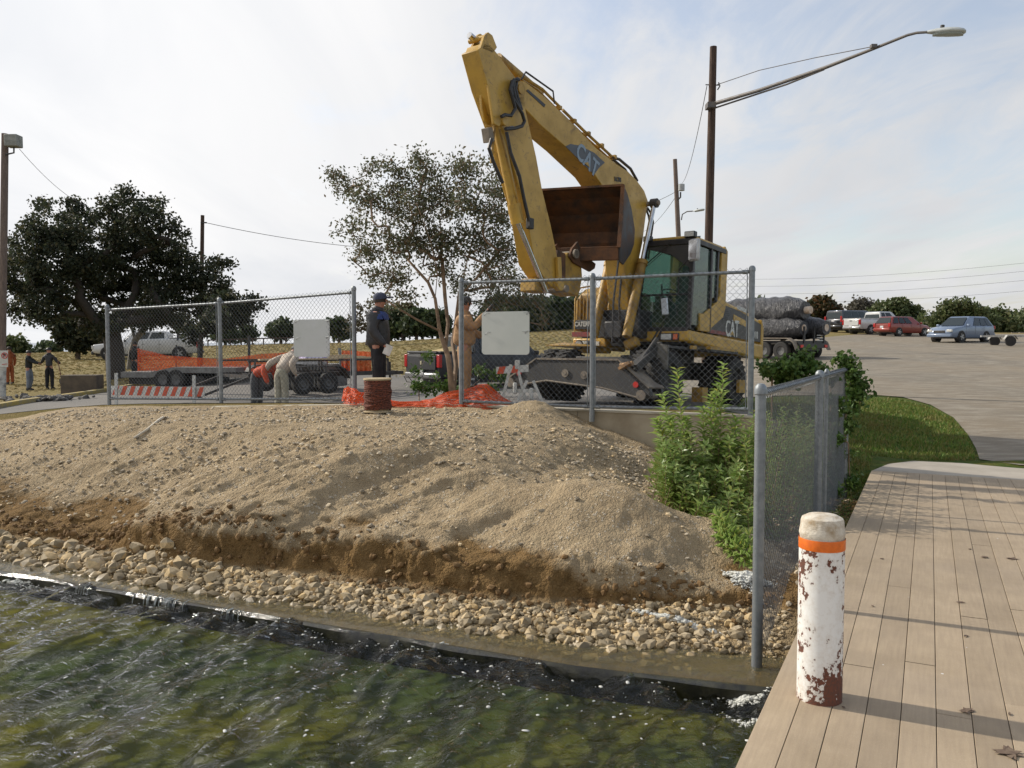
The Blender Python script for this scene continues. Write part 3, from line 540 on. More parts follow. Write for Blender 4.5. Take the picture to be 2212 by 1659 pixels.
# ---------------------------------------------------------------- bollard
def boll_mat():
    m, t, b = newmat('chipped_white_paint'); v = pos(t, True); s = nd(t, 'ShaderNodeSeparateXYZ'); t.links.new(v, s.inputs[0])
    n1 = nz(t, 5, 3, .5, v, sc=(1, 1, .55)); n2 = nz(t, 34, 5, .65, v, sc=(1, 1, .8)); n3 = nz(t, 90, 3, .6, v)
    low = rng_(t, s.outputs[2], .34, .02, 0, .028); mid = rng_(t, s.outputs[2], .74, .66, -.05, .012)
    k = mth(t, 'ADD', mth(t, 'ADD', mth(t, 'MULTIPLY', n1, .55), mth(t, 'MULTIPLY', n2, .5)), mth(t, 'ADD', low, mid))
    chip = rng_(t, k, .562, .570); dirt = rng_(t, mth(t, 'ADD', k, mth(t, 'MULTIPLY', n3, .1)), .50, .66, 0, .55)
    c = mixc(t, dirt, (.80, .79, .76), (.55, .47, .38)); dl = rng_(t, s.outputs[2], .16, .0, 0, .65); c = mixc(t, mth(t, 'MULTIPLY', dl, rng_(t, n2, .3, .6)), c, (.42, .34, .25))
    c = mixc(t, chip, c, mixc(t, rng_(t, n3, .35, .65), (.17, .055, .03), (.10, .05, .035)))
    t.links.new(c, b.inputs['Base Color']); t.links.new(rng_(t, chip, 0, 1, .42, .9), b.inputs['Roughness']); bump(t, b, mth(t, 'SUBTRACT', 1.0, chip), .5, .004); return m
bc = P(1769, 1521, 1.65*1800/781); bo = thing('bollard', 'white painted steel bollard with rust chips and one orange band on the dock edge', 'bollard', (bc.x, bc.y, 0)); R_ = .1005
q = MB(); q.lathe([(.0, .0), (R_+.001, 0), (R_, .01), (R_, .745)], (0, 0, 0), n=48); q.build('post_body', boll_mat(), bo)
q = MB(); q.lathe([(R_+.0015, .705), (R_+.002, .707), (R_+.002, .753), (R_+.0015, .755)], (0, 0, 0), n=48); q.build('orange_band', M('orange_tape', (.80, .17, .012), (.66, .13, .01), 30, .45), bo)
q = MB(); q.lathe([(R_-.004, .745), (R_-.002, .765), (R_+.001, .775), (R_-.001, .79), (R_-.005, .812), (R_-.006, .83), (.09, .845), (.066, .858), (.03, .864), (0, .865)], (0, 0, 0), n=48)
q.build('concrete_cap', M('stained_concrete_cap', (.66, .60, .50), (.36, .27, .17), 16, .9, bmp=.6, bscale=60, lo=.4, hi=.68), bo)
# ---------------------------------------------------------------- chain link fences
galv = M('galvanised_steel', (.27, .29, .30), (.19, .205, .215), 14, .5, .55, bmp=.15, bscale=80, obj=False, lo=.35, hi=.65)
wire_m = M('chain_link_wire', (.21, .22, .225), (.14, .148, .15), 30, .5, .5, obj=False)
def chain(a, b, za, zb, ha, hb, cell, r, parent, top_over=.05, name='wire_mesh'):
    """a, b: xy ends; za, zb: bottom heights; ha, hb: top heights"""
    a = Vector(a[:2]); b = Vector(b[:2]); e = (b-a); Lh = e.length; e.normalize(); nrm = Vector((-e.y, e.x)); nw = int(Lh/cell); cell = Lh/nw
    nr = int(round(((ha-za)+(hb-zb))/2/cell)); i = np.arange(nw+1)[:, None]; j = np.arange(nr+1)[None]
    sgn = np.where((i+j) % 2 == 0, 1, -1); xx = np.clip(i*cell+sgn*cell*.5, 0, Lh); k = xx/Lh; zz = (za+(zb-za)*k)+((ha-za)+((hb-zb)-(ha-za))*k)*(j/nr); off = sgn*r*.9
    C = np.stack([a.x+e.x*xx+nrm.x*off, a.y+e.y*xx+nrm.y*off, zz+0*xx], -1); n3 = 3
    ring = np.array([(math.cos(2*math.pi*q/n3+.5)*r, math.sin(2*math.pi*q/n3+.5)*r) for q in range(n3)])
    V = C[:, :, None, :]+np.stack([ring[:, 0]*e.x+ring[:, 1]*nrm.x, ring[:, 0]*e.y+ring[:, 1]*nrm.y, ring[:, 0]*.0], -1)[None, None]
    idx = np.arange(V[..., 0].size).reshape(nw+1, nr+1, n3); f = np.stack([idx[:, :-1, :], idx[:, :-1, [1, 2, 0]], idx[:, 1:, [1, 2, 0]], idx[:, 1:, :]], -1).reshape(-1, 4)
    return npmesh(name, V.reshape(-1, 3), f, wire_m, parent)
def fpost(parent, x, y, z0, z1, r=.036):
    q = MB(); q.cyl((x, y, z0-.15), (x, y, z1-.03), r, n=20); o = q.build('post', galv, parent, False)
    q = MB(); q.lathe([(r+.001, z1-.07), (r+.006, z1-.065), (r+.006, z1-.035), (r, z1-.015), (r*.6, z1), (0.0001, z1+.004)], (x, y, 0), n=20); q.build('post_cap', galv, o, True)
def rail(parent, a, b, r=.021, name='rail'):
    q = MB(); q.cyl(a, b, r, n=14); d = (b-a).normalized()
    for s_, e in ((a, d), (b, -d)): q.cyl(s_+e*.02, s_+e*.085, r+.007, n=14)
    m = a+(b-a)*random.uniform(.4, .6); q.cyl(m-d*.05, m+d*.05, r+.002, n=14); q.build(name, galv, parent, False)
def fpt(px, yt, yb, h=1.85): d = h*1800/(yb-yt); q = P(px, yt, d); return Vector((q.x, q.y, q.z-h)), q.z
def fencerun(name, label, specs, cell, railtop, over=.05, zbot=.05, r=.0029):
    pts = [s if isinstance(s[0], Vector) else fpt(*s) for s in specs]; c = pts[0][0]; root = thing(name, label, 'fence', c)
    for b_, zt in pts: fpost(root, b_.x, b_.y, b_.z, zt)
    for (b0, t0), (b1, t1) in zip(pts[:-1], pts[1:]):
        e = (b1-b0); e.z = 0; e.normalize(); A = Vector((b0.x, b0.y, t0-railtop))+e*.03; B = Vector((b1.x, b1.y, t1-railtop))-e*.03
        rail(root, A, B, name='top_rail'); rail(root, Vector((b0.x, b0.y, b0.z+zbot))+e*.03, Vector((b1.x, b1.y, b1.z+zbot))-e*.03, name='bottom_rail')
        nrm = Vector((-e.y, e.x, 0)); off = nrm*(-.028 if nrm.y < 0 else -.028)
        chain(b0+e*.04+off, b1-e*.04+off, b0.z+zbot-.02, b1.z+zbot-.02, t0-railtop+over, t1-railtop+over, cell, r, None).parent = root
        root.children[-1].matrix_parent_inverse = pmat(root).inverted()
        for s_, bb, tt in ((1, b0, t0), (-1, b1, t1)):
            o_ = bb+e*(.055*s_)+off; MB().cyl((o_.x, o_.y, bb.z+zbot), (o_.x, o_.y, tt-railtop+.02), .006, n=6).build('tension_bar', galv, root, False)
    return root, pts
FR, fr_pts = fencerun('chain_link_fence', 'grey chain link fence section with white sign in front of the excavator', [(996, 600, 873), (1280, 590, 886), (1625, 574, 892)], .041, .075)
FL, fl_pts = fencerun('chain_link_fence', 'grey chain link fence section on the left before the barricade', [(231, 658, 866), (474, 643, 868), (764, 618, 868)], .041, .10)
def near_post(v, zt=1.385): q = UV(-.14+(v-.25)*.012, v, -.45); return q
nf = thing('chain_link_fence', 'tall chain link fence running beside the dock with its first post in the water', 'fence', near_post(.25))
nps = [near_post(v) for v in (.25, 3.1, 3.62, 5.55)]
for k, q_ in enumerate(nps): fpost(nf, q_.x, q_.y, (-.75, -.45, -.45, -.42)[k], 1.39, (.034, .036, .02, .034)[k])
for a, b in ((0, 1), (1, 3)):
    A, B = nps[a].copy(), nps[b].copy(); A.z = B.z = 1.325; rail(nf, A, B, name='top_rail')
q0, q1 = nps[0], nps[3]
nf_m = chain(q0+Vector((.03, .05, 0)), q1, -.36, -.30, 1.36, 1.36, .031, .0017, nf); nf_m.matrix_parent_inverse = pmat(nf).inverted()
q = MB(); e = (q1-q0).normalized(); r = random.Random(3)
for k in range(90):
    p = q0+e*(.04+k*.0655); p = Vector((p.x, p.y, 1.325)); nn = Vector((-e.y, e.x, 0))
    q.tube([p+nn*.03-Vector((0, 0, .05)), p+nn*.028+Vector((0, 0, .02))+e*.03, p+Vector((0, 0, .03))+e*.03, p-nn*.028+e*.04+Vector((0, 0, .0))], .0035, 4, False)
q.build('tie_wire', wire_m, nf, False)
# blank sign panels hung on the fences
def sign(px0, py0, px1, py1, pts, label, col):
    (a, _), (b, _) = pts; cx = (px0+px1)/2; r = ray(cx, 700); # intersection with the fence line in plan
    e = (b-a); tpar = (a.x*r.y-a.y*r.x)/(e.y*r.x-e.x*r.y); d = a.y+e.y*tpar; d -= .05
    A = P(px0, py0, d+ (px0-cx)*e.y/e.x*d/1800); B = P(px1, py0, d+(px1-cx)*e.y/e.x*d/1800); C = P(px1, py1, B.y); D = P(px0, py1, A.y); A.z = B.z = (A.z+B.z)/2; C.z = D.z = (C.z+D.z)/2
    ex = (B-A).normalized(); up = Vector((0, 0, 1)); W = (B-A).length; H = A.z-D.z; rr = .05; out = []
    for qx, qy, a0 in ((W-rr, H-rr, 0), (rr, H-rr, 90), (rr, rr, 180), (W-rr, rr, 270)):
        for k in range(5): an = math.radians(a0+k*22.5); out.append(D+ex*(qx+rr*math.cos(an))+up*(qy+rr*math.sin(an)))
    nrm = ex.cross(up).normalized(); root = thing('sign_panel', label, 'sign', D+ex*W/2)
    q = MB(); q.prism(out, nrm*.003); q.build('sheet', col, root, False)
    for fx, fy in ((.06, .93), (.95, .93), (.08, .48), (.92, .5)): c = D+ex*W*fx+up*H*fy; q = MB(); q.cyl(c-nrm*.004, c+nrm*.012, .009, n=8); q.tube([c+nrm*.01, c+nrm*.012+ex*.05+up*.03, c+nrm*.01+ex*(.09 if fx < .5 else -.05)+up*.02], .0035, 5); q.build('bolt_wire', galv, root, False)
sg = M('faded_sign_sheet', (.52, .54, .50), (.47, .495, .46), 2.2, .42, bmp=.05, obj=False)
sign(1041, 673, 1144, 766, (fr_pts[0], fr_pts[1]), 'blank pale grey sign sheet on the right fence section beside the tan coverall man', sg)
sg2 = M('faded_sign_sheet_shiny', (.47, .48, .48), (.42, .44, .42), 2.2, .35, .2, obj=False)
sign(635, 690, 713, 771, (fl_pts[1], fl_pts[2]), 'blank silvery grey sign sheet on the left fence section', sg2)
# ---------------------------------------------------------------- excavator (machine frame: x forward, y left, z up)
def steel(name, c, c2=None, rough=.45, **k): return M(name, c, c2, k.pop('scale', 3), rough, k.pop('metal', 0), bmp=k.pop('bmp', .12), bscale=40, **k)
yel = M('machine_yellow_paint', (.50, .30, .045), (.33, .20, .04), 3.2, .45, bmp=.12, bscale=30, lo=.42, hi=.75, coat=.05, stain=(.17, .10, .03))
yel2 = M('worn_yellow_paint', (.40, .235, .036), (.20, .12, .035), 4, .55, bmp=.15, bscale=30, lo=.42, hi=.7, stain=(.10, .06, .025))
blk = M('black_paint', (.022, .022, .024), (.05, .045, .04), 5, .45, lo=.45, hi=.75)
dkg = M('dusty_dark_steel', (.034, .034, .035), (.066, .060, .052), 3, .65, bmp=.2, bscale=40, lo=.4, hi=.7)
dust = M('dust_covered_steel', (.26, .22, .17), (.16, .135, .11), 5, .9, bmp=.2, bscale=50)
rust = M('rusted_bucket_steel', (.15, .062, .022), (.055, .035, .024), 3.2, .75, .1, bmp=.4, bscale=24, lo=.40, hi=.62)
rustd = M('dark_bucket_steel', (.045, .042, .042), (.11, .055, .028), 3.0, .6, .3, bmp=.3, bscale=24, lo=.45, hi=.7)
chrome = M('chrome_rod', (.62, .62, .62), (.45, .45, .45), 6, .18, .95)
rubber = M('tyre_rubber', (.022, .021, .02), (.05, .045, .038), 9, .85, bmp=.3, bscale=50, lo=.45, hi=.7)
hose_m = M('hydraulic_hose', (.015, .015, .016), (.035, .03, .028), 12, .5)
redref = M('red_reflector', (.60, .03, .015), (.45, .02, .012), 30, .25)
orng = M('orange_lens', (.70, .14, .02), (.6, .1, .02), 30, .2)
lens = M('lamp_lens', (.62, .62, .58), (.45, .45, .42), 60, .15)
redstripe = M('dull_red_stripe', (.22, .035, .03), (.15, .03, .03), 9, .5)
letter_w = M('decal_letter', (.62, .62, .58), (.5, .5, .46), 9, .5)
letter_b = M('decal_plate_grey', (.055, .06, .07), (.075, .08, .09), 6, .45)
def glassm(name, c, rough=.03, tr=.75):
    if name in MATS: return MATS[name]
    m, t, b = newmat(name); b.inputs['Base Color'].default_value = c+(1,); b.inputs['Roughness'].default_value = rough; b.inputs['IOR'].default_value = 1.45; b.inputs['Transmission Weight'].default_value = tr; MATS[name] = m; return m
cabglass = glassm('tinted_cab_glass', (.30, .46, .40), .02, .9); carglass = glassm('car_glass', (.03, .04, .042), .04, .25)
_h = math.radians(38); _t = math.radians(3)
hv = Vector((-math.sin(_h), -math.cos(_h), 0)); lv = Vector((math.cos(_h), -math.sin(_h), 0))
Xv = hv*math.cos(_t)+Vector((0, 0, 1))*math.sin(_t); Zv = -hv*math.sin(_t)+Vector((0, 0, 1))*math.cos(_t)
MO = Vector((2.886, 16.2, .5)); MR = Matrix((Xv, lv, Zv)).transposed()
ex = thing('excavator', 'yellow wheeled excavator with raised boom and tucked brown bucket behind the right fence', 'excavator', MO, MR.to_euler())
MRi = MR.inverted()
def MP(px, py, ax, val):
    d = MRi @ ray(px, py); o = MRi @ (Vector((0, 0, CAMZ))-MO); return o+d*((val-o[ax])/d[ax])
def B(q, name, mat, parent=None, **k): return q.build(name, mat, parent or ex, True, **k)
def sideprism(pts, y0, y1): return MB().prism([(a, y0, b) for a, b in pts], (0, y1-y0, 0))
def text(body, size, mat, parent, loc, xdir, updir, ext=.004, name='lettering', align='CENTER', squeeze=1.0, shear=0.0, local=True, bold=.022):
    c = bpy.data.curves.new(name, 'FONT'); c.body = body; c.size = size; c.extrude = ext; c.align_x = align; c.align_y = 'CENTER'; c.offset = .0; c.resolution_u = 3; c.shear = shear; c.offset = bold*size
    tmp = bpy.data.objects.new(name, c); COL.objects.link(tmp); bpy.context.view_layer.update(); me = bpy.data.meshes.new_from_object(tmp.evaluated_get(bpy.context.evaluated_depsgraph_get())); bpy.data.objects.remove(tmp); me.name = name; me.materials.clear()
    o = bpy.data.objects.new(name, me); COL.objects.link(o); x = Vector(xdir).normalized(); u = Vector(updir); z = x.cross(u).normalized(); u = z.cross(x)
    m = Matrix((x, u, z)).transposed().to_4x4(); m.translation = Vector(loc); m = m @ Matrix.Diagonal((squeeze, 1, 1, 1))
    o.matrix_world = m; me.materials.append(mat); o.parent = parent
    if parent is not None and not local: o.matrix_parent_inverse = pmat(parent).inverted()
    return o
# undercarriage
B(MB().box((.65, 0, .62), (3.3, .95, .34)).box((2.0, 0, .55), (.5, 1.7, .22)).box((-.7, 0, .55), (.45, 1.7, .22)), 'chassis', dkg, bevel=.02)
B(MB().lathe([(.0, .76), (.62, .76), (.62, 1.0), (.55, 1.12), (0, 1.12)], (0, 0, 0), n=32), 'slew_ring', blk)
def wheel_mb(r=.455, w=.28, lugs=22):
    q = MB(); pr = [(r*.56, -w/2), (r*.90, -w/2), (r*.98, -w*.36), (r, -w*.15), (r, w*.15), (r*.98, w*.36), (r*.90, w/2), (r*.56, w/2)]; q.lathe(pr, (0, 0, 0), (0, 1, 0), 36)
    for k in range(lugs):
        a = 2*math.pi*k/lugs
        for s in (-1, 1):
            aa = a+(.14 if s > 0 else 0); c = Vector((math.cos(aa)*r, s*w*.24, math.sin(aa)*r)); rot = Matrix.Rotation(-aa, 3, 'Y') @ Matrix.Rotation(.5*s, 3, 'X'); q.box(c, (.035, w*.5, .055), rot)
    return q
tyre0 = None
for wx in (2.0, -.7):
    for sd in (-1, 1):
        for k, off in enumerate((1.12, .80)):
            wr = thing('wheel', None, None, (wx, sd*off, .455)); wr.parent = ex
            if tyre0 is None: tyre0 = wheel_mb().build('tyre', rubber, wr); rim0 = MB().lathe([(0, .02), (.12, .02), (.14, .06), (.22, .07), (.25, .13), (.26, .14), (.26, -.14), (.24, -.14), (.23, 0), (0, .0)], (0, 0, 0), (0, 1, 0), 24).build('rim', dkg, wr)
            else:
                a = tyre0.copy(); COL.objects.link(a); a.parent = wr; a.rotation_euler = (0, random.random(), 0); b_ = rim0.copy(); COL.objects.link(b_); b_.parent = wr; b_.rotation_euler = (0, 0, 0 if sd > 0 else math.pi)
# outrigger beam across the front
bp = [MP(*q, 0, 2.85) for q in ((1105, 842), (1096, 826), (1110, 806), (1160, 774), (1332, 776), (1355, 800), (1402, 838), (1405, 856), (1388, 868), (1362, 858), (1300, 840), (1180, 824), (1140, 830))]
B(MB().prism(bp, (-.10, 0, 0)), 'outrigger_plate', dkg, bevel=.012)
B(MB().prism([p-Vector((.40, 0, 0)) for p in bp], (-.06, 0, 0)), 'rear_plate', dkg)
tp = [MP(1160, 773, 0, 2.87), MP(1333, 775, 0, 2.87)]; B(MB().add([tp[0], tp[1], tp[1]+Vector((-.58, 0, .02)), tp[0]+Vector((-.58, 0, .02)), tp[0]-Vector((0, 0, .03)), tp[1]-Vector((0, 0, .03)), tp[1]+Vector((-.58, 0, -.01)), tp[0]+Vector((-.58, 0, -.01))], [(0, 1, 2, 3), (4, 5, 1, 0), (5, 6, 2, 1), (6, 7, 3, 2), (7, 4, 0, 3)]), 'top_plate', dust)
a, b_ = MP(1334, 776, 0, 2.86), MP(1402, 838, 0, 2.86); B(MB().bar((a+b_)/2-(b_-a)*.0+Vector((-.25, 0, .0))-(b_-a)*.5, (a+b_)/2+Vector((-.25, 0, 0))+(b_-a)*.5, .52, .025), 'shoulder_plate', dust)
a, b_ = MP(1159, 774, 0, 2.86), MP(1100, 815, 0, 2.86); B(MB().bar(a+Vector((-.25, 0, 0)), b_+Vector((-.25, 0, 0)), .52, .025), 'shoulder_plate', dust)
bot = [MP(*q, 0, 2.87) for q in ((1118, 832), (1180, 822), (1300, 838), (1388, 862))]; B(MB().tube(bot, .018, 6), 'lower_lip', dust)
for px, py in ((1388, 854), (1106, 826)):
    c = MP(px, py, 0, 2.87); B(MB().cyl(c+Vector((-.5, 0, 0)), c+Vector((.05, 0, 0)), .055).cyl(c+Vector((.05, 0, 0)), c+Vector((.065, 0, 0)), .085), 'pivot_pin', dust)
for px, py in ((1374, 831), (1122, 806)):
    c = MP(px, py, 0, 2.86); B(MB().cyl(c, c+Vector((.02, 0, 0)), .05), 'reflector', redref)
for px, py in ((1221, 806), (1262, 810)):
    c = MP(px, py, 0, 2.86); B(MB().cyl(c, c+Vector((.012, 0, 0)), .07).cyl(c, c+Vector((.02, 0, 0)), .03), 'access_cover', dust)
# raised outrigger leg and foot plate
a, b_ = MP(1370, 795, 0, 2.75), MP(1425, 745, 0, 2.2); B(MB().bar(a, b_, .16, .12).cyl(a-Vector((0, 0, .05)), b_+Vector((.1, 0, .1)), .035), 'outrigger_leg', dkg)
fp = [MP(*q, 0, 2.35) for q in ((1412, 740), (1443, 745), (1440, 798), (1404, 792))]; B(MB().prism(fp, (-.05, 0, 0)), 'outrigger_foot', M('scuffed_steel', (.15, .145, .13), (.09, .085, .075), 7, .6, .3, bmp=.2, bscale=30), bevel=.006)
a = MP(1352, 790, 0, 2.9); B(MB().box(a, (.16, .22, .05), Matrix.Rotation(.5, 3, 'X')).cyl(a-Vector((0, .1, 0)), a+Vector((0, .12, .04)), .04), 'pivot_lug', M('bare_rusty_steel', (.40, .24, .11), (.22, .13, .07), 18, .6, .3))
B(MB().box((1.55, 1.14, .98), (1.0, .12, .04)).box((.1, 1.22, .98), (1.2, .25, .05)), 'step_plate', dkg); B(MB().box((.15, 1.30, 1.02), (1.15, .10, .05)).box((1.28, 1.28, 1.0), (.15, .06, .06)), 'step_edge', yel2)
B(MB().box((-.8, 1.30, .35), (.3, .06, .25)), 'marker_plate', yel2); B(MB().box((.9, 1.25, .18), (.22, .2, .26)), 'wheel_chock', yel2)
# upper frame
B(MB().box((-.35, 0, 1.16), (3.2, 2.1, .16)), 'revolving_frame', blk)
def bumper(pts, y): return pts
fr = MB()
fr.prism([(1.18, .10, 1.10), (1.18, 1.23, 1.10), (1.18, 1.23, 1.30), (1.18, .10, 1.30)], (.20, 0, 0)); B(fr, 'front_bumper', yel, bevel=.035)
sk = MB(); sk.prism([(1.30, 1.10, 1.08), (-2.0, 1.10, .90), (-2.0, 1.10, 1.22), (1.30, 1.10, 1.30)], (0, .14, 0)); B(sk, 'side_skirt', yel, bevel=.05)
B(MB().box((1.30, -.78, 1.02), (.22, .74, .28)).box((.4, -1.15, 1.08), (1.8, .12, .2)), 'right_bumper', yel, bevel=.03)
# headlights
for yy, zz in ((.86, 1.18), (-.86, 1.05)):
    hl = B(MB().box((1.385 if yy > 0 else 1.415, yy, zz), (.02, .40, .13)), 'headlight', blk, bevel=.008); x = 1.40 if yy > 0 else 1.43
    MB().box((x, yy-.05, zz), (.02, .20, .10)).build('lens', lens, hl, bevel=.008); MB().box((x, yy+(.13 if yy > 0 else -.17), zz), (.02, .08, .10)).build('indicator', orng, hl, bevel=.006)
B(MB().box((1.425, -.62, 1.05), (.02, .16, .10)), 'number_plate', lens)
for k in (0, 1): B(MB().prism([(1.392, .52+k*.07, 1.10), (1.392, .56+k*.07, 1.10), (1.392, .66+k*.07, 1.28), (1.392, .62+k*.07, 1.28)], (.006, 0, 0)), 'bumper_strap', blk)
# right tool box and tank with maker's plate
q = MB(); q.loft([[(x, -1.18, z0), (x, -.50, z0), (x, -.50, z1), (x, -.60, z1+.05), (x, -1.05, z1+.05), (x, -1.18, z1-.08)] for x, z0, z1 in ((1.30, 1.30, 1.95), (1.18, 1.30, 2.06), (.9, 1.30, 2.12), (-.4, 1.30, 2.12))]); B(q, 'tank_cover', yel2, bevel=.03)
B(MB().box((1.335, -.84, 1.42), (.07, .70, .17)), 'name_plate', blk, bevel=.004); B(MB().box((1.337, -.84, 1.235), (.08, .70, .09)), 'red_stripe', redstripe)
text('CATERPILLAR', .125, letter_w, ex, (1.373, -.84, 1.425), (0, 1, 0), (0, 0, 1), squeeze=.78)
for k in range(9): B(MB().box((1.325-.0, -.55-k*.07, 1.72), (.03, .02, .40)), 'grille_bar', yel2)
q = MB()
for yy in (-.38, -.52): q.tube([(1.38, yy, 1.30), (1.40, yy, 1.75), (1.36, yy, 1.86), (1.2, yy, 1.86)], .018, 8)
B(q, 'grab_rail', yel); q = MB(); q.tube([(1.36, -1.14, 1.28), (1.38, -1.14, 1.9), (1.25, -1.12, 2.13), (.9, -1.12, 2.2)], .016, 8); B(q, 'hand_rail', yel)
# fenders of the undercarriage beside the tank (small mirror)
c = MP(1252, 745, 0, 1.6); mr_ = B(MB().lathe([(0, 0), (.075, .0), (.09, .03), (.08, .05), (0, .055)], c, (1, .2, 0), 16), 'round_mirror', blk); MB().lathe([(0, .056), (.07, .056), (.07, .06), (0, .062)], c, (1, .2, 0), 16).build('mirror_glass', lens, mr_)
B(MB().tube([c, c+Vector((-.1, .1, .02)), (1.2, -.8, .95)], .012, 6), 'mirror_arm', blk)
B(MB().prism([(2.05, -1.3, .98), (1.5, -1.3, 1.06), (.9, -1.3, .98), (.9, -.3, .98), (2.05, -.3, .98)], (0, 0, .02)), 'fender', yel2)
# engine hood and counterweight
q = MB(); hood = [(.00, 1.26), (-.02, 1.96), (-.35, 1.94), (-1.5, 1.80), (-1.98, 1.70), (-2.06, 1.22)]
q.prism([(a, -1.18, b_) for a, b_ in hood], (0, 2.36, 0)); B(q, 'engine_hood', yel, bevel=.05)
q = MB(); q.loft([[(-2.30+.22*(abs(y)/1.2)**2.2, y, .94), (-2.30+.22*(abs(y)/1.2)**2.2, y, 1.55), (-2.18+.2*(abs(y)/1.2)**2.2, y, 1.70), (-1.95, y, 1.72), (-1.95, y, .94)] for y in (-1.22, -.8, -.4, 0, .4, .8, 1.22)]); B(q, 'counterweight', yel, bevel=.03)
# dark side panel with maker's letters
sp_ = [(.62, 1.31), (.48, 1.36), (-.02, 1.62), (-.10, 1.80), (-.14, 1.86), (-.9, 1.80), (-1.95, 1.62), (-2.0, 1.26), (.55, 1.30)]
B(MB().prism([(a, 1.185, b_) for a, b_ in sp_], (0, .02, 0)), 'side_panel', M('dark_grey_side_panel', (.05, .05, .052), (.075, .07, .06), 4, .55)); B(MB().prism([(.55, 1.206, 1.30), (-.35, 1.206, 1.30), (-.35, 1.206, 1.36), (.45, 1.206, 1.365)], (0, .005, 0)), 'red_stripe', redstripe)
for x0 in (-.22,): B(MB().box((x0, 1.20, 1.70), (.36, .03, .24)), 'air_intake', blk)
for k in range(6): B(MB().box((-.22, 1.218, 1.61+k*.036), (.34, .012, .010), Matrix.Rotation(.4, 3, 'X')), 'louvre', blk)
B(MB().prism([(-.55, 1.20, 1.60), (-1.15, 1.20, 1.52), (-1.15, 1.20, 1.64), (-.55, 1.20, 1.72)], (0, .012, 0)), 'panel_patch', yel)
text('CAT', .44, letter_w, ex, (-.50, 1.212, 1.43), (-1, 0, .02), (0, 0, 1), squeeze=.72, ext=.003); B(MB().prism([(-.40, 1.214, 1.32), (-.60, 1.214, 1.32), (-.50, 1.214, 1.40)], (0, .004, 0)), 'logo_triangle', yel)
text('M318', .20, letter_w, ex, (-1.60, 1.212, 1.38), (-1, 0, .02), (0, 0, 1), squeeze=.8, ext=.003)
B(MB().prism([(-.75, 1.186, 1.84), (-1.2, 1.186, 1.80), (-1.2, 1.186, 1.87), (-.75, 1.186, 1.91)], (0, .008, 0)), 'sticker', letter_w)
# cab
cx0, cx1, cy0, cy1, cz0, cz1 = 1.33, -.06, .16, 1.20, 1.31, 2.92
def cabpt(x, y, z): # front leans back a little towards the top
    k = (z-cz0)/(cz1-cz0); xf = x-(.10*k if x > 1 else 0); return (xf, cy0+.10*k if y < .5 else y+.0*k, z)
cb_ = MB()
def post(a, b, w): cb_.bar(cabpt(*a), cabpt(*b), w, w, (1, 0, 0))
for y in (cy0, cy1): post((cx0, y, cz0), (cx0, y, cz1-.05), .075)
post((cx0-.80, cy1, cz0), (cx0-.80, cy1, cz1-.08), .07); post((.27, cy1, 1.62), (.24, cy1, cz1-.08), .06)
post((cx0, cy0, cz0), (cx0, cy1, cz0), .09); post((cx0, cy0, 1.93), (cx0, cy1, 1.93), .035)
for y in (cy0+.03, cy1): post((cx0, y, cz0), (.3, y, cz0), .08); post((cx0-.05, y, cz1-.06), (cx1, y, cz1-.08), .09)
post((cx0-.02, cy0, cz1-.06), (cx0-.02, cy1, cz1-.06), .10); cabf = B(cb_, 'cab_frame', blk, bevel=.01)
# yellow rear pillar sweeping down to the bumper
yp = [(.95, 1.31), (.95, 1.62), (.80, 1.62), (.30, 1.86), (.14, 2.0), (.12, 2.86), (-.02, 2.94), (-.14, 2.86), (-.12, 1.80), (-.02, 1.62), (.45, 1.40), (.55, 1.31)]
B(MB().prism([(a, cy1-.02, b_) for a, b_ in yp], (0, .055, 0)), 'cab_pillar', yel, bevel=.012)
B(MB().prism([(a, cy0+.02, b_) for a, b_ in ((.12, 1.31), (.12, 2.86), (-.02, 2.94), (-.14, 2.86), (-.14, 1.31))], (0, cy1-cy0-.05, 0)).box((.0, .6, 1.5), (.1, .1, .1)), 'cab_rear_wall', yel2)
B(MB().prism([(1.20, cy0+.06, 2.90), (1.20, cy1-.02, 2.90), (.0, cy1-.02, 2.88), (.0, cy0+.06, 2.88)], (0, 0, .07)), 'cab_roof', yel, bevel=.03)
B(MB().prism([(1.22, .26, 2.86), (1.22, 1.14, 2.86), (.85, 1.14, 2.96), (.85, .26, 2.96)], (0, 0, .05)), 'roof_visor', blk)
B(MB().box((.9, 1.215, 1.47), (.10, .012, .16)), 'door_latch', blk)
def pane(pts, n, name='window'): B(MB().prism([cabpt(*p) for p in pts], n), name, cabglass)
pane([(cx0-.01, cy0+.04, 1.95), (cx0-.01, cy1-.04, 1.95), (cx0-.01, cy1-.04, 2.80), (cx0-.01, cy0+.04, 2.80)], (-.008, 0, 0), 'windshield'); pane([(cx0-.01, cy0+.04, 1.36), (cx0-.01, cy1-.04, 1.36), (cx0-.01, cy1-.04, 1.91), (cx0-.01, cy0+.04, 1.91)], (-.008, 0, 0), 'lower_windshield')
pane([(cx0-.06, cy1, 1.40), (cx0-.77, cy1, 1.40), (cx0-.77, cy1, 2.80), (cx0-.06, cy1, 2.80)], (0, -.008, 0), 'door_window'); pane([(.50, cy1, 1.9), (.30, cy1, 1.98), (.28, cy1, 2.80), (.50, cy1, 2.80)], (0, -.008, 0)); pane([(.22, cy1, 2.0), (.15, cy1, 2.04), (.15, cy1, 2.76), (.22, cy1, 2.78)], (0, -.008, 0))
pane([(cx0-.06, cy0+.01, 1.5), (.15, cy0+.01, 1.5), (.15, cy0+.01, 2.80), (cx0-.06, cy0+.01, 2.80)], (0, .008, 0))
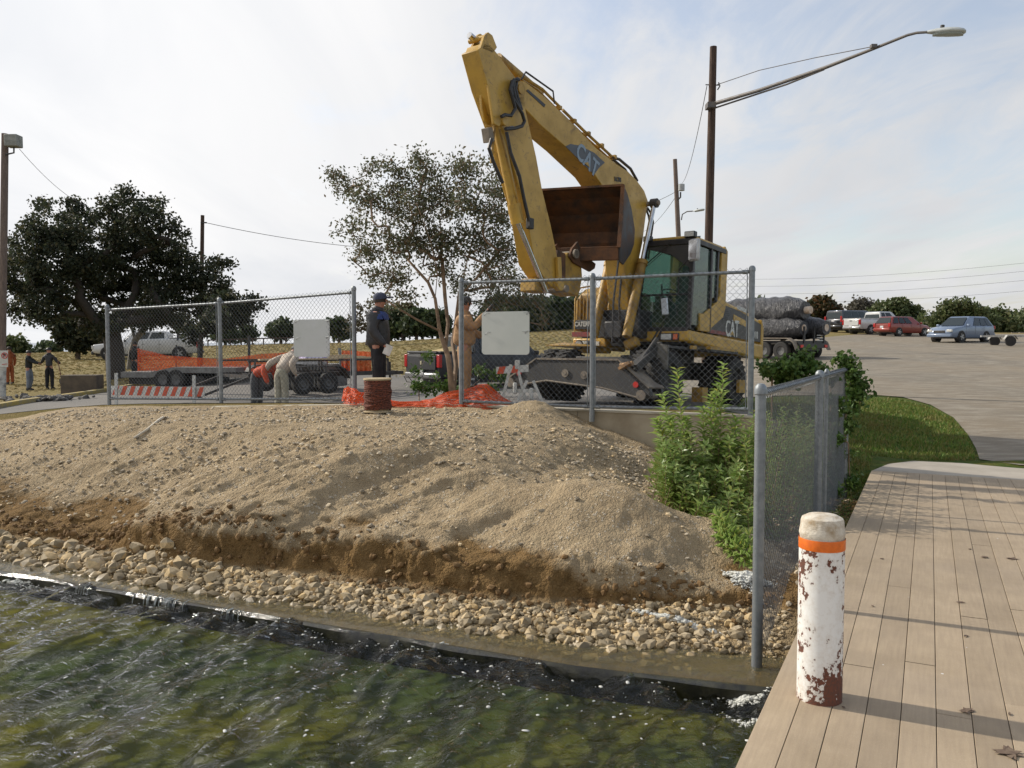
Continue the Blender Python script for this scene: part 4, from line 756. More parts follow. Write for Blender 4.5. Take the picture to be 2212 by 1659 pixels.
# upper windscreen sun strip
B(MB().prism([cabpt(cx0+.01, cy0+.04, 2.80), cabpt(cx0+.01, cy1-.04, 2.80), cabpt(cx0+.01, cy1-.04, 2.38), cabpt(cx0+.01, cy0+.62, 2.64), cabpt(cx0+.01, cy0+.05, 2.78)], (-.006, 0, 0)), 'sun_shade', M('sun_shade_black', (.03, .03, .03), (.05, .045, .04), 5, .6))
# inside
seat = B(MB().box((.45, .62, 1.78), (.50, .50, .14)).box((.22, .62, 2.12), (.12, .46, .60)).box((.20, .62, 2.50), (.09, .26, .18)), 'operator_seat', M('seat_fabric', (.05, .055, .07), (.08, .085, .10), 9, .9), bevel=.04)
B(MB().box((.45, .62, 1.5), (.4, .4, .44)).box((.55, .30, 1.85), (.5, .12, .25)).box((.55, .95, 1.85), (.4, .12, .25)).tube([(1.05, .62, 1.35), (.92, .62, 1.95)], .05, 8), 'control_console', blk, bevel=.02)
B(MB().lathe([(.165, -.012), (.18, 0), (.165, .012), (.155, 0), (.165, -.012)], (.90, .62, 2.0), (-.35, 0, .94), 20).box((.9, .62, 2.0), (.30, .03, .02)).tube([(.62, .30, 1.95), (.66, .30, 2.2)], .02, 6), 'steering_wheel', blk)
B(MB().box((1.235, .30, 2.955), (.10, .16, .10)), 'lamp_housing', blk, bevel=.015); B(MB().box((1.22, 1.13, 2.975), (.12, .20, .11)), 'lamp_housing', blk, bevel=.015); B(MB().box((1.292, .30, 2.955), (.012, .13, .075)), 'work_lamp', lens); B(MB().box((1.288, 1.13, 2.975), (.012, .17, .08)), 'work_lamp', lens)
# wiper and mirrors
B(MB().tube([cabpt(1.37, .18, 2.30), cabpt(1.38, .35, 2.42), cabpt(1.38, .78, 2.84)], .010, 5).tube([cabpt(1.38, .30, 2.37), cabpt(1.38, .70, 2.73)], .006, 5), 'wiper', blk)
B(MB().tube([cabpt(1.37, .76, 1.90), cabpt(1.39, .95, 1.75), cabpt(1.39, 1.0, 1.55)], .008, 5), 'lower_wiper', blk)
m1 = MP(1500, 540, 0, 1.55); mm = B(MB().box(m1, (.07, .24, .38), Matrix.Rotation(-.35, 3, 'Z')), 'wing_mirror', M('mirror_shell', (.55, .55, .53), (.4, .4, .4), 9, .4), bevel=.05); MB().box(m1+Vector((.036, -.012, 0)), (.012, .20, .33), Matrix.Rotation(-.35, 3, 'Z')).build('mirror_glass', chrome, mm, bevel=.004)
B(MB().tube([m1-Vector((0, .05, .1)), (1.45, 1.05, 2.35), (1.36, 1.0, 2.2), (1.36, 1.0, 1.9)], .012, 6), 'mirror_arm', blk)
m2 = MP(1436, 662, 0, 1.45); B(MB().box(m2, (.04, .13, .30), Matrix.Rotation(.12, 3, 'X')), 'front_mirror', M('pale_mirror_glass', (.62, .68, .74), (.5, .55, .6), 9, .25, .2), bevel=.018); B(MB().tube([m2, m2+Vector((0, .03, -.2)), (1.38, .7, 1.35)], .010, 6), 'mirror_arm', blk)
for k in (-1, 1): B(MB().tube([cabpt(1.36, cy0, 1.4+.0*k), cabpt(1.42, cy0-.03, 1.45), cabpt(1.40, cy0-.03, 2.3), cabpt(1.35, cy0, 2.35)], .014, 6), 'cab_grab_rail', blk) if k > 0 else None
# boom
YB = .20
bt = [(5.04, 4.68), (4.90, 4.73), (4.40, 4.65), (3.7, 4.47), (2.90, 4.22), (2.23, 4.10), (1.85, 4.06), (1.54, 3.97), (1.25, 3.84), (1.10, 3.68), (1.18, 3.30), (1.25, 2.90), (1.40, 2.45), (1.46, 2.0), (1.30, 1.45), (1.0, 1.25), (.95, 1.2), (1.55, 1.2), (1.72, 1.82), (1.86, 2.40), (1.95, 2.95), (2.25, 3.32), (2.72, 3.66), (2.92, 3.77), (3.76, 4.02), (4.43, 4.18), (4.84, 4.32), (5.10, 4.42), (5.16, 4.56)]
boom = B(sideprism(bt, -.20, YB), 'boom', yel, bevel=.014)
c = Vector((5.04, 0, 4.56)); MB().cyl(c-Vector((0, .26, 0)), c+Vector((0, .26, 0)), .07).cyl(c+Vector((0, .20, 0)), c+Vector((0, .235, 0)), .12).build('boom_pin', yel2, boom)
# decal on the boom
dc = [MP(*q, 1, YB) for q in ((1221, 316), (1232, 311), (1253, 315), (1283, 330), (1306, 351), (1293, 363), (1283, 377))]
MB().prism(dc, (0, .006, 0)).build('decal_plate', letter_b, boom)
xa = (MP(1283, 362, 1, YB)-MP(1252, 328, 1, YB)).normalized(); ca_ = MP(1268, 347, 1, YB)+Vector((0, .008, 0))
_ua = Vector((0, 1, 0)).cross(xa); text('CAT', .40, M('decal_letter_grey', (.24, .30, .36), (.2, .26, .32), 9, .5), boom, ca_, xa, _ua, squeeze=.85, ext=.003)
tri = [MP(*q, 1, YB+.012) for q in ((1262, 352), (1274, 362), (1270, 350))]; MB().prism(tri, (0, .003, 0)).build('logo_triangle', yel, boom)
c = MP(1334, 388, 1, YB)+Vector((0, .006, 0)); xt = (MP(1346, 390, 1, YB)-MP(1322, 386, 1, YB)).normalized(); text('EAL2703', .105, blk, boom, c, xt, Vector((0, 1, 0)).cross(xt), squeeze=.6, ext=.002)
MB().prism([MP(*q, 1, YB) for q in ((1136, 196), (1140, 193), (1178, 226), (1175, 232))], (0, .006, 0)).build('groove', blk, boom)
# pipes along the boom top
q = MB()
for yy in (.16, .07, -.08):
    q.tube([(4.9, yy, 4.80), (4.4, yy, 4.76), (3.95, yy, 4.63)], .022, 6); q.tube([(3.85, yy, 4.60), (3.2, yy, 4.42), (2.5, yy, 4.25), (2.3, yy, 4.20)], .024, 6)
q.build('hydraulic_pipes', yel2, boom)
MB().tube([(4.95, .18, 4.74), (4.85, .18, 4.88), (4.15, .18, 4.80), (4.1, .18, 4.62)], .014, 6).build('hose_guard', blk, boom)
q = MB()
for k in range(5): x = 3.95-k*.42; q.box((x, .04, 4.60-k*.095), (.06, .32, .06))
q.build('pipe_clamp', yel2, boom)
for yy in (.16, .05): MB().tube([(2.35, yy, 4.20), (2.1, yy, 4.22), (1.7, yy, 4.14), (1.45, yy, 3.98)], .026, 7).build('boom_hose', hose_m, boom)
# boom cylinders
for yy, nm in ((.34, 1), (-.34, 0)):
    top = Vector((1.12, yy, 3.62)); ft = Vector((1.95, yy, 1.15)); e = (ft-top)
    cyl = B(MB().cyl(top+e*.46, ft, .085, n=18).cyl(top+e*.44, top+e*.47, .10, n=18), 'boom_cylinder', yel2); MB().cyl(top, top+e*.46, .042, n=14).build('piston_rod', chrome, cyl)
    MB().cyl(top-Vector((0, .06, 0)), top+Vector((0, .06, 0)), .085, n=20).build('rod_eye', dkg, cyl)
B(MB().cyl((1.12, -.42, 3.62), (1.12, .44, 3.62), .045), 'boom_head_pin', dust)
[B(MB().tube([MP(a_, b_, 1, .1) for a_, b_ in pl], .02, 7), 'hose_loop', hose_m) for pl in (((1398, 448), (1407, 462), (1411, 480), (1408, 500), (1400, 560)), ((1396, 452), (1401, 466), (1404, 484), (1402, 503), (1395, 560)))]
for k, (px0, px1) in enumerate(((1336, 1322), (1345, 1338))):
    a = MP(px0, 562, 1, .1); b_ = MP(px1, 740, 1, .1); B(MB().tube([a, (a+b_)/2+Vector((.06, 0, 0)), b_], .02, 6), 'hose_loop', hose_m)
B(MB().box((1.45, -.02, 1.40), (.5, .9, .5)).box((1.75, .02, 1.28), (.3, .35, .3)), 'boom_foot_bracket', blk, bevel=.02); c = MP(1365, 742, 0, 1.7); B(MB().box(c, (.16, .26, .18), Matrix.Rotation(.4, 3, 'X')), 'swing_motor_cover', yel2, bevel=.03)
# stick
sp1 = [(5.96, 4.84), (5.87, 4.90), (5.84, 4.97), (5.70, 4.99), (5.56, 4.93), (5.15, 4.73), (4.92, 4.62), (4.84, 4.30), (4.55, 3.7), (4.38, 3.26), (4.12, 2.75), (3.96, 2.40), (3.84, 2.06), (3.86, 1.86), (3.98, 1.78), (4.14, 1.84), (4.50, 2.10), (4.76, 2.84), (5.33, 3.85), (5.72, 4.39)]
# spread the section: wider at the top
stk = B(sideprism(sp1, -.11, .20), 'stick', yel, bevel=.012)
q = MB()
for y0, pl in ((.15, ((1032, 106), (1041, 79), (1049, 71), (1058, 78), (1068, 104), (1060, 116))), (-.13, ((1012, 112), (1025, 79), (1032, 74), (1041, 80), (1046, 100), (1036, 118)))): q.prism([MP(a, b_, 1, y0) for a, b_ in pl], (0, .05, 0))
c_ = MP(1049, 80, 1, .17); q.cyl(c_, c_-Vector((0, .30, 0)), .035); q.build('stick_head_lug', yel, stk, bevel=.006)
MB().cyl((5.88, -.04, 5.12), (5.2, -.04, 4.98), .045, n=14).build('stick_cylinder_rod', chrome, stk); MB().cyl((5.25, -.04, 5.0), (4.2, -.04, 4.78), .08, n=16).build('stick_cylinder', yel2, stk)
ct = MP(1073, 266, 1, .10)
q = MB()
for y0, pl in ((.19, ((1050, 184), (1062, 188), (1074, 238), (1082, 262), (1074, 275), (1062, 268))), (.0, ((1033, 186), (1046, 190), (1056, 236), (1062, 262), (1052, 272), (1042, 262), (1037, 235)))): q.prism([MP(a, b_, 1, y0) for a, b_ in pl], (0, .04, 0))
q.cyl(ct-Vector((0, .16, 0)), ct+Vector((0, .16, 0)), .06); q.build('cylinder_bracket', yel, stk, bevel=.008)
ct = MP(1073, 266, 1, .10); co = MP(1117, 476, 1, .16); cr_ = MP(1180, 632, 1, .20)
bcy = B(MB().cyl(ct, co, .075, n=20).cyl(co-(co-ct).normalized()*.24, co+(co-ct).normalized()*.04, .10, n=20), 'bucket_cylinder', yel); MB().cyl(co, cr_, .038, n=14).build('piston_rod', chrome, bcy)
MB().cyl(ct+Vector((.02, .07, -.1)), co+Vector((.0, .09, 0)), .014, n=8).cyl(ct+Vector((.1, .05, -.05)), ct+Vector((.12, .02, -.6)), .018, n=8).build('cylinder_pipe', yel2, bcy)
for pl in ([(1121, 172), (1110, 173), (1104, 190), (1107, 210), (1118, 228), (1128, 245), (1133, 262), (1128, 272), (1112, 277), (1092, 279)], [(1118, 170), (1106, 176), (1102, 195), (1108, 215), (1113, 235), (1104, 250), (1090, 248), (1083, 252)], [(1062, 300), (1056, 320), (1066, 350), (1078, 378), (1086, 395)], [(1094, 285), (1103, 330), (1122, 380), (1132, 430), (1143, 478)]):
    B(MB().tube([MP(*q_, 1, .30) for q_ in pl], .026, 7), 'stick_hose', hose_m)
q = MB(); 
for pl in ([(1112, 171), (1108, 190), (1112, 210), (1122, 232)], [(1116, 172), (1113, 192), (1118, 212), (1126, 238)]): q.tube([MP(*q_, 1, .26) for q_ in pl], .030, 7)
B(q, 'hose_bundle', hose_m); c = MP(1054, 292, 1, .1); B(MB().box(c, (.10, .14, .20), Matrix.Rotation(.3, 3, 'Y')), 'valve_block', dust, bevel=.01); c = MP(1094, 278, 1, .27); B(MB().cyl(c, c+(MP(1107, 276, 1, .27)-c), .03), 'hose_fitting', chrome)
c = MP(1145, 483, 1, .26); B(MB().box(c, (.10, .08, .16)), 'pipe_fitting', dkg, bevel=.01)
q = MB(); q.box((3.92, .235, 2.05), (.10, .06, .45), Matrix.Rotation(.12, 3, 'Y')).cyl((3.92, .20, 1.84), (3.92, .29, 1.84), .09); B(q, 'stick_foot_lug', yel, bevel=.01)
B(MB().box((4.25, .02, 1.80), (.34, .30, .20)), 'rod_end_yoke', yel2, bevel=.02)
# bucket: open side towards the front
YL, YR = .66, -.90
prof = [(2.86, 3.53), (2.60, 3.43), (2.30, 3.22), (2.10, 2.95), (2.12, 2.75), (2.32, 2.56), (2.62, 2.42), (3.00, 2.40)]
q = MB()
for (a0, b0), (a1, b1) in zip(prof[:-1], prof[1:]):
    d = Vector((a1-a0, 0, b1-b0)).normalized(); nn = Vector((d.z, 0, -d.x))*.025; q.prism([(a0, YR, b0), (a1, YR, b1), (a1+nn.x, YR, b1+nn.z), (a0+nn.x, YR, b0+nn.z)], (0, YL-YR, 0))
bk = B(q, 'bucket_shell', rust); sd_ = [(2.90, 3.54), (2.66, 3.46), (2.36, 3.28), (2.08, 2.98), (2.10, 2.72), (2.32, 2.52), (2.62, 2.36), (2.76, 2.28), (2.98, 2.30), (3.02, 2.52), (2.95, 3.0)]
for y0 in (YR-.03, YL): B(MB().prism([(a, y0, b_) for a, b_ in sd_], (0, .03, 0)), 'bucket_side_plate', rustd, bevel=.004)
for y0 in (YR-.045, YL-.015): B(MB().prism([(a, y0, b_) for a, b_ in ((2.90, 3.55), (2.95, 3.0), (3.03, 2.52), (3.07, 2.52), (2.99, 3.0), (2.94, 3.55))], (0, .06, 0)), 'side_cutter', rust)
_b0 = None
B(MB().box((2.90, (YL+YR)/2, 3.54), (.10, YL-YR+.06, .035)), 'cutting_edge', rust); B(MB().box((3.00, (YL+YR)/2, 2.42), (.06, YL-YR, .20)).box((2.98, (YL+YR)/2, 2.53), (.10, YL-YR, .03)), 'bucket_back_beam', rust, bevel=.01)
_rz = Matrix.Translation((2.7, YL, 0)) @ Matrix.Rotation(math.radians(16), 4, 'Z') @ Matrix.Translation((-2.7, -YL, 0))
for o_ in ex.children:
    if o_.name.split('.')[0] in ('bucket_shell', 'bucket_side_plate', 'side_cutter', 'cutting_edge', 'bucket_back_beam'): o_.matrix_local = _rz
ear = [(3.02, 2.74), (2.98, 2.55), (2.94, 2.46), (2.95, 2.22), (3.08, 2.05), (3.25, 2.02), (3.40, 2.14), (3.48, 2.30), (3.42, 2.50), (3.30, 2.60)]
for y0 in (.02, -.38):
    pts = [MP(*q_, 1, .18) for q_ in ((1179+260, 0),)] if False else None
    e_ = [MP(*q_, 1, .12) for q_ in ((1246, 522), (1258, 548), (1285, 570), (1283, 580), (1273, 587), (1238, 568), (1228, 554), (1234, 537))]
    B(MB().prism([p+Vector((0, y0, 0)) for p in e_], (0, -.04, 0)), 'bucket_ear', rust, bevel=.004)
c = MP(1246, 548, 1, .20); B(MB().cyl(c+Vector((0, .0, 0)), c-Vector((0, .66, 0)), .05).cyl(c+Vector((0, .0, 0)), c+Vector((0, -.03, 0)), .075), 'ear_pin', dust)
lk = [MP(*q_, 1, .10) for q_ in ((1228, 545), (1215, 560), (1208, 600), (1214, 628), (1250, 640), (1258, 600), (1256, 572), (1238, 556))]; B(MB().prism(lk, (0, -.38, 0)), 'quick_coupler', yel2, bevel=.01)
l2 = [MP(*q_, 1, .16) for q_ in ((1205, 540), (1222, 548), (1222, 600), (1206, 612), (1200, 575))]; B(MB().prism(l2, (0, -.05, 0)), 'link_arm', rust, bevel=.006)
B(MB().cyl(lk[3]+Vector((0, .1, .03)), lk[3]-Vector((0, .5, -.03)), .06), 'link_pin', dust)
# ---------------------------------------------------------------- terrain lookup
def hit(px, py, dmax=80, lift=0):
    r = ray(px, py); o = Vector((0, 0, CAMZ)); prev = 3.0
    ds = np.concatenate([np.arange(3, 14, .04), np.arange(14, dmax, .25)]); X = r.x/r.y*ds; Y = ds; Z = CAMZ+r.z/r.y*ds; u, v = touv(X, Y)
    T = np.where(v < 5.45, mound_z(u, v), gz(X, Y)); k = np.where(Z <= T+lift)[0]
    k = k[0] if len(k) else len(ds)-1; return Vector((X[k], Y[k], T[k]))
def on(px, d): x = (px-1106)/F_*d; return Vector((x, d, gzs(x, d)))
# ---------------------------------------------------------------- vehicles
trim_ = M('dull_grey_rim', (.12, .12, .12), (.08, .08, .08), 9, .6, .3); silver = M('alloy_silver', (.42, .43, .44), (.30, .30, .31), 9, .35, .7); tyre_m = M('car_tyre', (.018, .018, .018), (.035, .032, .03), 9, .85)
def carpaint(n, c, rough=.3, coat=.5): return M(n, c, tuple(q*.85 for q in c), 1.4, rough, .15, coat=coat)
tail_m = M('tail_lamp_red', (.42, .015, .012), (.30, .01, .01), 20, .2); plate_m = M('number_plate_white', (.6, .6, .56), (.45, .45, .5), 40, .5); bumper_chrome = M('bumper_chrome', (.5, .5, .5), (.3, .3, .3), 12, .25, .85)
def car(label, cat, paint, pos_, hd, spec, group=None):
    ang = math.atan2(hd[1], hd[0]); root = thing(spec['name'], label, cat, pos_, (0, 0, ang), group); b = lambda q, n, m, par=root, **k: q.build(n, m, par, True, **k)
    L_, W_ = spec['L'], spec['W']; hw = W_/2; st_ = spec['stations']  # (x, half width factor, z bottom, z top)
    q = MB(); q.loft([[(x, -hw*f*.93, zb), (x, -hw*f, zb+.14), (x, -hw*f, zt-.20), (x, -hw*f*.97, zt-.05), (x, -hw*f*.88, zt), (x, hw*f*.88, zt), (x, hw*f*.97, zt-.05), (x, hw*f, zt-.20), (x, hw*f, zb+.14), (x, hw*f*.93, zb)] for x, f, zb, zt in st_])
    body = b(q, 'body', paint, bevel=.03)
    g = spec['green']; zb, zt = g['z']; wb, wt_ = hw*g['w'][0], hw*g['w'][1]
    def gp(x0, x1, s, t, side, out=0): # s: 0 front..1 rear ; t: 0 belt..1 roof
        xb = g['x'][0]+(g['x'][3]-g['x'][0])*s; xt = g['x'][1]+(g['x'][2]-g['x'][1])*s; return Vector((xb+(xt-xb)*t, side*(wb+(wt_-wb)*t+out), zb+(zt-zb)*t))
    xf0, xf1, xr1, xr0 = g['x']
    q = MB(); q.loft([[(xf0, -wb, zb-.05), (xf0, wb, zb-.05), (xr0, wb, zb-.05), (xr0, -wb, zb-.05)], [(xf1+.05, -wt_-.02, zt-.07), (xf1+.05, wt_+.02, zt-.07), (xr1-.05, wt_+.02, zt-.07), (xr1-.05, -wt_-.02, zt-.07)], [(xf1-.08, -wt_+.06, zt), (xf1-.08, wt_-.06, zt), (xr1+.08, wt_-.06, zt), (xr1+.08, -wt_+.06, zt)]])
    b(q, 'cabin', paint, bevel=.03)
    for side in (-1, 1):
        for s0, s1 in g['win']:
            q = MB(); pts = [gp(0, 0, s0, .08, side, .004), gp(0, 0, s1, .08, side, .004), gp(0, 0, s1, .86, side, .004), gp(0, 0, s0, .86, side, .004)]
            q.prism(pts, (0, side*.012, 0)); b(q, 'window', carglass)
    for s, nm, sg_ in ((0, 'windshield', 1), (1, 'rear_window', -1)):
        a = [gp(0, 0, s, .10, sd, -.09) for sd in (-1, 1)]+[gp(0, 0, s, .88, sd, -.09) for sd in (1, -1)]; q = MB(); q.prism([p+Vector((sg_*.012, 0, .0)) for p in a], (sg_*.014, 0, .008)); b(q, nm, carglass)
    wr = spec['wr']
    for k, wx in enumerate(spec['wx']):
        for sd in (-1, 1):
            b(MB().cyl((wx, sd*(hw*.70), wr), (wx, sd*(hw+.004), wr), wr*1.10, n=28), 'wheel_arch', blk)
            wh = thing('wheel', None, None, (wx, sd*(hw-.078), wr)); wh.parent = root
            MB().lathe([(wr*.6, -.11), (wr*.92, -.12), (wr, -.09), (wr, .09), (wr*.92, .125), (wr*.62, .125)], (0, 0, 0), (0, sd, 0), 26).build('tyre', tyre_m, wh)
            q = MB(); q.lathe([(0, .10), (wr*.12, .115), (wr*.18, .10), (wr*.2, .06), (wr*.58, .06), (wr*.63, .13), (wr*.64, -.1), (0, -.1)], (0, 0, 0), (0, sd, 0), 26)
            for j in range(5): a = j*1.2566; q.bar((0, sd*.10, 0), (math.cos(a)*wr*.6, sd*.10, math.sin(a)*wr*.6), .07, .03, (0, 1, 0))
            q.build('rim', silver, wh)
    xr, xf = st_[0][0], st_[-1][0]
    for sd in (-1, 1):
        tl = spec['tail']; b(MB().box((xr-.004+.03, sd*(hw*tl[0]), tl[1]), (.12, tl[2], tl[3])), 'tail_light', tail_m, bevel=.02)
        hl = spec['head']; b(MB().box((xf-.06, sd*(hw*hl[0]), hl[1]), (.16, hl[2], hl[3])), 'headlight', lens, bevel=.03)
        b(MB().box((xf0-.25 if spec.get('mx') is None else spec['mx'], sd*(hw+.10), zb+.06), (.10, .20, .15)), 'wing_mirror', spec.get('mm', paint), bevel=.03)
        for dx in spec['handles']: b(MB().box((dx, sd*(hw+.004), zb-.16), (.16, .02, .03)), 'door_handle', spec.get('hm', paint))
        for dx in spec['seams']: b(MB().box((dx, sd*(hw+.001), (zb+.45)/2+.1), (.012, .006, zb-.35)), 'door_seam', blk)
    b(MB().box((xf+.0, 0, spec['grille'][0]), (.05, W_*.42, spec['grille'][1])), 'grille', blk, bevel=.01); b(MB().box((xf-.02, 0, .42), (.16, W_*.90, .22)), 'front_bumper', spec.get('bm', paint), bevel=.05)
    b(MB().box((xr+.01, 0, .50), (.18, W_*.92, .20)), 'rear_bumper', spec.get('bm', paint), bevel=.05); b(MB().box((xr-.085 if not spec.get('hatchplate') else xr-.012, 0, spec.get('pz', .52)), (.02, .32, .16)), 'number_plate', plate_m)
    b(MB().box(((xr+xf)/2, 0, .30), (L_*.8, W_*.7, .16)), 'underbody', blk)
    return root
suv = dict(name='parked_car', L=4.7, W=1.85, stations=[(-2.35, .82, .42, .95), (-2.28, .93, .35, 1.05), (-1.7, 1, .28, 1.08), (0, 1, .26, 1.06), (1.05, 1, .26, 1.03), (1.9, .97, .28, .93), (2.25, .88, .32, .82), (2.35, .74, .40, .70)], green=dict(z=(1.02, 1.66), w=(.95, .72), x=(1.15, .25, -1.65, -2.28), win=((.30, .52), (.545, .74), (.77, .93))), wr=.35, wx=(1.42, -1.30), tail=(.82, .95, .22, .22), head=(.72, .72, .36, .16), handles=(.05, -.9), seams=(.95, -.05, -1.0), grille=(.66, .16), mm=None)
def sp_of(base, **k): d_ = dict(base); d_.update(k); return d_
def place(spec, wheel_px, gy, d, hd, wheel, side):
    """ground position so that the given wheel lands on the pixel"""
    h2 = Vector((hd[0], hd[1], 0)).normalized(); l2 = Vector((-h2.y, h2.x, 0)); x = (wheel_px-1106)/F_*d; p = Vector((x, d, 0))-h2*spec['wx'][wheel]-l2*(side*(spec['W']/2)); p.z = gzs(p.x, p.y); return p, (h2.x, h2.y)
blue_p = carpaint('steel_blue_paint', (.16, .21, .30)); sb = sp_of(suv, mm=blue_p)
p_, h_ = place(sb, 2076, 741, 53, (-.86, -.5), 0, 1); car('light blue crossover parked nose to the camera at the right, beside the boat trailer', 'car', blue_p, p_, h_, sb, 'cars parked on the lot')
red_p = carpaint('maroon_red_paint', (.24, .035, .022)); wag = sp_of(suv, L=4.5, W=1.75, wr=.32, stations=[(-2.2, .85, .40, .92), (-2.12, .95, .32, .98), (-1.6, 1, .26, 1.0), (0, 1, .24, .97), (1.0, 1, .24, .94), (1.8, .97, .26, .84), (2.15, .88, .30, .72), (2.25, .74, .38, .62)], green=dict(z=(.94, 1.52), w=(.95, .72), x=(1.15, .30, -1.75, -2.15), win=((.30, .50), (.525, .72), (.75, .93))), head=(.72, .62, .34, .14), tail=(.84, .85, .2, .3), grille=(.55, .12), mm=red_p, pz=.72, hatchplate=1)
p_, h_ = place(wag, 1941, 727, 65, (.92, .39), 1, -1); car('dark red hatchback wagon parked between the white pickup and the blue crossover', 'car', red_p, p_, h_, wag, 'cars parked on the lot')
def pickup(label, paint, p, hd, L=5.9, W=2.0, crew=False, wr=.38, cabback=None, bm=None, long=0, zr=1.22):
    st_ = [(-L/2, .93, .50, zr), (-L/2+.08, 1, .42, zr+.02), (-L/2+1.9+long, 1, .36, zr+.02), (.2, 1, .34, zr-.02), (1.35, 1, .34, 1.16), (2.5, .98, .36, 1.06), (L/2-.1, .93, .42, .98), (L/2, .84, .5, .85)]
    xr0 = -.95+(-.1 if crew else .25)-(.4 if crew else 0)
    gr = dict(z=(1.17, 1.88), w=(.94, .74), x=(1.45, .72, xr0+.12, xr0), win=((.22, .52), (.57, .92)) if crew else ((.26, .62), (.68, .92)))
    sp = dict(name='pickup_truck', L=L, W=W, stations=st_, green=gr, wr=wr, wx=(L/2-1.0, -L/2+1.15), tail=(.90, .98, .17, .42), head=(.78, .80, .34, .22), handles=(.1, -.95) if crew else (.1,), seams=(1.2, .15, -.9) if crew else (1.2, -.2), grille=(.80, .28), mm=blk if paint is not None else None, bm=bm or bumper_chrome, pz=.62, hm=blk)
    root = car(label, 'pickup truck', paint, p, hd, sp, None); xb = -L/2
    MB().box(((xb+.12+xr0-.12)/2, 0, zr+.022), (abs(xr0-.12-xb-.12)-.06, W*.76, .012)).build('bed_floor', blk, root)
    for sd in (-1, 1): MB().box(((xb+xr0)/2, sd*W*.42, zr+.05), (abs(xr0-xb)-.1, W*.10, .06)).build('bed_rail', paint, root, bevel=.015)
    MB().box((xb+.03, 0, zr+.04), (.10, W*.80, .06)).build('tailgate_cap', paint, root, bevel=.015)
    MB().box((xb-.035, 0, zr-.30), (.03, W*.78, .46)).build('tailgate', paint, root, bevel=.02); MB().box((xb-.055, 0, zr-.13), (.012, .26, .08)).build('tailgate_handle', blk, root)
    return root, sp
white_p = carpaint('white_vehicle_paint', (.55, .55, .54), .35); blackp = carpaint('black_vehicle_paint', (.018, .019, .022), .25, .8); greyb = carpaint('charcoal_vehicle_paint', (.030, .031, .034), .55, .1)
p_, h_ = place(dict(W=2.0, wx=(1.95, -1.8)), 1880, 723, 69, (.92, .39), 1, -1); pickup('white extended cab pickup parked on the lot behind the dark red wagon', white_p, p_, h_)
bs = sp_of(suv, L=5.3, W=2.0, wr=.39, stations=[(-2.65, .88, .46, 1.10), (-2.58, .97, .40, 1.18), (-1.9, 1, .34, 1.2), (0, 1, .34, 1.18), (1.3, 1, .34, 1.16), (2.3, .97, .36, 1.05), (2.6, .9, .4, .92), (2.65, .8, .5, .8)], green=dict(z=(1.16, 1.92), w=(.96, .82), x=(1.35, .65, -2.45, -2.6), win=((.22, .42), (.45, .66), (.69, .95))), wx=(1.65, -1.6), tail=(.90, 1.15, .15, .5), mm=blackp, pz=1.02, hatchplate=1)
p_, h_ = place(bs, 1836, 720, 73, (.90, .43), 1, -1); car('large black sport utility vehicle parked leftmost in the lot row', 'car', blackp, p_, h_, bs, 'cars parked on the lot')
p_, h_ = place(wag, 1800, 700, 98, (-.9, -.4), 0, 1); car('distant white car half hidden behind the black sport utility vehicle', 'car', white_p, p_, h_, sp_of(wag, mm=white_p), 'cars parked on the lot')
# grey pickup hitched to the trailer
hd_ = Vector((.74, .67, 0)).normalized(); rc = on(912, 27.4); cen = rc+hd_*2.95; cen.z = gzs(cen.x, cen.y)-.02
cp_, spc = pickup('charcoal pickup seen from behind with red tail lamps, hitched to the black trailer', greyb, cen, (hd_.x, hd_.y), crew=True)
q = MB(); q.box((-2.99, 0, .92), (.02, .20, .05)).prism([(-3.0, -.03, .86), (-3.0, .03, .86), (-3.0, .05, .98), (-3.0, -.05, .98)], (-.01, 0, 0)); q.build('tailgate_badge', M('badge_gold', (.62, .56, .38), (.5, .45, .3), 20, .3, .6), cp_)
q = MB(); q.add([(-2.6, -.8, 1.3), (-2.0, -.75, 1.3), (-1.7, .1, 1.3), (-2.4, .3, 1.3), (-2.3, -.5, 1.42), (-2.0, -.3, 1.45)], [(0, 1, 4), (1, 5, 4), (1, 2, 5), (2, 3, 5), (3, 4, 5), (3, 0, 4)]); tagp(q.build('straw_pile', M('straw', (.42, .33, .16), (.3, .22, .1), 30, .9), cp_, smooth=10))
for sy in (-.55, .55): MB().tube([(-3.02, sy*.2, .50), (-3.25, sy*.25, .28), (-3.45, sy*.3, .30), (-3.6, sy*.2, .5)], .012, 5).build('safety_chain', blk, cp_)
# white crew cab pickup on the grass under the oak
p2 = on(322, 56); hx = Vector((-.985, -.17, 0)); wp, _ = pickup('white crew cab pickup parked on the dry grass behind the orange netting', white_p, p2, (hx.x, hx.y), L=6.6, W=2.0, crew=True, wr=.42, bm=blk, long=.4, zr=1.38)
MB().box((-1.05, 0, 1.62), (.08, 1.5, .5)).build('headache_rack', silver, wp)
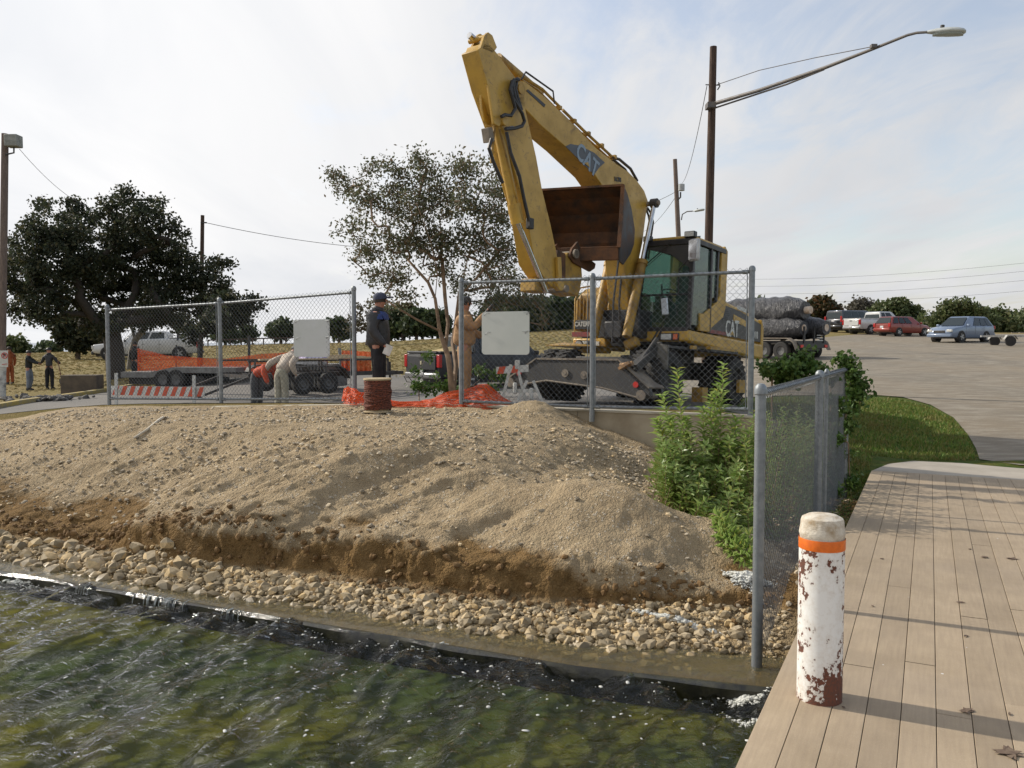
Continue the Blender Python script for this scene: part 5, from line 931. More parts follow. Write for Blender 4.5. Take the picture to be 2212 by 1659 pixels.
# ---------------------------------------------------------------- utility trailer
tr = thing('utility_trailer', 'black open utility trailer loaded with planks, coupled behind the charcoal pickup', 'trailer', rc-hd_*.85+Vector((0, 0, 0)), (0, 0, math.atan2(hd_.y, hd_.x))); tr.location.z = gzs(tr.location.x, tr.location.y)+.04
tb = M('trailer_black_steel', (.02, .02, .022), (.06, .045, .035), 6, .5)
for sd in (-1, 1):
    MB().bar((-5.6, sd*.95, .55), (-1.35, sd*.95, .55), .06, .12).build('frame_rail', tb, tr); MB().bar((-5.6, sd*.97, .95), (-1.35, sd*.97, .95), .05, .05).build('side_rail', tb, tr)
    MB().bar((-1.35, sd*.92, .52), (-.15, 0, .50), .07, .12).build('tongue_arm', tb, tr)
    for x in (-5.55, -4.5, -3.4, -2.4, -1.4): MB().bar((x, sd*.97, .55), (x, sd*.97, .95), .045, .045).build('stake', tb, tr)
    q = MB(); q.loft([[(x, sd*.98, z), (x, sd*1.30, z), (x, sd*1.30, z-.03), (x, sd*.98, z-.03)] for x, z in ((-4.75, .45), (-4.6, .72), (-4.4, .80), (-3.0, .80), (-2.8, .72), (-2.65, .45))]); q.build('mudguard', tb, tr)
    for x in (-4.1, -3.3):
        wh = thing('wheel', None, None, (x, sd*1.14, .30)); wh.parent = tr
        MB().lathe([(.17, -.09), (.27, -.10), (.30, -.08), (.30, .08), (.27, .10), (.17, .10)], (0, 0, 0), (0, sd, 0), 22).build('tyre', tyre_m, wh); MB().lathe([(0, .06), (.08, .08), (.12, .05), (.17, .09), (.17, -.09), (0, -.1)], (0, 0, 0), (0, sd, 0), 18).build('rim', trim_, wh)
for x in np.arange(-5.5, -1.4, .55): MB().bar((x, -.95, .53), (x, .95, .53), .05, .08).build('cross_member', tb, tr)
MB().bar((-1.35, -.97, .95), (-1.35, .97, .95), .05, .05).bar((-1.5, -.6, .95), (-.5, 0, .95), .05, .05).bar((-1.5, .6, .95), (-.5, 0, .95), .05, .05).bar((-.5, 0, .95), (-.5, 0, .5), .06, .06).build('front_rack', tb, tr)
MB().box((-.10, 0, .50), (.32, .14, .10)).cyl((-.35, .1, .1), (-.35, .1, .85), .035).build('coupler', tb, tr); MB().bar((-5.6, -.9, .5), (-6.9, -.9, .05), .06, .06).bar((-5.6, .9, .5), (-6.9, .9, .05), .06, .06).bar((-6.9, -.9, .05), (-6.9, .9, .05), .06, .06).build('ramp', tb, tr)
pine = M('sawn_pine', (.55, .44, .28), (.42, .32, .19), 3, .8, sc=(1, 8, 8))
def loose(name, label, cat, q, mat, group=None, **k): return tagp(q.build(name, mat, **k), label, cat, group)
Tm = pmat(tr)
def TR(x, y, z): return Tm @ Vector((x, y, z))
for i, (y, x0, x1, z) in enumerate(((-1.0, -5.3, -2.9, .99), (.2, -3.4, -.9, 1.02), (.55, -3.6, -1.1, 1.06), (-.4, -3.1, -1.2, 1.0))):
    loose('board', ('cream board lying along the near side rail of the trailer', 'cream board on the trailer rack behind the man in the dark jacket', 'farthest of the cream boards across the trailer front', 'short cream board on the middle of the trailer front')[i], 'board', MB().bar(TR(x0, y, z), TR(x1, y, z), .14, .045), pine, 'boards on the trailer')
loose('tarp_bundle', 'white and purple tarp bundle lying on the trailer boards', 'tarp', MB().add([TR(-3.7, -.5, .96), TR(-2.9, -.6, .96), TR(-2.7, .2, .96), TR(-3.6, .3, .96), TR(-3.5, -.3, 1.14), TR(-3.0, -.3, 1.18), TR(-3.2, .1, 1.12)], [(0, 1, 5, 4), (1, 2, 6, 5), (2, 3, 6), (3, 0, 4, 6), (4, 5, 6), (0, 3, 2, 1)]), M('tarp_cloth', (.60, .58, .66), (.16, .10, .28), 5, .7, bmp=.4, bscale=9), bevel=.04)
# ---------------------------------------------------------------- flatbed and steel box behind the netting
a, b_ = on(300, 31.0), on(560, 30.0); hd2 = (b_-a); hd2.z = 0; hd2.normalize(); fl = thing('flatbed_trailer', 'low grey flatbed trailer behind the striped barricade board', 'trailer', a, (0, 0, math.atan2(hd2.y, hd2.x)))
gsteel = M('grey_steel_deck', (.20, .20, .19), (.13, .125, .12), 4, .65, bmp=.2, bscale=20)
q = MB(); q.loft([[(x, -1.1, z), (x, 1.1, z), (x, 1.1, z-.20), (x, -1.1, z-.20)] for x, z in ((.05, .62), (1.25, .62), (2.1, .80), (4.6, .80))]); q.build('deck', gsteel, fl); MB().box((1.7, 0, .32), (3.0, 1.7, .30)).build('frame', blk, fl)
for x in (1.75, 2.25):
    for sd in (-1, 1):
        wh = thing('wheel', None, None, (x, sd*1.02, .36)); wh.parent = fl; MB().lathe([(.2, -.11), (.33, -.12), (.36, -.08), (.36, .08), (.33, .12), (.2, .12)], (0, 0, 0), (0, sd, 0), 22).build('tyre', tyre_m, wh); MB().lathe([(0, .06), (.2, .10), (.2, -.1), (0, -.1)], (0, 0, 0), (0, sd, 0), 16).build('rim', trim_, wh)
a = on(622, 26.5); b_ = on(706, 26.0); h3 = b_-a; h3.z = 0; ln = h3.length; sb_ = thing('steel_skip', 'long ribbed grey steel box standing behind the two bending workers', 'skip', a, (0, 0, math.atan2(h3.y, h3.x)))
MB().box((ln/2, .6, .50), (ln, 1.2, .72)).build('box', gsteel, sb_, bevel=.02); MB().box((ln/2, -.01, .90), (ln+.06, .08, .10)).build('top_rim', silver, sb_)
for k in range(12): MB().box((.06+k*(ln-.12)/11, -.03, .50), (.05, .06, .70)).build('rib', gsteel, sb_)
# ---------------------------------------------------------------- covered rolls on a trailer (right)
rl = on(1742, 38.5); rh = Vector((-.62, .785, 0)); rt = thing('gooseneck_trailer', 'dark flatbed trailer with red tail lights carrying three black wrapped rolls', 'trailer', rl, (0, 0, math.atan2(rh.y, rh.x)))
MB().box((2.2, 0, .78), (5.0, 2.3, .14)).build('deck', blk, rt); MB().box((2.2, 0, .55), (4.9, 1.4, .3)).build('frame', blk, rt); MB().box((-.32, 0, .62), (.10, 2.3, .22)).build('rear_beam', blk, rt)
for sd in (-1, 1):
    MB().box((-.385, sd*.98, .60), (.03, .20, .12)).build('tail_light', M('tail_light_glow', (.75, .05, .035), (.6, .03, .02), 9, .25), rt)
    q = MB(); q.loft([[(x, sd*1.12, z), (x, sd*1.45, z), (x, sd*1.45, z-.04), (x, sd*1.12, z-.04)] for x, z in ((-.35, .45), (-.2, .80), (.1, .98), (1.9, 1.0), (2.3, .8))]); q.build('mudguard', dust, rt)
    for x in (.45, 1.35):
        wh = thing('wheel', None, None, (x, sd*1.28, .40)); wh.parent = rt; MB().lathe([(.2, -.12), (.36, -.13), (.40, -.1), (.40, .1), (.36, .13), (.2, .13)], (0, 0, 0), (0, sd, 0), 22).build('tyre', tyre_m, wh); MB().lathe([(0, .06), (.2, .10), (.2, -.1), (0, -.1)], (0, 0, 0), (0, sd, 0), 16).build('rim', trim_, wh)
for k in range(3): MB().box((-.39, -.45+k*.0, .86+k*.12), (.02, .5, .035)).build('marker_strip', letter_w, rt)
for y in (-.9, -.1, .7): MB().bar((-.3, y, .55), (-.3, y, 1.5), .08, .08).build('rear_stake', blk, rt)
def plastic_mat():
    m, t, b = newmat('black_plastic_wrap'); v = pos(t, True); n = nz(t, 2.6, 7, .65, v, sc=(3.2, 1, 1), dist=1.2)
    c = mixc(t, rng_(t, n, .4, .65), (.028, .029, .033), (.085, .085, .092)); t.links.new(c, b.inputs['Base Color']); b.inputs['Roughness'].default_value = .34; bump(t, b, n, 1.0, .16); return m
plm = plastic_mat()
for lb, y, z, r, x0, x1, ringn in (('uppermost and largest black plastic wrapped roll on the trailer', .30, 2.25, .72, -.1, 4.6, 9), ('black wrapped roll on the left side of the trailer deck', .65, 1.42, .56, -.25, 4.4, 8), ('black wrapped roll with open dark end on the right of the trailer', -.72, 1.45, .58, -.55, 4.4, 10)):
    rr = random.Random(int(z*100+y*7)); q = MB(); rg = []
    for i in range(26):
        s = i/25; x = x0+(x1-x0)*s; tap = min(1, .62+2.5*s, .5+3.0*(1-s)); 
        rg.append([(x+.0*k, y+math.cos(6.283*k/22)*r*tap*(1+.05*math.sin(i*2.1+k)+.05*math.sin(k*1.7+i*.8)), z+math.sin(6.283*k/22)*r*tap*.92*(1+.05*math.sin(i*1.7-k*1.3))) for k in range(22)])
    q.loft([[Tq for Tq in g] for g in rg]); Tm2 = pmat(rt); q.v = [tuple(Tm2 @ Vector(v_)) for v_ in q.v]; ro = tagp(q.build('wrapped_roll', plm, None, smooth=60), lb, 'roll', 'wrapped rolls on the trailer')
    q = MB(); q.cyl(Tm2 @ Vector((x0-.28 if y > 0 and z > 2 else x0-.02, y, z)), Tm2 @ Vector((x0+.2, y, z)), .17, n=18); q.build('core_tube', M('roll_core_cardboard', (.50, .36, .24), (.58, .50, .42), 6, .8), ro)
q = MB(); 
for k in range(6): q = MB().box((2.6, 1.35, 1.05+k*.13), (.10, .10, .065)); q.build('hazard_band', orng if k % 2 else letter_w, rt)
# ---------------------------------------------------------------- boat trailer at the right edge
bt_ = thing('boat_trailer', 'low empty boat trailer with small wheels at the right edge of the lot', 'trailer', on(2160, 49), (0, 0, math.atan2(-.12, 1)))
alm = M('galvanised_pale', (.46, .45, .42), (.3, .29, .27), 9, .5, .4)
for sd in (-1, 1): MB().bar((-1.0, sd*.25, .58), (.6, sd*.85, .58), .08, .10).bar((.6, sd*.85, .58), (3.6, sd*.85, .60), .08, .10).build('frame_rail', alm, bt_); MB().bar((.8, sd*.45, .78), (3.4, sd*.45, .86), .12, .05).build('bunk', dust, bt_)
for x in (.7, 1.8, 3.2): MB().bar((x, -.85, .56), (x, .85, .56), .07, .07).build('cross_member', alm, bt_)
for x in (.1, 2.4):
    for sd in (-1, 1): MB().lathe([(0, -.07), (.2, -.09), (.29, -.07), (.29, .07), (.2, .09), (0, .06)], (x, sd*1.0, .29), (0, 1, 0), 18).build('wheel', tyre_m, bt_); MB().loft([[(x+a, sd*.88, z), (x+a, sd*1.14, z), (x+a, sd*1.14, z-.03), (x+a, sd*.88, z-.03)] for a, z in ((-.36, .42), (-.22, .64), (.22, .64), (.36, .42))]).build('mudguard', alm, bt_)
# ---------------------------------------------------------------- netting
def net(name, fn, ns, nt_, hole, mat):
    s = np.linspace(0, 1, ns+1); t = np.linspace(0, 1, nt_+1); S, T = np.meshgrid(s, t, indexing='ij'); G = fn(S, T); c = (G[:-1, :-1]+G[1:, :-1]+G[1:, 1:]+G[:-1, 1:])/4
    cor = [G[:-1, :-1], G[1:, :-1], G[1:, 1:], G[:-1, 1:]]; inn = [c+(q-c)*hole for q in cor]; n = c.shape[0]*c.shape[1]
    V = np.stack(cor+inn, 2).reshape(-1, 3); b0 = (np.arange(n)*8)[:, None]; f = np.concatenate([b0+np.array([[k, (k+1) % 4, 4+(k+1) % 4, 4+k]]) for k in range(4)])
    return npmesh(name, V, f, mat)
def net_mat(nm, c, c2):
    m, t, b = newmat(nm); v = pos(t); cc_ = mixc(t, rng_(t, nz(t, 5, 5, .6, v), .4, .65), c, c2); t.links.new(cc_, b.inputs['Base Color']); b.inputs['Roughness'].default_value = .55
    tl = nd(t, 'ShaderNodeBsdfTranslucent'); t.links.new(cc_, tl.inputs[0]); mx_ = nd(t, 'ShaderNodeMixShader'); mx_.inputs[0].default_value = .3; t.links.new(b.outputs[0], mx_.inputs[1]); t.links.new(tl.outputs[0], mx_.inputs[2]); t.links.new(mx_.outputs[0], t.nodes['Material Output'].inputs[0]); return m
nm_ = net_mat('orange_safety_net', (.72, .10, .012), (.62, .07, .01))
def interp(tab, s): return np.interp(s, [q[0] for q in tab], [q[1] for q in tab])
def farnet(top, bot, d0, d1):
    def fn(S, T):
        px = top[0][0]+(top[-1][0]-top[0][0])*S; yt = interp(top, px); yb = interp(bot, px); d = d0+(d1-d0)*S+.08*np.sin(S*40)*(1-T); py = yb+(yt-yb)*T
        # every net point is placed at its own distance along the fence line
        u = (px-1106)/F_; v = (829.5-py)/F_; ry = v*math.sin(PITCH)+math.cos(PITCH); rz = v*math.cos(PITCH)-math.sin(PITCH); return np.stack([u/ry*d, d, CAMZ+rz/ry*d], -1)
    return fn
# long sagging net
fn = farnet([(297, 752), (310, 756), (330, 760), (360, 768), (420, 772), (480, 776), (560, 765), (640, 760), (707, 758)], [(297, 812), (370, 812), (430, 806), (480, 806), (560, 803), (640, 800), (707, 797)], 31, 28.5)
o_ = net('safety_netting', fn, 150, 16, .50, nm_); nt_root = tagp(o_, 'long sagging orange safety netting strung on thin posts behind the left fence', 'netting')
for px, yt, yb in ((299, 748, 815), (381, 745, 812), (430, 745, 812), (538, 725, 806), (700, 755, 800)):
    d = 31-(px-297)/410*2.5; A, Bq = P(px, yt, d+.06), P(px, yb, d+.06); MB().cyl(Bq, A, .028 if px != 538 else .05, n=8).build('stake', dkg, o_, True)
fn = farnet([(738, 757), (770, 758), (802, 760)], [(738, 800), (802, 803)], 26.5, 26); o_ = net('safety_netting', fn, 26, 18, .42, nm_); tagp(o_, 'short upright orange netting panel between the grey post and the man in the dark jacket', 'netting')
A, Bq = P(733, 752, 26.6), P(738, 806, 26.6); MB().cyl(Bq, A, .05, n=10).build('stake', galv, o_, True)
# crumpled nets on the gravel in the gap
def heap(pxs, depth, d0, d1, ns, nt2, seed, label):
    def fn(S, T):
        px = pxs[0][0]+(pxs[-1][0]-pxs[0][0])*S; yt = interp(pxs, px); d = d0+(d1-d0)*S; x = (px-1106)/F_*d; base = np.array(gz(x, d)); base = np.minimum(base, .72); htop = CAMZ-(yt-740)/F_*d
        k = np.abs(T*2-1)  # over the ridge and down the far side
        z = base+(htop-base)*(1-k)**.8+.02*np.sin(S*60+T*9+seed)*(k)+.015*np.sin(S*23-T*31); dd = d+(T-.5)*depth+.05*np.sin(S*17+seed)+.03*np.sin(T*23+S*40); return np.stack([x+.03*np.sin(T*14+S*9), dd, np.maximum(z, base+.01)], -1)
    o = net('crumpled_netting', fn, int(ns*.8), int(nt2*.7), .6, nm_); return tagp(o, label, 'netting', 'orange netting dropped by the gap')
heap([(742, 858), (745, 833), (755, 838), (790, 848), (822, 860), (850, 866), (860, 868)], .5, 13.0, 12.6, 40, 26, 1, 'small crumpled orange netting between the grey fence post and the rope reel')
heap([(835, 867), (880, 869), (905, 869), (930, 862), (965, 850), (1000, 840), (1030, 832), (1048, 831), (1062, 840), (1085, 857), (1100, 868), (1120, 874)], .7, 12.55, 12.35, 120, 26, 4, 'heaped orange netting spread around the foot of the fence post by the tan coverall man')
# ---------------------------------------------------------------- barricades
def stripes(parent, A, Bv, h, nrm, n, name='striped_board'):
    e = (Bv-A); L2 = e.length; e.normalize(); up = Vector((0, 0, 1)); MB().prism([A, Bv, Bv+up*h, A+up*h], nrm*.02).build(name, letter_w, parent, True)
    for k in range(n):
        x0 = L2*(k+.15)/n; w_ = L2/n*.5; sk_ = L2/n*.42; pts = [A+e*x0, A+e*min(x0+w_, L2), A+e*min(x0+w_+sk_, L2)+up*h, A+e*min(x0+sk_, L2)+up*h]; MB().prism([p-nrm*.004 for p in pts], nrm*.003).build('stripe', orst, parent, True)
orst = M('reflective_orange', (.62, .09, .03), (.5, .07, .025), 20, .5)
g0, g1 = P(240, 853, 18.4), P(441, 857, 17.4); nr_ = (g1-g0).cross(Vector((0, 0, 1))).normalized(); nr_ = nr_ if nr_.y > 0 else -nr_
bd = thing('barricade', 'orange and white striped barricade board on two white posts behind the left fence', 'barricade', (0, 0, 0)); stripes(bd, g0, g1, .20, nr_, 11)
for px, yt, yb, d in ((251, 806, 864, 18.3), (419, 811, 868, 17.5)): A, Bq = P(px, yt, d-.04), P(px, yb, d-.04); Bq.z = gzs(Bq.x, Bq.y)-.05; MB().bar(Bq, A, .055, .055, (0, 1, 0)).build('post', letter_w, bd)
for k, (cx_, d, lb) in enumerate(((1110, 14.2, 'white folding A frame barricade left of the outrigger, with orange stripes on top'), (1145, 13.9, 'white A frame barricade partly hidden behind the outrigger beam'))):
    c = on(cx_, d); c.z = P(cx_, 866, d).z; bq = thing('folding_barricade', lb, 'barricade', c); hgt = .62 if k == 0 else .34
    for s in (-1, 1): MB().bar(c+Vector((s*.20, -.05*s, 0)), c+Vector((s*.05, -.05*s, hgt)), .05, .03, (0, 1, 0)).build('leg', letter_w, bq, False)
    MB().bar(c+Vector((-.12, 0, .17)), c+Vector((.14, 0, .17)), .02, .06, (0, 0, 1)).build('cross_bar', letter_w, bq, False); MB().box(c+Vector((.02, -.03, hgt*.35)), (.07, .04, .2)).build('rocker_foot', letter_w, bq, False, bevel=.02)
    if k == 0: MB().box(c+Vector((.06, -.05, hgt+.0)), (.09, .06, .16)).build('lamp_bracket', letter_w, bq, False, bevel=.02); q0_ = c+Vector((-.30, -.06, hgt-.16)); q1_ = c+Vector((.25, -.06, hgt-.12)); MB().prism([q0_, q1_, q1_+Vector((0, 0, .12)), q0_+Vector((0, 0, .12))], (0, .02, 0)).build('striped_board', letter_w, bq, False); [MB().prism([q0_+(q1_-q0_)*a-Vector((0, .004, 0)), q0_+(q1_-q0_)*(a+.2)-Vector((0, .004, 0)), q0_+(q1_-q0_)*(a+.28)+Vector((0, -.004, .12)), q0_+(q1_-q0_)*(a+.08)+Vector((0, -.004, .12))], (0, -.002, 0)).build('stripe', orst, bq, False) for a in (.02, .45)]
# ---------------------------------------------------------------- rope reel
rp = P(816, 884, 11.1); ru, rv_ = touv(rp.x, rp.y); rz_ = mz(float(ru), float(rv_)); rz_ = min(rz_, rp.z+.06)+.0
reel = thing('rope_reel', 'wooden spool wound with dark rust coloured rope standing on top of the gravel bank', 'rope reel', (rp.x, rp.y, rz_)); HR = (885-812)*11.1/1800; RR = .165
MB().lathe([(0, 0), (.19, 0), (.19, .015), (.16, .02), (.15, .02), (.15, HR-.03), (.187, HR-.022), (.187, HR), (.025, HR), (.02, HR-.02), (0, HR-.02)], (0, 0, 0), n=40).build('spool', M('plywood_spool', (.50, .40, .25), (.40, .31, .18), 6, .8), reel)
q = MB(); pts = []; turns = 16
for k in range(turns*28): a = 6.2832*k/28; pts.append((math.cos(a)*(RR+.004*math.sin(a*3.3+k*.1)), math.sin(a)*(RR+.004*math.sin(a*2.7)), .03+(HR-.065)*k/(turns*28)+.003*math.sin(a*5.1)))
q.tube(pts, .0155, 6); rope_m = M('brown_rope', (.20, .055, .028), (.045, .02, .014), 60, .9, bmp=.8, bscale=120, lo=.42, hi=.58); q.build('wound_rope', rope_m, reel)
q = MB()
for j in range(5):
    r = random.Random(j); pts = [(math.cos(a+j*1.4)*(RR+.014), math.sin(a+j*1.4)*(RR+.014), .06+(HR-.12)*(.2*j+.15*math.sin(a*1.5+j))) for a in np.linspace(0, 3.4, 24)]; q.tube(pts, .013, 6)
q.build('crossing_rope', rope_m, reel)
pa = [hit(x, y) for x, y in ((846, 880), (870, 877), (895, 878), (915, 880))]; loose('rope_end', 'dark loose rope end lying on the gravel right of the reel', 'rope', MB().tube([p+Vector((0, 0, .015)) for p in pa], .010, 6), rope_m)
pa = [hit(x, y) for x, y in ((289, 952), (318, 932), (343, 912), (352, 906), (362, 904))]; loose('pale_stick', 'pale bleached stick lying on the upper left of the gravel bank', 'stick', MB().tube([p+Vector((0, 0, .02)) for p in pa], [.012, .016, .018, .02, .014], 7), M('bleached_wood', (.62, .56, .45), (.5, .43, .32), 12, .8))
# ---------------------------------------------------------------- kerb, block, poles
kp = [gpt(-260, 905, 19.5), gpt(-60, 893, 21.5), gpt(0, 885, 22.6), gpt(50, 876, 24), gpt(90, 869, 25.1)]; kq = [gpt(118, 867, 25.8), gpt(150, 861, 26.8), gpt(190, 854, 28.2), gpt(232, 847, 29.6), gpt(300, 838, 31.5), gpt(420, 831, 33)]
ky = M('faded_yellow_kerb', (.42, .31, .08), (.30, .25, .15), 3, .85, lo=.42, hi=.6, obj=False)
def kerb(pts, label):
    q = MB(); rg = []
    for i, (x, y) in enumerate(pts):
        a = Vector(pts[max(i-1, 0)]); b2 = Vector(pts[min(i+1, len(pts)-1)]); n2 = (b2-a).normalized(); n2 = Vector((-n2.y, n2.x)); z = gzs(x, y); rg.append([(x, y, z-.1), (x, y, z+.13), (x+n2.x*.16, y+n2.y*.16, z+.14), (x+n2.x*.16, y+n2.y*.16, z-.1)])
    q.loft(rg); return tagp(q.build('kerb', ky, bevel=.015), kind='structure')
kerb(kp, ''); kerb(kq, '')
debris = M('asphalt_rubble', (.16, .15, .135), (.08, .075, .07), 9, .95, obj=False); dp = gpt(100, 866, 25.4); C = np.array([(dp[0]+random.gauss(0, .45), dp[1]+random.gauss(0, .35), gzs(*dp)+random.uniform(0, .12)) for _ in range(90)])
tagp(stones('rubble_heap', C, RNG.uniform(.04, .16, 90), debris), 'grey broken asphalt rubble in the kerb opening near the two workers', 'rubble', kind='stuff')
bl_a = on(177, 29.5); bx = thing('concrete_block', 'large brown weathered rectangular block standing on the grass right of the shovel man', 'block', bl_a, .12); wB = (213-139)*29.5/1800; MB().box((0, 0, .33), (wB, .7, .68)).build('block_body', M('brown_block', (.13, .10, .07), (.09, .072, .055), 3, .95, bmp=.4, bscale=20), bx, bevel=.02)
wood = M('creosote_pole', (.085, .05, .032), (.04, .026, .02), 6, .9, bmp=.7, bscale=22, sc=(6, 6, .5), lo=.4, hi=.65); woodg = M('weathered_pole', (.19, .14, .11), (.12, .09, .075), 6, .9, bmp=.6, bscale=20, sc=(6, 6, .5))
def pole(label, cat, base_px, base_y, top_px, top_y, d, r0, r1, mat, group='utility poles'):
    A = P(base_px, base_y, d); T = P(top_px, top_y, d); A.z = gzs(A.x, A.y)-.2; root = thing('utility_pole', label, cat, (A.x, A.y, A.z+.2), 0, group); MB().tube([A, A.lerp(T, .3), A.lerp(T, .7), T], [r0, r0*.95, (r0+r1)/2, r1], 16).build('shaft', mat, root, False); return root, A, T
pr, A, T = pole('tall dark wooden pole behind the excavator cab, carrying the long lamp arm', 'pole', 1524, 760, 1541, 101, 22, .118, .09, wood)
am = M('arm_steel', (.10, .095, .095), (.16, .14, .12), 9, .6, .3, obj=False)
arm = [P(1532, 227, 22), P(1640, 195, 20.6), P(1780, 147, 19), P(1890, 104, 17.9), P(1960, 76, 17.3), P(1980, 71, 17.15), P(2002, 69.5, 17)]
MB().tube(arm, [.05, .045, .04, .032, .028, .026, .026], 10).build('lamp_arm', am, pr, False); MB().tube([P(1545, 233, 21.9), P(1700, 182, 19.9), P(1780, 150, 19)], .022, 7).build('arm_brace', am, pr, False)
MB().tube([P(1546, 184, 22), P(1640, 152, 20.8), P(1760, 125, 19.3), P(1884, 101, 17.9)], .010, 5).build('stay_wire', am, pr, False); MB().cyl(P(1524, 183, 22), P(1553, 184, 22), .015, n=6).tube([P(1552, 178, 22), P(1555, 186, 22), P(1550, 194, 22)], .018, 5).build('stay_bracket', am, pr, False)
MB().box(P(1887, 100, 17.85), (.12, .1, .07)).build('wire_clamp', am, pr, False); MB().box(P(1535, 229, 21.9), (.22, .3, .14)).build('arm_bracket', am, pr, False)
def cobra(root, a, b, w, lname='lamp_head'):
    e = (b-a); Lh = e.length; e.normalize(); s = e.cross(Vector((0, 0, 1))).normalized(); up = s.cross(e); rg = []
    for t_, hw_, hu, hl in ((0, .10, .05, -.05), (.08, .30, .20, -.16), (.3, .62, .42, -.28), (.55, .95, .50, -.36), (.8, .98, .46, -.38), (.95, .70, .30, -.30), (1, .35, .10, -.14)):
        c = a+e*(Lh*t_); rg.append([c+s*(hw_*w*math.cos(x))+up*((hu if math.sin(x) > 0 else -hl)*w*math.sin(x)) for x in np.linspace(0, 6.2832, 17)[:-1]])
    h = MB().loft(rg).build(lname, M('lamp_shell_grey', (.55, .57, .54), (.46, .48, .46), 6, .45, .1), root, False, smooth=60)
    rg = []
    for t_, hw_ in ((.22, .3), (.35, .62), (.6, .82), (.85, .72), (.95, .35)):
        c = a+e*(Lh*t_)-up*(.30*w); rg.append([c+s*(hw_*w*math.cos(x))-up*(.22*w*max(0, math.sin(-x))) for x in np.linspace(-math.pi, 0, 9)])
    MB().loft(rg).build('lamp_lens', M('lamp_diffuser', (.42, .46, .44), (.34, .38, .37), 9, .2), h, False)
    MB().cyl(a+e*(Lh*.42)+up*(.45*w), a+e*(Lh*.42)+up*(.8*w), .035*w/.14, n=10).build('photocell', dkg, h, False)
cobra(pr, P(1996, 70, 17.05), P(2087, 67.5, 16.7), .16)
pr2, A, T = pole('thin leaning brown pole with grey transformer left of the tall lamp pole', 'pole', 1478, 720, 1458, 344, 45, .15, .11, woodg)
c = P(1472, 405, 44.8); MB().cyl(c-Vector((0, 0, .17)), c+Vector((0, 0, .17)), .17, n=16).build('transformer', M('transformer_grey', (.42, .44, .44), (.3, .31, .31), 9, .5), pr2, False); MB().tube([P(1470, 415, 44.8), P(1470, 426, 44.8), P(1464, 432, 44.9)], .045, 6).build('bracket', dkg, pr2, False)
MB().tube([P(1472, 475, 45), P(1474, 463, 44.8), P(1484, 457, 44.6), P(1497, 456, 44.4)], .03, 6).build('lamp_arm', am, pr2, False); cobra(pr2, P(1496, 456.5, 44.4), P(1522, 452, 44), .13)
pr3, A, T = pole('dark pole rising out of the live oak crown on the left', 'pole', 433, 798, 437.5, 465, 42, .105, .09, wood); MB().box(P(440, 481, 41.9), (.3, .06, .06)).build('bracket', dkg, pr3, False)
pr4, A, T = pole('weathered pole at the left edge with lamp box and white painted foot', 'pole', 3, 862, 11, 289, 30, .13, .115, woodg)
c = P(29, 305, 29.8); MB().box(c, (.46, .4, .42)).build('lamp_box', M('lamp_box_grey', (.28, .28, .24), (.18, .18, .15), 6, .6), pr4, False, bevel=.03); MB().tube([P(30, 312, 29.8), P(30, 330, 29.8), P(12, 334, 29.9)], .03, 6).build('bracket', dkg, pr4, False)
A = P(3, 868, 30); MB().tube([P(2.6, 870, 30), P(4, 793, 30)], [.15, .145], 16).build('painted_foot', M('peeling_white_paint', (.52, .53, .52), (.22, .22, .22), 5, .8, lo=.42, hi=.58, obj=False), pr4, False)
# no parking sign on that pole
sgn = thing('parking_sign', 'small white no parking sign on the pole at the left edge', 'sign', P(8, 772, 29.7)); a, b2, c2, d2 = P(-2, 757, 29.7), P(17, 757, 29.7), P(17, 793, 29.7), P(-2, 793, 29.7)
MB().prism([a, b2, c2, d2], (0, .012, 0)).build('sheet', letter_w, sgn, False)
cc2 = P(9.5, 768, 29.685); q = MB(); q.tube([cc2+Vector((math.cos(x)*.10, -.002, math.sin(x)*.10)) for x in np.linspace(0, 6.283, 25)], .012, 5).bar(cc2+Vector((-.07, -.004, .07)), cc2+Vector((.07, -.004, -.07)), .02, .006, (0, 1, 0)); q.build('red_ring', redref, sgn, False)
text('P', .17, blk, sgn, cc2+Vector((0, -.001, 0)), (1, 0, 0), (0, 0, 1), ext=.002, local=False); MB().bar(P(4, 787.5, 29.685), P(15, 786, 29.685), .02, .006, (0, 1, 0)).build('arrow', redref, sgn, False)
# wires
wr_m = M('overhead_wire', (.10, .10, .105), (.07, .07, .075), 5, .6, obj=False)
def wire(label, a, b, sag, r, group='overhead wires'):
    pts = [a.lerp(b, t)-Vector((0, 0, sag*4*t*(1-t))) for t in np.linspace(0, 1, 17)]; loose('overhead_wire', label, 'wire', MB().tube(pts, r, 4), wr_m, group)
wire('wire running down from the left edge lamp box into the live oak', P(42, 322, 29.8), P(200, 452, 38), .3, .011); wire('wire from the oak side pole towards the middle tree', P(440, 480, 42), P(900, 540, 50), .3, .014)
wire('wire between the tall lamp pole and the transformer pole', P(1527, 186, 22), P(1473, 396, 44.6), .5, .010); wire('upper short wire left of the transformer pole', P(1462, 413, 44.9), P(1330, 452, 60), .3, .015); wire('lower slanting wire left of the transformer pole', P(1463, 420, 44.9), P(1390, 500, 70), .3, .015)
for k, (a, b) in enumerate((((1560, 603), (2260, 563)), ((1560, 618), (2260, 581)), ((1560, 634), (2260, 601)), ((1560, 652), (2260, 624)))): wire(('topmost', 'second from the top', 'third from the top', 'lowest')[k]+' of the faint power lines crossing the sky at the right', P(a[0], a[1], 190), P(b[0], b[1], 150), 1.0, .022, 'faint power lines at the right')
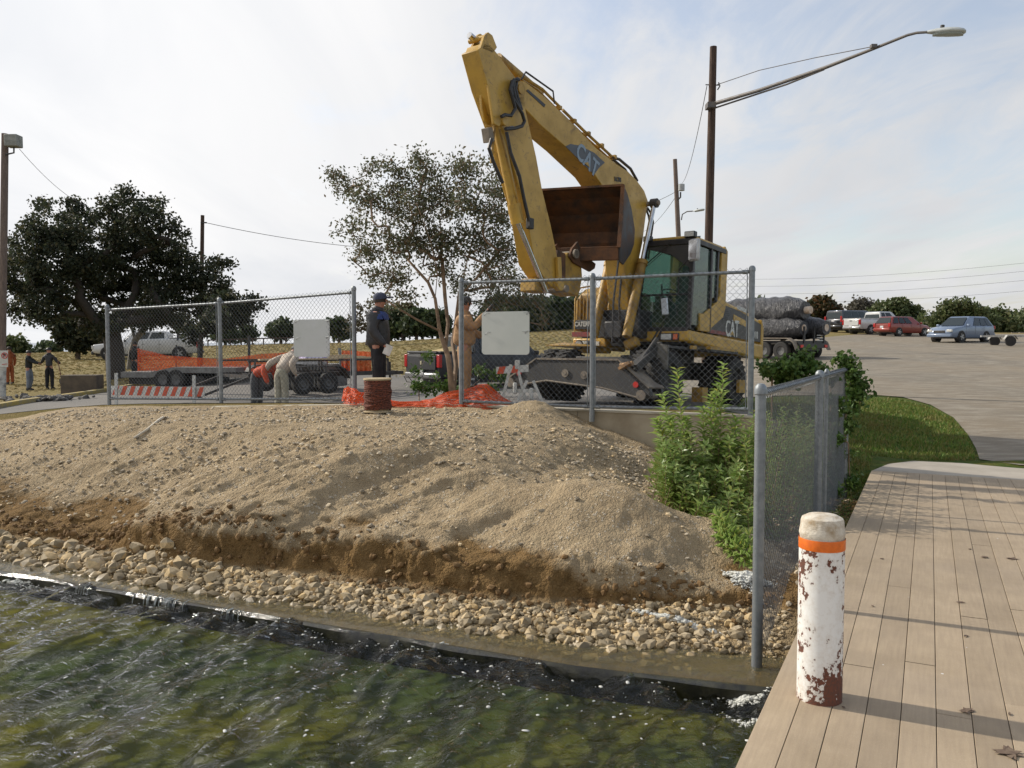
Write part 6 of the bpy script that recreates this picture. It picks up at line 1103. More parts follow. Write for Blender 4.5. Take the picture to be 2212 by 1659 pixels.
# pipe rail on the hill crest
ra = M('dark_pipe_rail', (.05, .035, .03), (.08, .05, .04), 6, .7, obj=False); rf = thing('rail_fence', 'low dark pipe rail fence along the hill crest behind the left fence', 'fence', on(540, 84)); A = on(450, 84); Bq = on(690, 88); MB().bar(A+Vector((0, 0, .62)), Bq+Vector((0, 0, .7)), .10, .12).build('rail', ra, rf, False)
for k in range(11): p = on(450+24*k, 84+.4*k); MB().bar(p, p+Vector((0, 0, .64)), .1, .1).build('post', ra, rf, False)
pk = on(892, 86); sh_ = thing('picnic_table', 'small brown picnic table on the hill crest between the trees', 'table', pk); MB().box((0, 0, .75), (2.6, 1.2, .1)).build('table_top', ra, sh_); MB().box((0, .9, .45), (2.6, .3, .07)).box((0, -.9, .45), (2.6, .3, .07)).build('bench', ra, sh_); MB().box((-1, 0, .38), (.12, 1.9, .7)).build('leg', ra, sh_); MB().box((1, 0, .38), (.12, 1.9, .7)).build('leg', ra, sh_)
# ---------------------------------------------------------------- people
skin_m = M('skin', (.42, .20, .13), (.36, .165, .11), 9, .55)
def skinmesh(name, chains, mat, parent, sub=1, root=0):
    """chains: lists of (key, point, radius); shared keys join the chains"""
    idx = {}; vs = []; rs = []; es = []
    for ch in chains:
        pv = None
        for key, p, r in ch:
            if key not in idx: idx[key] = len(vs); vs.append(tuple(p)); rs.append(r if isinstance(r, tuple) else (r, r))
            if pv is not None and pv != idx[key]: es.append((pv, idx[key]))
            pv = idx[key]
    me = bpy.data.meshes.new(name); me.from_pydata(vs, es, []); o = bpy.data.objects.new(name, me); COL.objects.link(o)
    m = o.modifiers.new('skin', 'SKIN'); m.use_smooth_shade = True; m.branch_smoothing = .4
    for i, r in enumerate(rs): me.skin_vertices[0].data[i].radius = r; me.skin_vertices[0].data[i].use_root = (i == root)
    s = o.modifiers.new('sub', 'SUBSURF'); s.levels = sub; s.render_levels = sub; bpy.context.view_layer.update()
    nm = bpy.data.meshes.new_from_object(o.evaluated_get(bpy.context.evaluated_depsgraph_get())); bpy.data.objects.remove(o); nm.shade_smooth()
    return link(name, nm, mat, parent, True)
def person(label, loc, yaw, H, top_m, leg_m, shoe_m, pose=None, cap=None, hair=None, gloves=None, detail=False, lean=0, hood=None, group=None, coverall=False, jacket_len=.02, bulk=1.0):
    root = thing('person', label, 'person', loc, (0, 0, yaw), group); k = H/1.78; ps = dict(pel=(0, 0, .95), wai=(0, 0, 1.07), che=(.01, 0, 1.27), upc=(0, 0, 1.42), nec=(.0, 0, 1.50), hb=(.015, 0, 1.57), hc=(.025, 0, 1.66), ht=(.02, 0, 1.73),
        shL=(0, .17, 1.42), elL=(-.02, .235, 1.15), wrL=(.06, .24, .91), haL=(.08, .24, .84), shR=(0, -.17, 1.42), elR=(-.02, -.235, 1.15), wrR=(.06, -.24, .91), haR=(.08, -.24, .84),
        hiL=(0, .09, .91), knL=(.02, .10, .50), anL=(-.01, .11, .09), toL=(.14, .12, .035), hiR=(0, -.09, .91), knR=(.02, -.10, .50), anR=(-.01, -.11, .09), toR=(.14, -.12, .035))
    if lean:
        R0 = Matrix.Rotation(lean, 3, 'Y'); pv = Vector((0, 0, .95))
        for n_ in ('wai', 'che', 'upc', 'nec', 'hb', 'hc', 'ht', 'shL', 'elL', 'wrL', 'haL', 'shR', 'elR', 'wrR', 'haR'): ps[n_] = tuple(pv+R0 @ (Vector(ps[n_])-pv))
    ps.update(pose or {}); p = {a: Vector(b)*k for a, b in ps.items()}
    def C(*ks): return [(a, p[a], tuple(x*k for x in (r if isinstance(r, tuple) else (r, r)))) for a, r in ks]
    body = [C(('pel', (.13, .10)), ('wai', (.125, .09)), ('che', (.14, .10)), ('upc', (.13, .095)), ('nec', .066), ('hb', (.078, .082)), ('hc', (.098, .112)), ('ht', (.082, .092)))]
    for s in 'LR':
        body.append(C(('upc', .1), ('sh'+s, .060), ('el'+s, .043), ('wr'+s, .028), ('ha'+s, (.020, .040)))); body.append(C(('pel', .1), ('hi'+s, .085), ('kn'+s, .055), ('an'+s, .037), ('to'+s, (.042, .03))))
        if detail:
            d = (p['ha'+s]-p['wr'+s]).normalized(); sd = d.cross(Vector((1, 0, 0)) if abs(d.x) < .8 else Vector((0, 0, 1))).normalized(); nn = d.cross(sd)
            for j, (o_, ln) in enumerate(((-.030, .060), (-.010, .075), (.010, .070), (.028, .055))):
                a = p['ha'+s]+sd*o_+d*.035; b_ = a+d*ln*.5+nn*.008; c_ = b_+d*ln*.42+nn*.022; body.append([('ha'+s, p['ha'+s], (.02, .04)), (f'f{s}{j}a', a, (.010, .010)), (f'f{s}{j}b', b_, (.009, .009)), (f'f{s}{j}c', c_, (.007, .007))])
            a = p['ha'+s]-sd*.045-d*.01; body.append([('ha'+s, p['ha'+s], (.02, .04)), (f't{s}a', a, (.012, .012)), (f't{s}b', a+d*.04-sd*.012+nn*.01, (.009, .009))])
    bo_ = skinmesh('body', body, skin_m, root, 1)
    hc, hb = p['hc'], p['hb']; up = (p['ht']-hb).normalized(); fw = Vector((1, 0, 0)); fw = (fw-up*fw.dot(up)).normalized(); fw = ps.get('look', fw); fw = Vector(fw).normalized(); lf = up.cross(fw).normalized()
    RH = Matrix((fw, lf, up)).transposed()
    # face: nose, eyes, mouth and ears set on the head
    q = MB(); c = hc+fw*.083*k-up*.008*k; q.add([c+up*.03*k, c+lf*.017*k-up*.022*k, c-lf*.017*k-up*.022*k, c+fw*.036*k-up*.014*k], [(0, 1, 3), (0, 3, 2), (1, 2, 3), (0, 2, 1)]); q.build('nose', skin_m, bo_, True)
    for s in (-1, 1):
        MB().lathe([(0, -.004), (.016, 0), (.020, .006), (.0, .010)], hc+lf*(s*.082*k)-fw*.01*k, lf*s, 10).build('ear', skin_m, bo_, True)
        if detail: MB().lathe([(0, -.004), (.008, 0), (.006, .004), (0, .006)], hc+fw*.079*k+lf*(s*.03*k)+up*.018*k, fw, 8).build('eye', blk, bo_, True)
    if detail: MB().box(hc+fw*.082*k-up*.048*k, (.008, .045, .008), RH).build('mouth', redstripe, bo_, True)
    # clothes
    jl = p['pel']+(p['pel']-p['wai'])*jacket_len*6
    B_ = bulk*k; top = [[('j0', jl, (.175*B_, .14*B_)), ('wai', p['wai'], (.172*B_, .135*B_)), ('che', p['che'], (.18*B_, .14*B_)), ('upc', p['upc'], (.16*B_, .125*B_)), ('nec', p['nec'].lerp(p['hb'], .35), (.082*k, .080*k))]]
    for s in 'LR': w1 = p['wr'+s].lerp(p['ha'+s], .65); top.append([('upc', p['upc'], .1), ('sh'+s, p['sh'+s], (.088*B_, .088*B_)), ('el'+s, p['el'+s], (.074*B_, .074*B_)), ('wr'+s, w1, (.054*k, .054*k))])
    skinmesh('jacket' if not coverall else 'coverall', top, top_m, root, 1)
    legs = [[('pel', p['pel'], (.150*k*(.5+.5*bulk), .125*k)), ('wai', p['pel'].lerp(p['wai'], .8), (.142*k, .112*k))]]
    for s in 'LR': legs.append([('pel', p['pel'], .1), ('hi'+s, p['hi'+s], (.115*k, .115*k)), ('kn'+s, p['kn'+s], (.09*k, .09*k)), ('an'+s, p['an'+s]+Vector((0, 0, -.03*k)), (.072*k, .072*k))])
    skinmesh('trousers' if not coverall else 'coverall_legs', legs, leg_m, root, 1)
    for s in 'LR':
        a, t = p['an'+s], p['to'+s]; d = (t-a); d.z = 0; d.normalize(); sd = Vector((-d.y, d.x, 0)); z0 = min(a.z, t.z+.06)-.085*k; rg = []
        for x, w_, h_ in ((-.07, .032, .08), (-.04, .042, .12), (.04, .046, .12), (.12, .05, .075), (.18, .042, .05), (.205, .02, .035)):
            c = Vector((a.x, a.y, max(z0, 0)))+d*x*k; rg.append([c+sd*w_*k, c-sd*w_*k, c-sd*w_*.8*k+Vector((0, 0, h_*k)), c+sd*w_*.8*k+Vector((0, 0, h_*k))])
        MB().loft(rg).build('shoe', shoe_m, root, True, bevel=.01)
        if gloves: c = p['ha'+s]; MB().loft([[p['wr'+s].lerp(c, t_)+Vector((0, math.cos(x)*r_*k, math.sin(x)*r_*k)) for x in np.linspace(0, 6.28, 11)[:-1]] for t_, r_ in ((-.4, .045), (.2, .048), (1, .055), (1.8, .045), (2.2, .02))]).build('glove', gloves, root, True, smooth=60)
    if hair:
        q = MB(); q.lathe([(.099, -.045), (.103, 0), (.098, .035), (.078, .072), (.045, .092), (0, .1)], hc-fw*.018*k+up*.005, up, 18); q.build('hair', hair, root, True, smooth=60)
    if cap:
        q = MB(); cc = hc+up*.028*k; q.lathe([(.108, -.022), (.110, .015), (.101, .050), (.074, .076), (.036, .088), (0, .091)], cc-fw*.008, up, 20)
        vis = [cc+fw*.07*k+lf*(.085*k), cc+fw*.15*k+lf*(.072*k), cc+fw*.205*k+lf*(.035*k), cc+fw*.205*k-lf*(.035*k), cc+fw*.15*k-lf*(.072*k), cc+fw*.07*k-lf*(.085*k)]; q.prism([v_-up*.008 for v_ in vis], up*.018); q.build('cap', cap, root, True, smooth=60)
    if not hood:
        nb = p['nec']; MB().lathe([(.088*k, -.045), (.098*k, -.02), (.086*k, .028), (.078*k, .035), (.070*k, .0)], nb+up*.01, (p['hb']-p['nec']).normalized(), 18).build('collar', top_m, root, True, smooth=60)
    if hood: MB().lathe([(.06, -.14), (.11, -.09), (.118, -.02), (.112, .04), (.085, .085), (.045, .108), (0, .112)], hc-fw*.012, up, 16).build('hood', hood, root, True, smooth=60)
    return root
cloth = lambda n, c, c2=None, r=.8: M(n, c, c2, 6, r, bmp=.5, bscale=14, dist=.03)
navy = cloth('navy_cap', (.045, .055, .095)); jack = cloth('dark_leather_jacket', (.018, .019, .022), (.030, .03, .033), .42); trou = cloth('black_trousers', (.012, .012, .015)); shoe = M('black_shoe', (.015, .015, .015), None, 9, .5)
tan = cloth('tan_coverall', (.40, .24, .12), (.30, .175, .085)); bhair = M('dark_hair', (.02, .015, .012), (.04, .03, .02), 40, .7); grey_h = M('grey_hair', (.17, .165, .16), (.10, .10, .10), 50, .8)
org = cloth('orange_red_sweatshirt', (.55, .085, .03), (.42, .06, .025)); beige = cloth('pale_beige_shirt', (.50, .43, .35), (.42, .35, .28)); jeans = cloth('grey_blue_jeans', (.20, .23, .28), (.13, .15, .19)); dgr = cloth('dark_grey_trousers', (.07, .075, .08), (.045, .05, .055)); ppants = cloth('muddy_pale_trousers', (.40, .38, .30), (.28, .26, .19)); oj = cloth('orange_brown_coverall', (.36, .10, .03), (.26, .07, .025))
def ground_pt(px, d): return on(px, d)
g_ = ground_pt(817, 13.3); g_.z = min(g_.z, .69)
man = person('man in navy cap and dark jacket facing right, standing behind the rope reel', g_, -.12, 1.80, jack, trou, shoe, dict(elR=(-.03, -.23, 1.15), wrR=(.13, -.22, .95), haR=(.19, -.20, .89), elL=(-.04, .23, 1.15), wrL=(.05, .24, .92), nec=(.01, 0, 1.49), hb=(.03, 0, 1.55), hc=(.045, 0, 1.635), ht=(.02, 0, 1.705)), cap=navy, hair=bhair, detail=True, jacket_len=.19, bulk=1.26)
MB().box((.22, -.22, .86), (.12, .02, .16), Matrix.Rotation(.4, 3, 'Y')).build('held_paper', letter_w, man); tagp(bpy.data.objects[-1] if False else man)
MB().loft([[(.0+r_*.62*math.cos(x), r_*math.sin(x), z) for x in np.linspace(0, 6.28, 17)[:-1]] for z, r_ in ((1.34, .27), (1.42, .25), (1.47, .17))]).build('shoulder_stripe', cloth('blue_shoulder_panel', (.03, .06, .20), (.025, .045, .15)), man, True, smooth=60)
g_ = ground_pt(1003, 14.3); g_.z = min(g_.z, .68)
person('man in tan coverall with dark gloves raising his arms behind the right fence', g_, -.15, 1.86, tan, tan, shoe, dict(elR=(.20, -.22, 1.24), wrR=(.36, -.20, 1.44), haR=(.43, -.18, 1.52), elL=(.10, .22, 1.15), wrL=(.30, .20, 1.13), haL=(.38, .18, 1.12)), cap=blk, hair=bhair, gloves=blk, detail=True, coverall=True, bulk=1.22)
g_ = on(553, 20.2); person('worker in orange sweatshirt and dark trousers bending over the trailer work, left of the pair', g_, -.45, 1.72, org, dgr, shoe, dict(elR=(.42, -.2, 1.02), wrR=(.50, -.16, .78), haR=(.52, -.14, .70), elL=(.40, .2, 1.02), wrL=(.50, .18, .78), haL=(.53, .16, .70)), lean=1.18, bulk=1.1, hood=org, group='two workers bending behind the left fence')
g_ = on(607, 19.6); person('grey haired worker in pale shirt and muddy trousers, right of the bending pair', g_, 1.15, 1.80, beige, ppants, shoe, dict(elL=(.02, .34, 1.14), wrL=(.10, .52, .98), haL=(.13, .58, .94), elR=(.05, -.26, 1.12), wrR=(.16, -.28, .90), haR=(.20, -.28, .84)), lean=.80, bulk=1.15, hair=grey_h, group='two workers bending behind the left fence')
g_ = on(62, 36); person('man in dark jacket and blue jeans reaching out to the shovel man', g_, .05, 1.74, cloth('black_work_jacket', (.02, .024, .025)), jeans, shoe, dict(elR=(.22, -.18, 1.28), wrR=(.46, -.14, 1.20), haR=(.54, -.13, 1.19), elL=(.18, .2, 1.25), wrL=(.42, .12, 1.18), haL=(.5, .1, 1.17), knL=(.06, .1, .5), anL=(-.06, .12, .09)), cap=blk, group='two men talking on the left grass')
shm = person('man in dark work clothes seen from behind, holding a shovel on the left grass', on(106, 36), 1.65, 1.80, cloth('dark_grey_work_jacket', (.03, .03, .035), (.05, .05, .055)), trou, shoe, dict(elR=(.02, -.30, 1.20), wrR=(.10, -.40, 1.10), haR=(.14, -.42, 1.08), elL=(.10, .30, 1.22), wrL=(.24, .42, 1.12), haL=(.28, .46, 1.10)), cap=blk, group='two men talking on the left grass')
s0 = P(125, 779, 35.8); s1 = P(133, 820, 35.7); q = MB(); q.cyl(s0, s1, .02, n=8); sv = tagp(q.build('shovel', M('shovel_handle', (.16, .06, .035), None, 9, .6)), 'long handled shovel with dark blade held by the man in dark work clothes', 'shovel'); e = (s1-s0).normalized()
MB().loft([[s1+e*t+Vector((-w_, 0, 0)), s1+e*t+Vector((0, .03, 0)), s1+e*t+Vector((w_, 0, 0)), s1+e*t+Vector((0, -.02, 0))] for t, w_ in ((-.05, .03), (.0, .11), (.15, .12), (.27, .07), (.30, .01))]).build('blade', dkg, sv)
person('person in orange brown coverall standing beside the sign pole at the left edge', on(21, 38.5), 2.6, 1.76, oj, oj, shoe, hair=bhair, coverall=True)
person('dark clothed figure standing just left of the orange netting beside the oak trunk', on(292, 33.5), 1.2, 1.72, cloth('black_hooded_clothes', (.015, .015, .015)), trou, shoe, hair=bhair)
person('person sitting in the bed of the white crew cab pickup, only head and shoulders showing', Vector((on(386, 55.6).x, 55.6, on(386, 55.6).z+.45)), .3, 1.45, cloth('dark_blue_shirt', (.05, .06, .09)), trou, shoe, hair=bhair)
# ---------------------------------------------------------------- foliage
def leaf_mat(n, cols, rough=.55, trans=.35, spec=.35, patch=None):
    m, t, b = newmat(n); g = nd(t, 'ShaderNodeNewGeometry'); cr_ = nd(t, 'ShaderNodeValToRGB'); t.links.new(g.outputs['Random Per Island'], cr_.inputs[0]); e = cr_.color_ramp.elements
    e[0].color = cols[0]+(1,); e[1].color = cols[-1]+(1,)
    for i, c in enumerate(cols[1:-1]): k = e.new((i+1)/(len(cols)-1)); k.color = c+(1,)
    oc = cr_.outputs[0]
    if patch: oc = mixc(t, rng_(t, nz(t, 1.1, 5, .6, pos(t)), .48, .66, 0, .75), oc, patch)
    t.links.new(oc, b.inputs['Base Color']); b.inputs['Roughness'].default_value = rough; b.inputs['Specular IOR Level'].default_value = spec
    tl = nd(t, 'ShaderNodeBsdfTranslucent'); t.links.new(oc, tl.inputs[0]); mx_ = nd(t, 'ShaderNodeMixShader'); mx_.inputs[0].default_value = trans; t.links.new(b.outputs[0], mx_.inputs[1]); t.links.new(tl.outputs[0], mx_.inputs[2]); t.links.new(mx_.outputs[0], t.nodes['Material Output'].inputs[0]); return m
oak_l = leaf_mat('oak_leaves', [(.020, .028, .016), (.036, .048, .026), (.052, .062, .032), (.085, .075, .034)], trans=.4); mid_l = leaf_mat('crape_leaves', [(.07, .085, .05), (.11, .125, .065), (.17, .165, .09), (.14, .09, .045)], trans=.35)
ever_l = leaf_mat('evergreen_leaves', [(.03, .048, .024), (.055, .08, .035), (.09, .11, .045)]); lime_l = leaf_mat('light_green_leaves', [(.06, .085, .03), (.10, .13, .045), (.16, .16, .07)]); red_l = leaf_mat('turning_leaves', [(.035, .045, .018), (.06, .055, .02), (.14, .065, .022)]); bush_l = leaf_mat('lance_leaves', [(.17, .27, .05), (.26, .37, .09), (.34, .44, .15), (.30, .30, .06)], .32, .5, .6); vine_l = leaf_mat('vine_leaves', [(.045, .095, .02), (.08, .15, .03), (.14, .19, .05)], .45, .3)
bark = M('grey_brown_bark', (.13, .10, .075), (.07, .055, .04), 8, .9, bmp=.6, bscale=24); barkt = M('smooth_tan_bark', (.30, .20, .12), (.18, .12, .075), 6, .7, bmp=.3, bscale=16); barkd = M('dark_oak_bark', (.035, .028, .022), (.055, .045, .035), 8, .9, bmp=.7, bscale=14)
def leaves(name, C, size, mat, parent, elong=1.5, droop=0.0):
    """C: (n,3) centres in world space"""
    n = len(C); a = RNG.normal(size=(n, 3)); a[:, 2] -= droop; a /= np.linalg.norm(a, axis=1)[:, None]; b_ = RNG.normal(size=(n, 3)); b_ -= a*(a*b_).sum(1)[:, None]; b_ /= np.linalg.norm(b_, axis=1)[:, None]
    s = (size*RNG.uniform(.6, 1.3, n))[:, None]; nn = np.cross(a, b_)
    V = np.stack([C-a*s*elong*.5, C+b_*s*.42-a*s*.05+nn*s*.12, C+a*s*elong*.5, C-b_*s*.42-a*s*.05+nn*s*.12], 1)
    o = npmesh(name, V.reshape(-1, 3), np.arange(n*4).reshape(-1, 4), mat, parent); 
    if parent is not None: o.matrix_parent_inverse = pmat(parent).inverted()
    return o
def grow(base, seeds, attract, rt, mat, parent, name='trunk', tip=.012, wig=.08, sides=7, maxr=None):
    """limbs joining the trunk polylines (seeds) to attraction points; pipe-model radii"""
    nodes = [Vector(seeds[0][0])]; par = [-1]
    for pl in seeds:
        prev = min(range(len(nodes)), key=lambda i: (nodes[i]-Vector(pl[0])).length)
        for p in pl[1:]: nodes.append(Vector(p)); par.append(prev); prev = len(nodes)-1
    att = sorted(attract, key=lambda q: (Vector(q)-nodes[0]).length)
    for q in att:
        q = Vector(q); bi = min(range(len(nodes)), key=lambda i: (nodes[i]-q).length+(.35*max(0, nodes[i].z-q.z)*2)); a = nodes[bi]; d = (q-a).length; ns = max(2, int(d/.45)); prev = bi
        pd = (a-nodes[par[bi]]).normalized() if par[bi] >= 0 else Vector((0, 0, 1)); ctrl = a+pd*d*.35+Vector((0, 0, d*.08))
        for k in range(1, ns+1):
            t = k/ns; p = a*(1-t)**2+ctrl*2*t*(1-t)+q*t*t; p += Vector((random.gauss(0, 1), random.gauss(0, 1), random.gauss(0, .7)))*wig*d/ns*(1 if k < ns else 0); nodes.append(p); par.append(prev); prev = len(nodes)-1
    n = len(nodes); cnt = [0.0]*n; ch = [[] for _ in range(n)]
    for i in range(1, n): ch[par[i]].append(i)
    for i in range(n-1, -1, -1): cnt[i] = max(1.0, sum(cnt[c] for c in ch[i])) if ch[i] else 1.0
    # order guarantees parents come before children
    tot = cnt[0]; rad = [max(tip, rt*(c/tot)**.52) for c in cnt]; q_ = MB(); stack = [(0, None)]
    while stack:
        s, pr_ = stack.pop(); line = ([pr_] if pr_ is not None else [])+[s]; cur = s
        while ch[cur]: nx = max(ch[cur], key=lambda c: cnt[c]); stack += [(c, cur) for c in ch[cur] if c != nx]; line.append(nx); cur = nx
        if len(line) > 1:
            rr = [rad[i] for i in line]
            if pr_ is not None: rr[0] = rr[1]
            rr[-1] *= .5; q_.tube([nodes[i] for i in line], rr, sides, False)
    o = q_.build(name, mat, parent, False, smooth=60); return nodes, rad
def crown_points(blobs, n, per, spread, hollow=.35):
    """clump centres inside pixel blobs given as (point, radius)"""
    vol = np.array([r**2.4 for _, r in blobs]); pr_ = vol/vol.sum(); ids = RNG.choice(len(blobs), n, p=pr_); c = np.array([tuple(blobs[i][0]) for i in ids]); r = np.array([blobs[i][1] for i in ids])
    d = RNG.normal(size=(n, 3)); d /= np.linalg.norm(d, axis=1)[:, None]; rr = r*(hollow+(1-hollow)*RNG.uniform(0, 1, n)**.5); cl = c+d*rr[:, None]
    L_ = np.repeat(cl, per, 0)+RNG.normal(size=(n*per, 3))*spread*np.array([1, 1, .7]); return cl, L_
def pxb(lst, d, k=1.0, dd=0): return [(P(x, y, d+RNG.uniform(-dd, dd)), r*d/1800*k) for x, y, r in lst]
# live oak on the left
ob = on(250, 38); ob.z -= .1; oak = thing('live_oak_tree', 'huge dark live oak spreading across the left of the scene', 'tree', ob)
oakb = pxb([(70, 540, 55), (50, 600, 55), (60, 655, 45), (110, 490, 55), (180, 470, 48), (250, 460, 45), (310, 470, 45), (360, 510, 48), (120, 570, 75), (200, 550, 80), (290, 560, 85), (370, 590, 70), (430, 590, 48), (455, 635, 42), (180, 640, 65), (270, 640, 60), (350, 655, 50), (110, 660, 45), (430, 660, 42), (75, 690, 28), (235, 700, 32), (395, 700, 30), (190, 700, 30), (30, 560, 30), (85, 450, 24), (150, 445, 20), (475, 575, 24), (480, 610, 22), (20, 620, 24), (330, 440, 26), (270, 430, 26)], 38, .92, 2.2)
cl, LL = crown_points(oakb, 1000, 50, .19, .3); leaves('foliage', LL, .125, oak_l, oak, 1.3)
tr0 = [tuple(ob), tuple(P(248, 760, 38)), tuple(P(240, 715, 38)), tuple(P(225, 680, 38))]
grow(ob, [tr0, [tr0[2], tuple(P(262, 690, 38.3)), tuple(P(290, 640, 38.5))], [tr0[2], tuple(P(205, 690, 37.6)), tuple(P(170, 640, 37))]], [cl[i] for i in RNG.choice(len(cl), 120, replace=False)], .42, barkd, oak, 'trunk', .03)
rbr = thing('oak_branch_tree', 'dark oak limb with drooping leaves hanging over the second fence panel', 'tree', P(470, 640, 33)); bb = pxb([(500, 655, 24), (525, 665, 22), (548, 655, 18), (480, 690, 22), (520, 690, 18), (455, 700, 26), (420, 720, 22), (470, 660, 22)], 33, 1, .8); cl, LL = crown_points(bb, 130, 30, .16, .1); leaves('foliage', LL, .13, oak_l, rbr, 1.4)
grow(None, [[tuple(on(431, 33)), tuple(P(432, 740, 33)), tuple(P(440, 690, 33)), tuple(P(465, 660, 33))]], [cl[i] for i in range(0, 130, 5)], .10, barkd, rbr, 'trunk', .018)
# grey forked tree in front of the white pickup
gt = thing('forked_tree', 'slim grey forked tree trunk standing in front of the white crew cab pickup', 'tree', on(280, 44)); bb = pxb([(300, 690, 24), (325, 680, 26), (350, 685, 22), (270, 680, 22), (380, 690, 22)], 44, 1, .8); cl, LL = crown_points(bb, 150, 26, .2, .1); leaves('foliage', LL, .15, oak_l, gt)
grow(None, [[tuple(on(280, 44)), tuple(P(285, 760, 44)), tuple(P(292, 735, 44)), tuple(P(310, 712, 44))], [tuple(P(292, 735, 44)), tuple(P(286, 712, 44)), tuple(P(276, 695, 44))]], [cl[i] for i in range(0, 150, 8)], .17, M('pale_bark', (.20, .18, .15), (.12, .11, .09), 8, .9), gt, 'trunk', .02)
# middle tree
mb_ = on(978, 18.6); mt = thing('crape_myrtle_tree', 'wide open crowned tree with many tan stems and sparse small leaves beside the excavator', 'tree', mb_)
blobs = pxb([(728, 385, 26), (755, 410, 32), (790, 435, 40), (800, 370, 26), (838, 365, 30), (860, 395, 36), (905, 345, 24), (930, 380, 40), (985, 355, 28), (1010, 375, 36), (1050, 370, 26), (1075, 410, 36), (850, 440, 42), (905, 440, 50), (965, 440, 50), (1025, 440, 48), (1075, 470, 42), (760, 495, 34), (790, 545, 34), (840, 520, 44), (900, 520, 50), (965, 520, 50), (1035, 520, 48), (1090, 540, 42), (800, 600, 26), (850, 590, 38), (1110, 600, 34), (1060, 590, 44), (880, 640, 30), (1110, 640, 26), (1060, 650, 34), (1150, 650, 26), (1170, 690, 20), (1100, 700, 24), (830, 650, 20), (1000, 610, 40), (945, 580, 36)], 18.9, 1.0, .9)
cl, LL = crown_points(blobs, 1250, 17, .12, .0); leaves('foliage', LL, .052, mid_l, mt, 1.6, .5)
f1 = P(962, 752, 18.8); f2 = P(940, 645, 18.8); f3 = P(965, 640, 18.9)
grow(mb_, [[tuple(mb_), tuple(P(972, 800, 18.6)), tuple(P(968, 770, 18.7)), tuple(f1)], [tuple(f1), tuple(P(950, 715, 18.8)), tuple(f2), tuple(P(925, 610, 18.8)), tuple(P(880, 560, 18.9)), tuple(P(830, 500, 19))], [tuple(f1), tuple(P(968, 700, 18.9)), tuple(P(962, 650, 19)), tuple(P(955, 560, 19.1)), tuple(P(950, 470, 19.2))], [tuple(mb_+Vector((.12, .1, 0))), tuple(P(985, 790, 18.9)), tuple(P(978, 740, 19.1)), tuple(P(985, 700, 19.2)), tuple(P(992, 640, 19.3)), tuple(P(1010, 560, 19.4)), tuple(P(1030, 480, 19.5))], [tuple(P(992, 640, 19.3)), tuple(P(1030, 600, 19)), tuple(P(1080, 540, 18.8))], [tuple(f2), tuple(P(945, 590, 18.6)), tuple(P(930, 520, 18.4)), tuple(P(900, 440, 18.4))], [tuple(P(950, 715, 18.8)), tuple(P(900, 690, 18.5)), tuple(P(850, 660, 18.3))]], [cl[i] for i in RNG.choice(len(cl), 420, replace=False)], .088, barkt, mt, 'trunk', .0075, .10, 6)
# background trees
def bgtree(label, px, d, blobs, mat, n, size, bk=bark, rt=.18, name='tree', group=None, sparse=26, spread=.30, gy=None):
    b0 = on(px, d) if gy is None else P(px, gy, d); root = thing(name, label, 'tree' if name != 'shrub' else 'shrub', b0, 0, group); bl = pxb(blobs, d, 1.0, .6); cl, LL = crown_points(bl, n, sparse, spread*d/90, .1); leaves('foliage', LL, size, mat, root, 1.3)
    zt = min(q[0].z for q in bl); c0 = Vector(sum((np.array(tuple(q[0])) for q in bl), np.zeros(3))/len(bl)); grow(b0, [[tuple(b0), tuple(b0.lerp(Vector((c0.x, c0.y, zt)), .6)), tuple(b0.lerp(Vector((c0.x, c0.y, zt)), 1.0))]], [cl[i] for i in range(0, len(cl), max(1, len(cl)//22))], rt, bk, root, 'trunk', .02*d/60, .08, 5)
G = 'trees along the hill crest'
bgtree('small round dark tree on the crest just right of the second fence post', 487, 88, [(487, 715, 18), (478, 722, 14), (497, 724, 14)], ever_l, 120, .36, group=G)
bgtree('smallest tree on the crest between two rounder ones behind the left fence', 536, 92, [(536, 720, 14), (528, 724, 9), (545, 724, 9)], ever_l, 80, .34, group=G)
bgtree('flat topped tree on the crest left of the silvery sign sheet', 607, 88, [(607, 708, 19), (595, 714, 14), (620, 714, 14)], ever_l, 140, .36, group=G)
bgtree('tree on the crest just right of the silvery sign sheet', 733, 90, [(725, 705, 16), (742, 714, 15), (733, 720, 12)], ever_l, 120, .36, group=G)
bgtree('nearly bare brownish tree behind the man in the dark jacket', 792, 70, [(790, 680, 30), (770, 700, 26), (812, 665, 28), (830, 690, 24)], leaf_mat('thin_brown_leaves', [(.12, .10, .07), (.09, .085, .05)]), 60, .22, rt=.16, group=G, sparse=14)
bgtree('dark green tree on the crest close to the navy cap', 845, 86, [(842, 690, 24), (850, 708, 20), (835, 705, 18)], ever_l, 170, .38, group=G)
bgtree('olive green tree with picnic table under it on the crest', 873, 88, [(868, 682, 24), (882, 692, 22), (862, 702, 18), (878, 672, 16)], red_l, 170, .38, group=G)
bgtree('dense green tree seen above the charcoal pickup tailgate', 900, 84, [(898, 694, 24), (910, 704, 17), (888, 704, 17), (902, 682, 14)], ever_l, 190, .38, group=G)
bgtree('dark green tree left of the trunk of the open crowned tree', 946, 84, [(944, 692, 23), (955, 704, 18), (934, 704, 16)], ever_l, 180, .38, group=G)
for i, (px, lb) in enumerate(((1120, 'dense evergreen behind the blank pale sign'), (1165, 'dense evergreen just right of the blank pale sign'), (1205, 'dense evergreen left of the middle fence post'), (1250, 'dense evergreen behind the excavator tank'), (1070, 'dense evergreen behind the raised glove of the coverall man'))): bgtree(lb, px, 86+i, [(px, 672, 26), (px-16, 690, 22), (px+16, 688, 22), (px, 702, 20), (px+4, 656, 16)], ever_l, 300, .42, group='dense evergreens behind the pale sign')
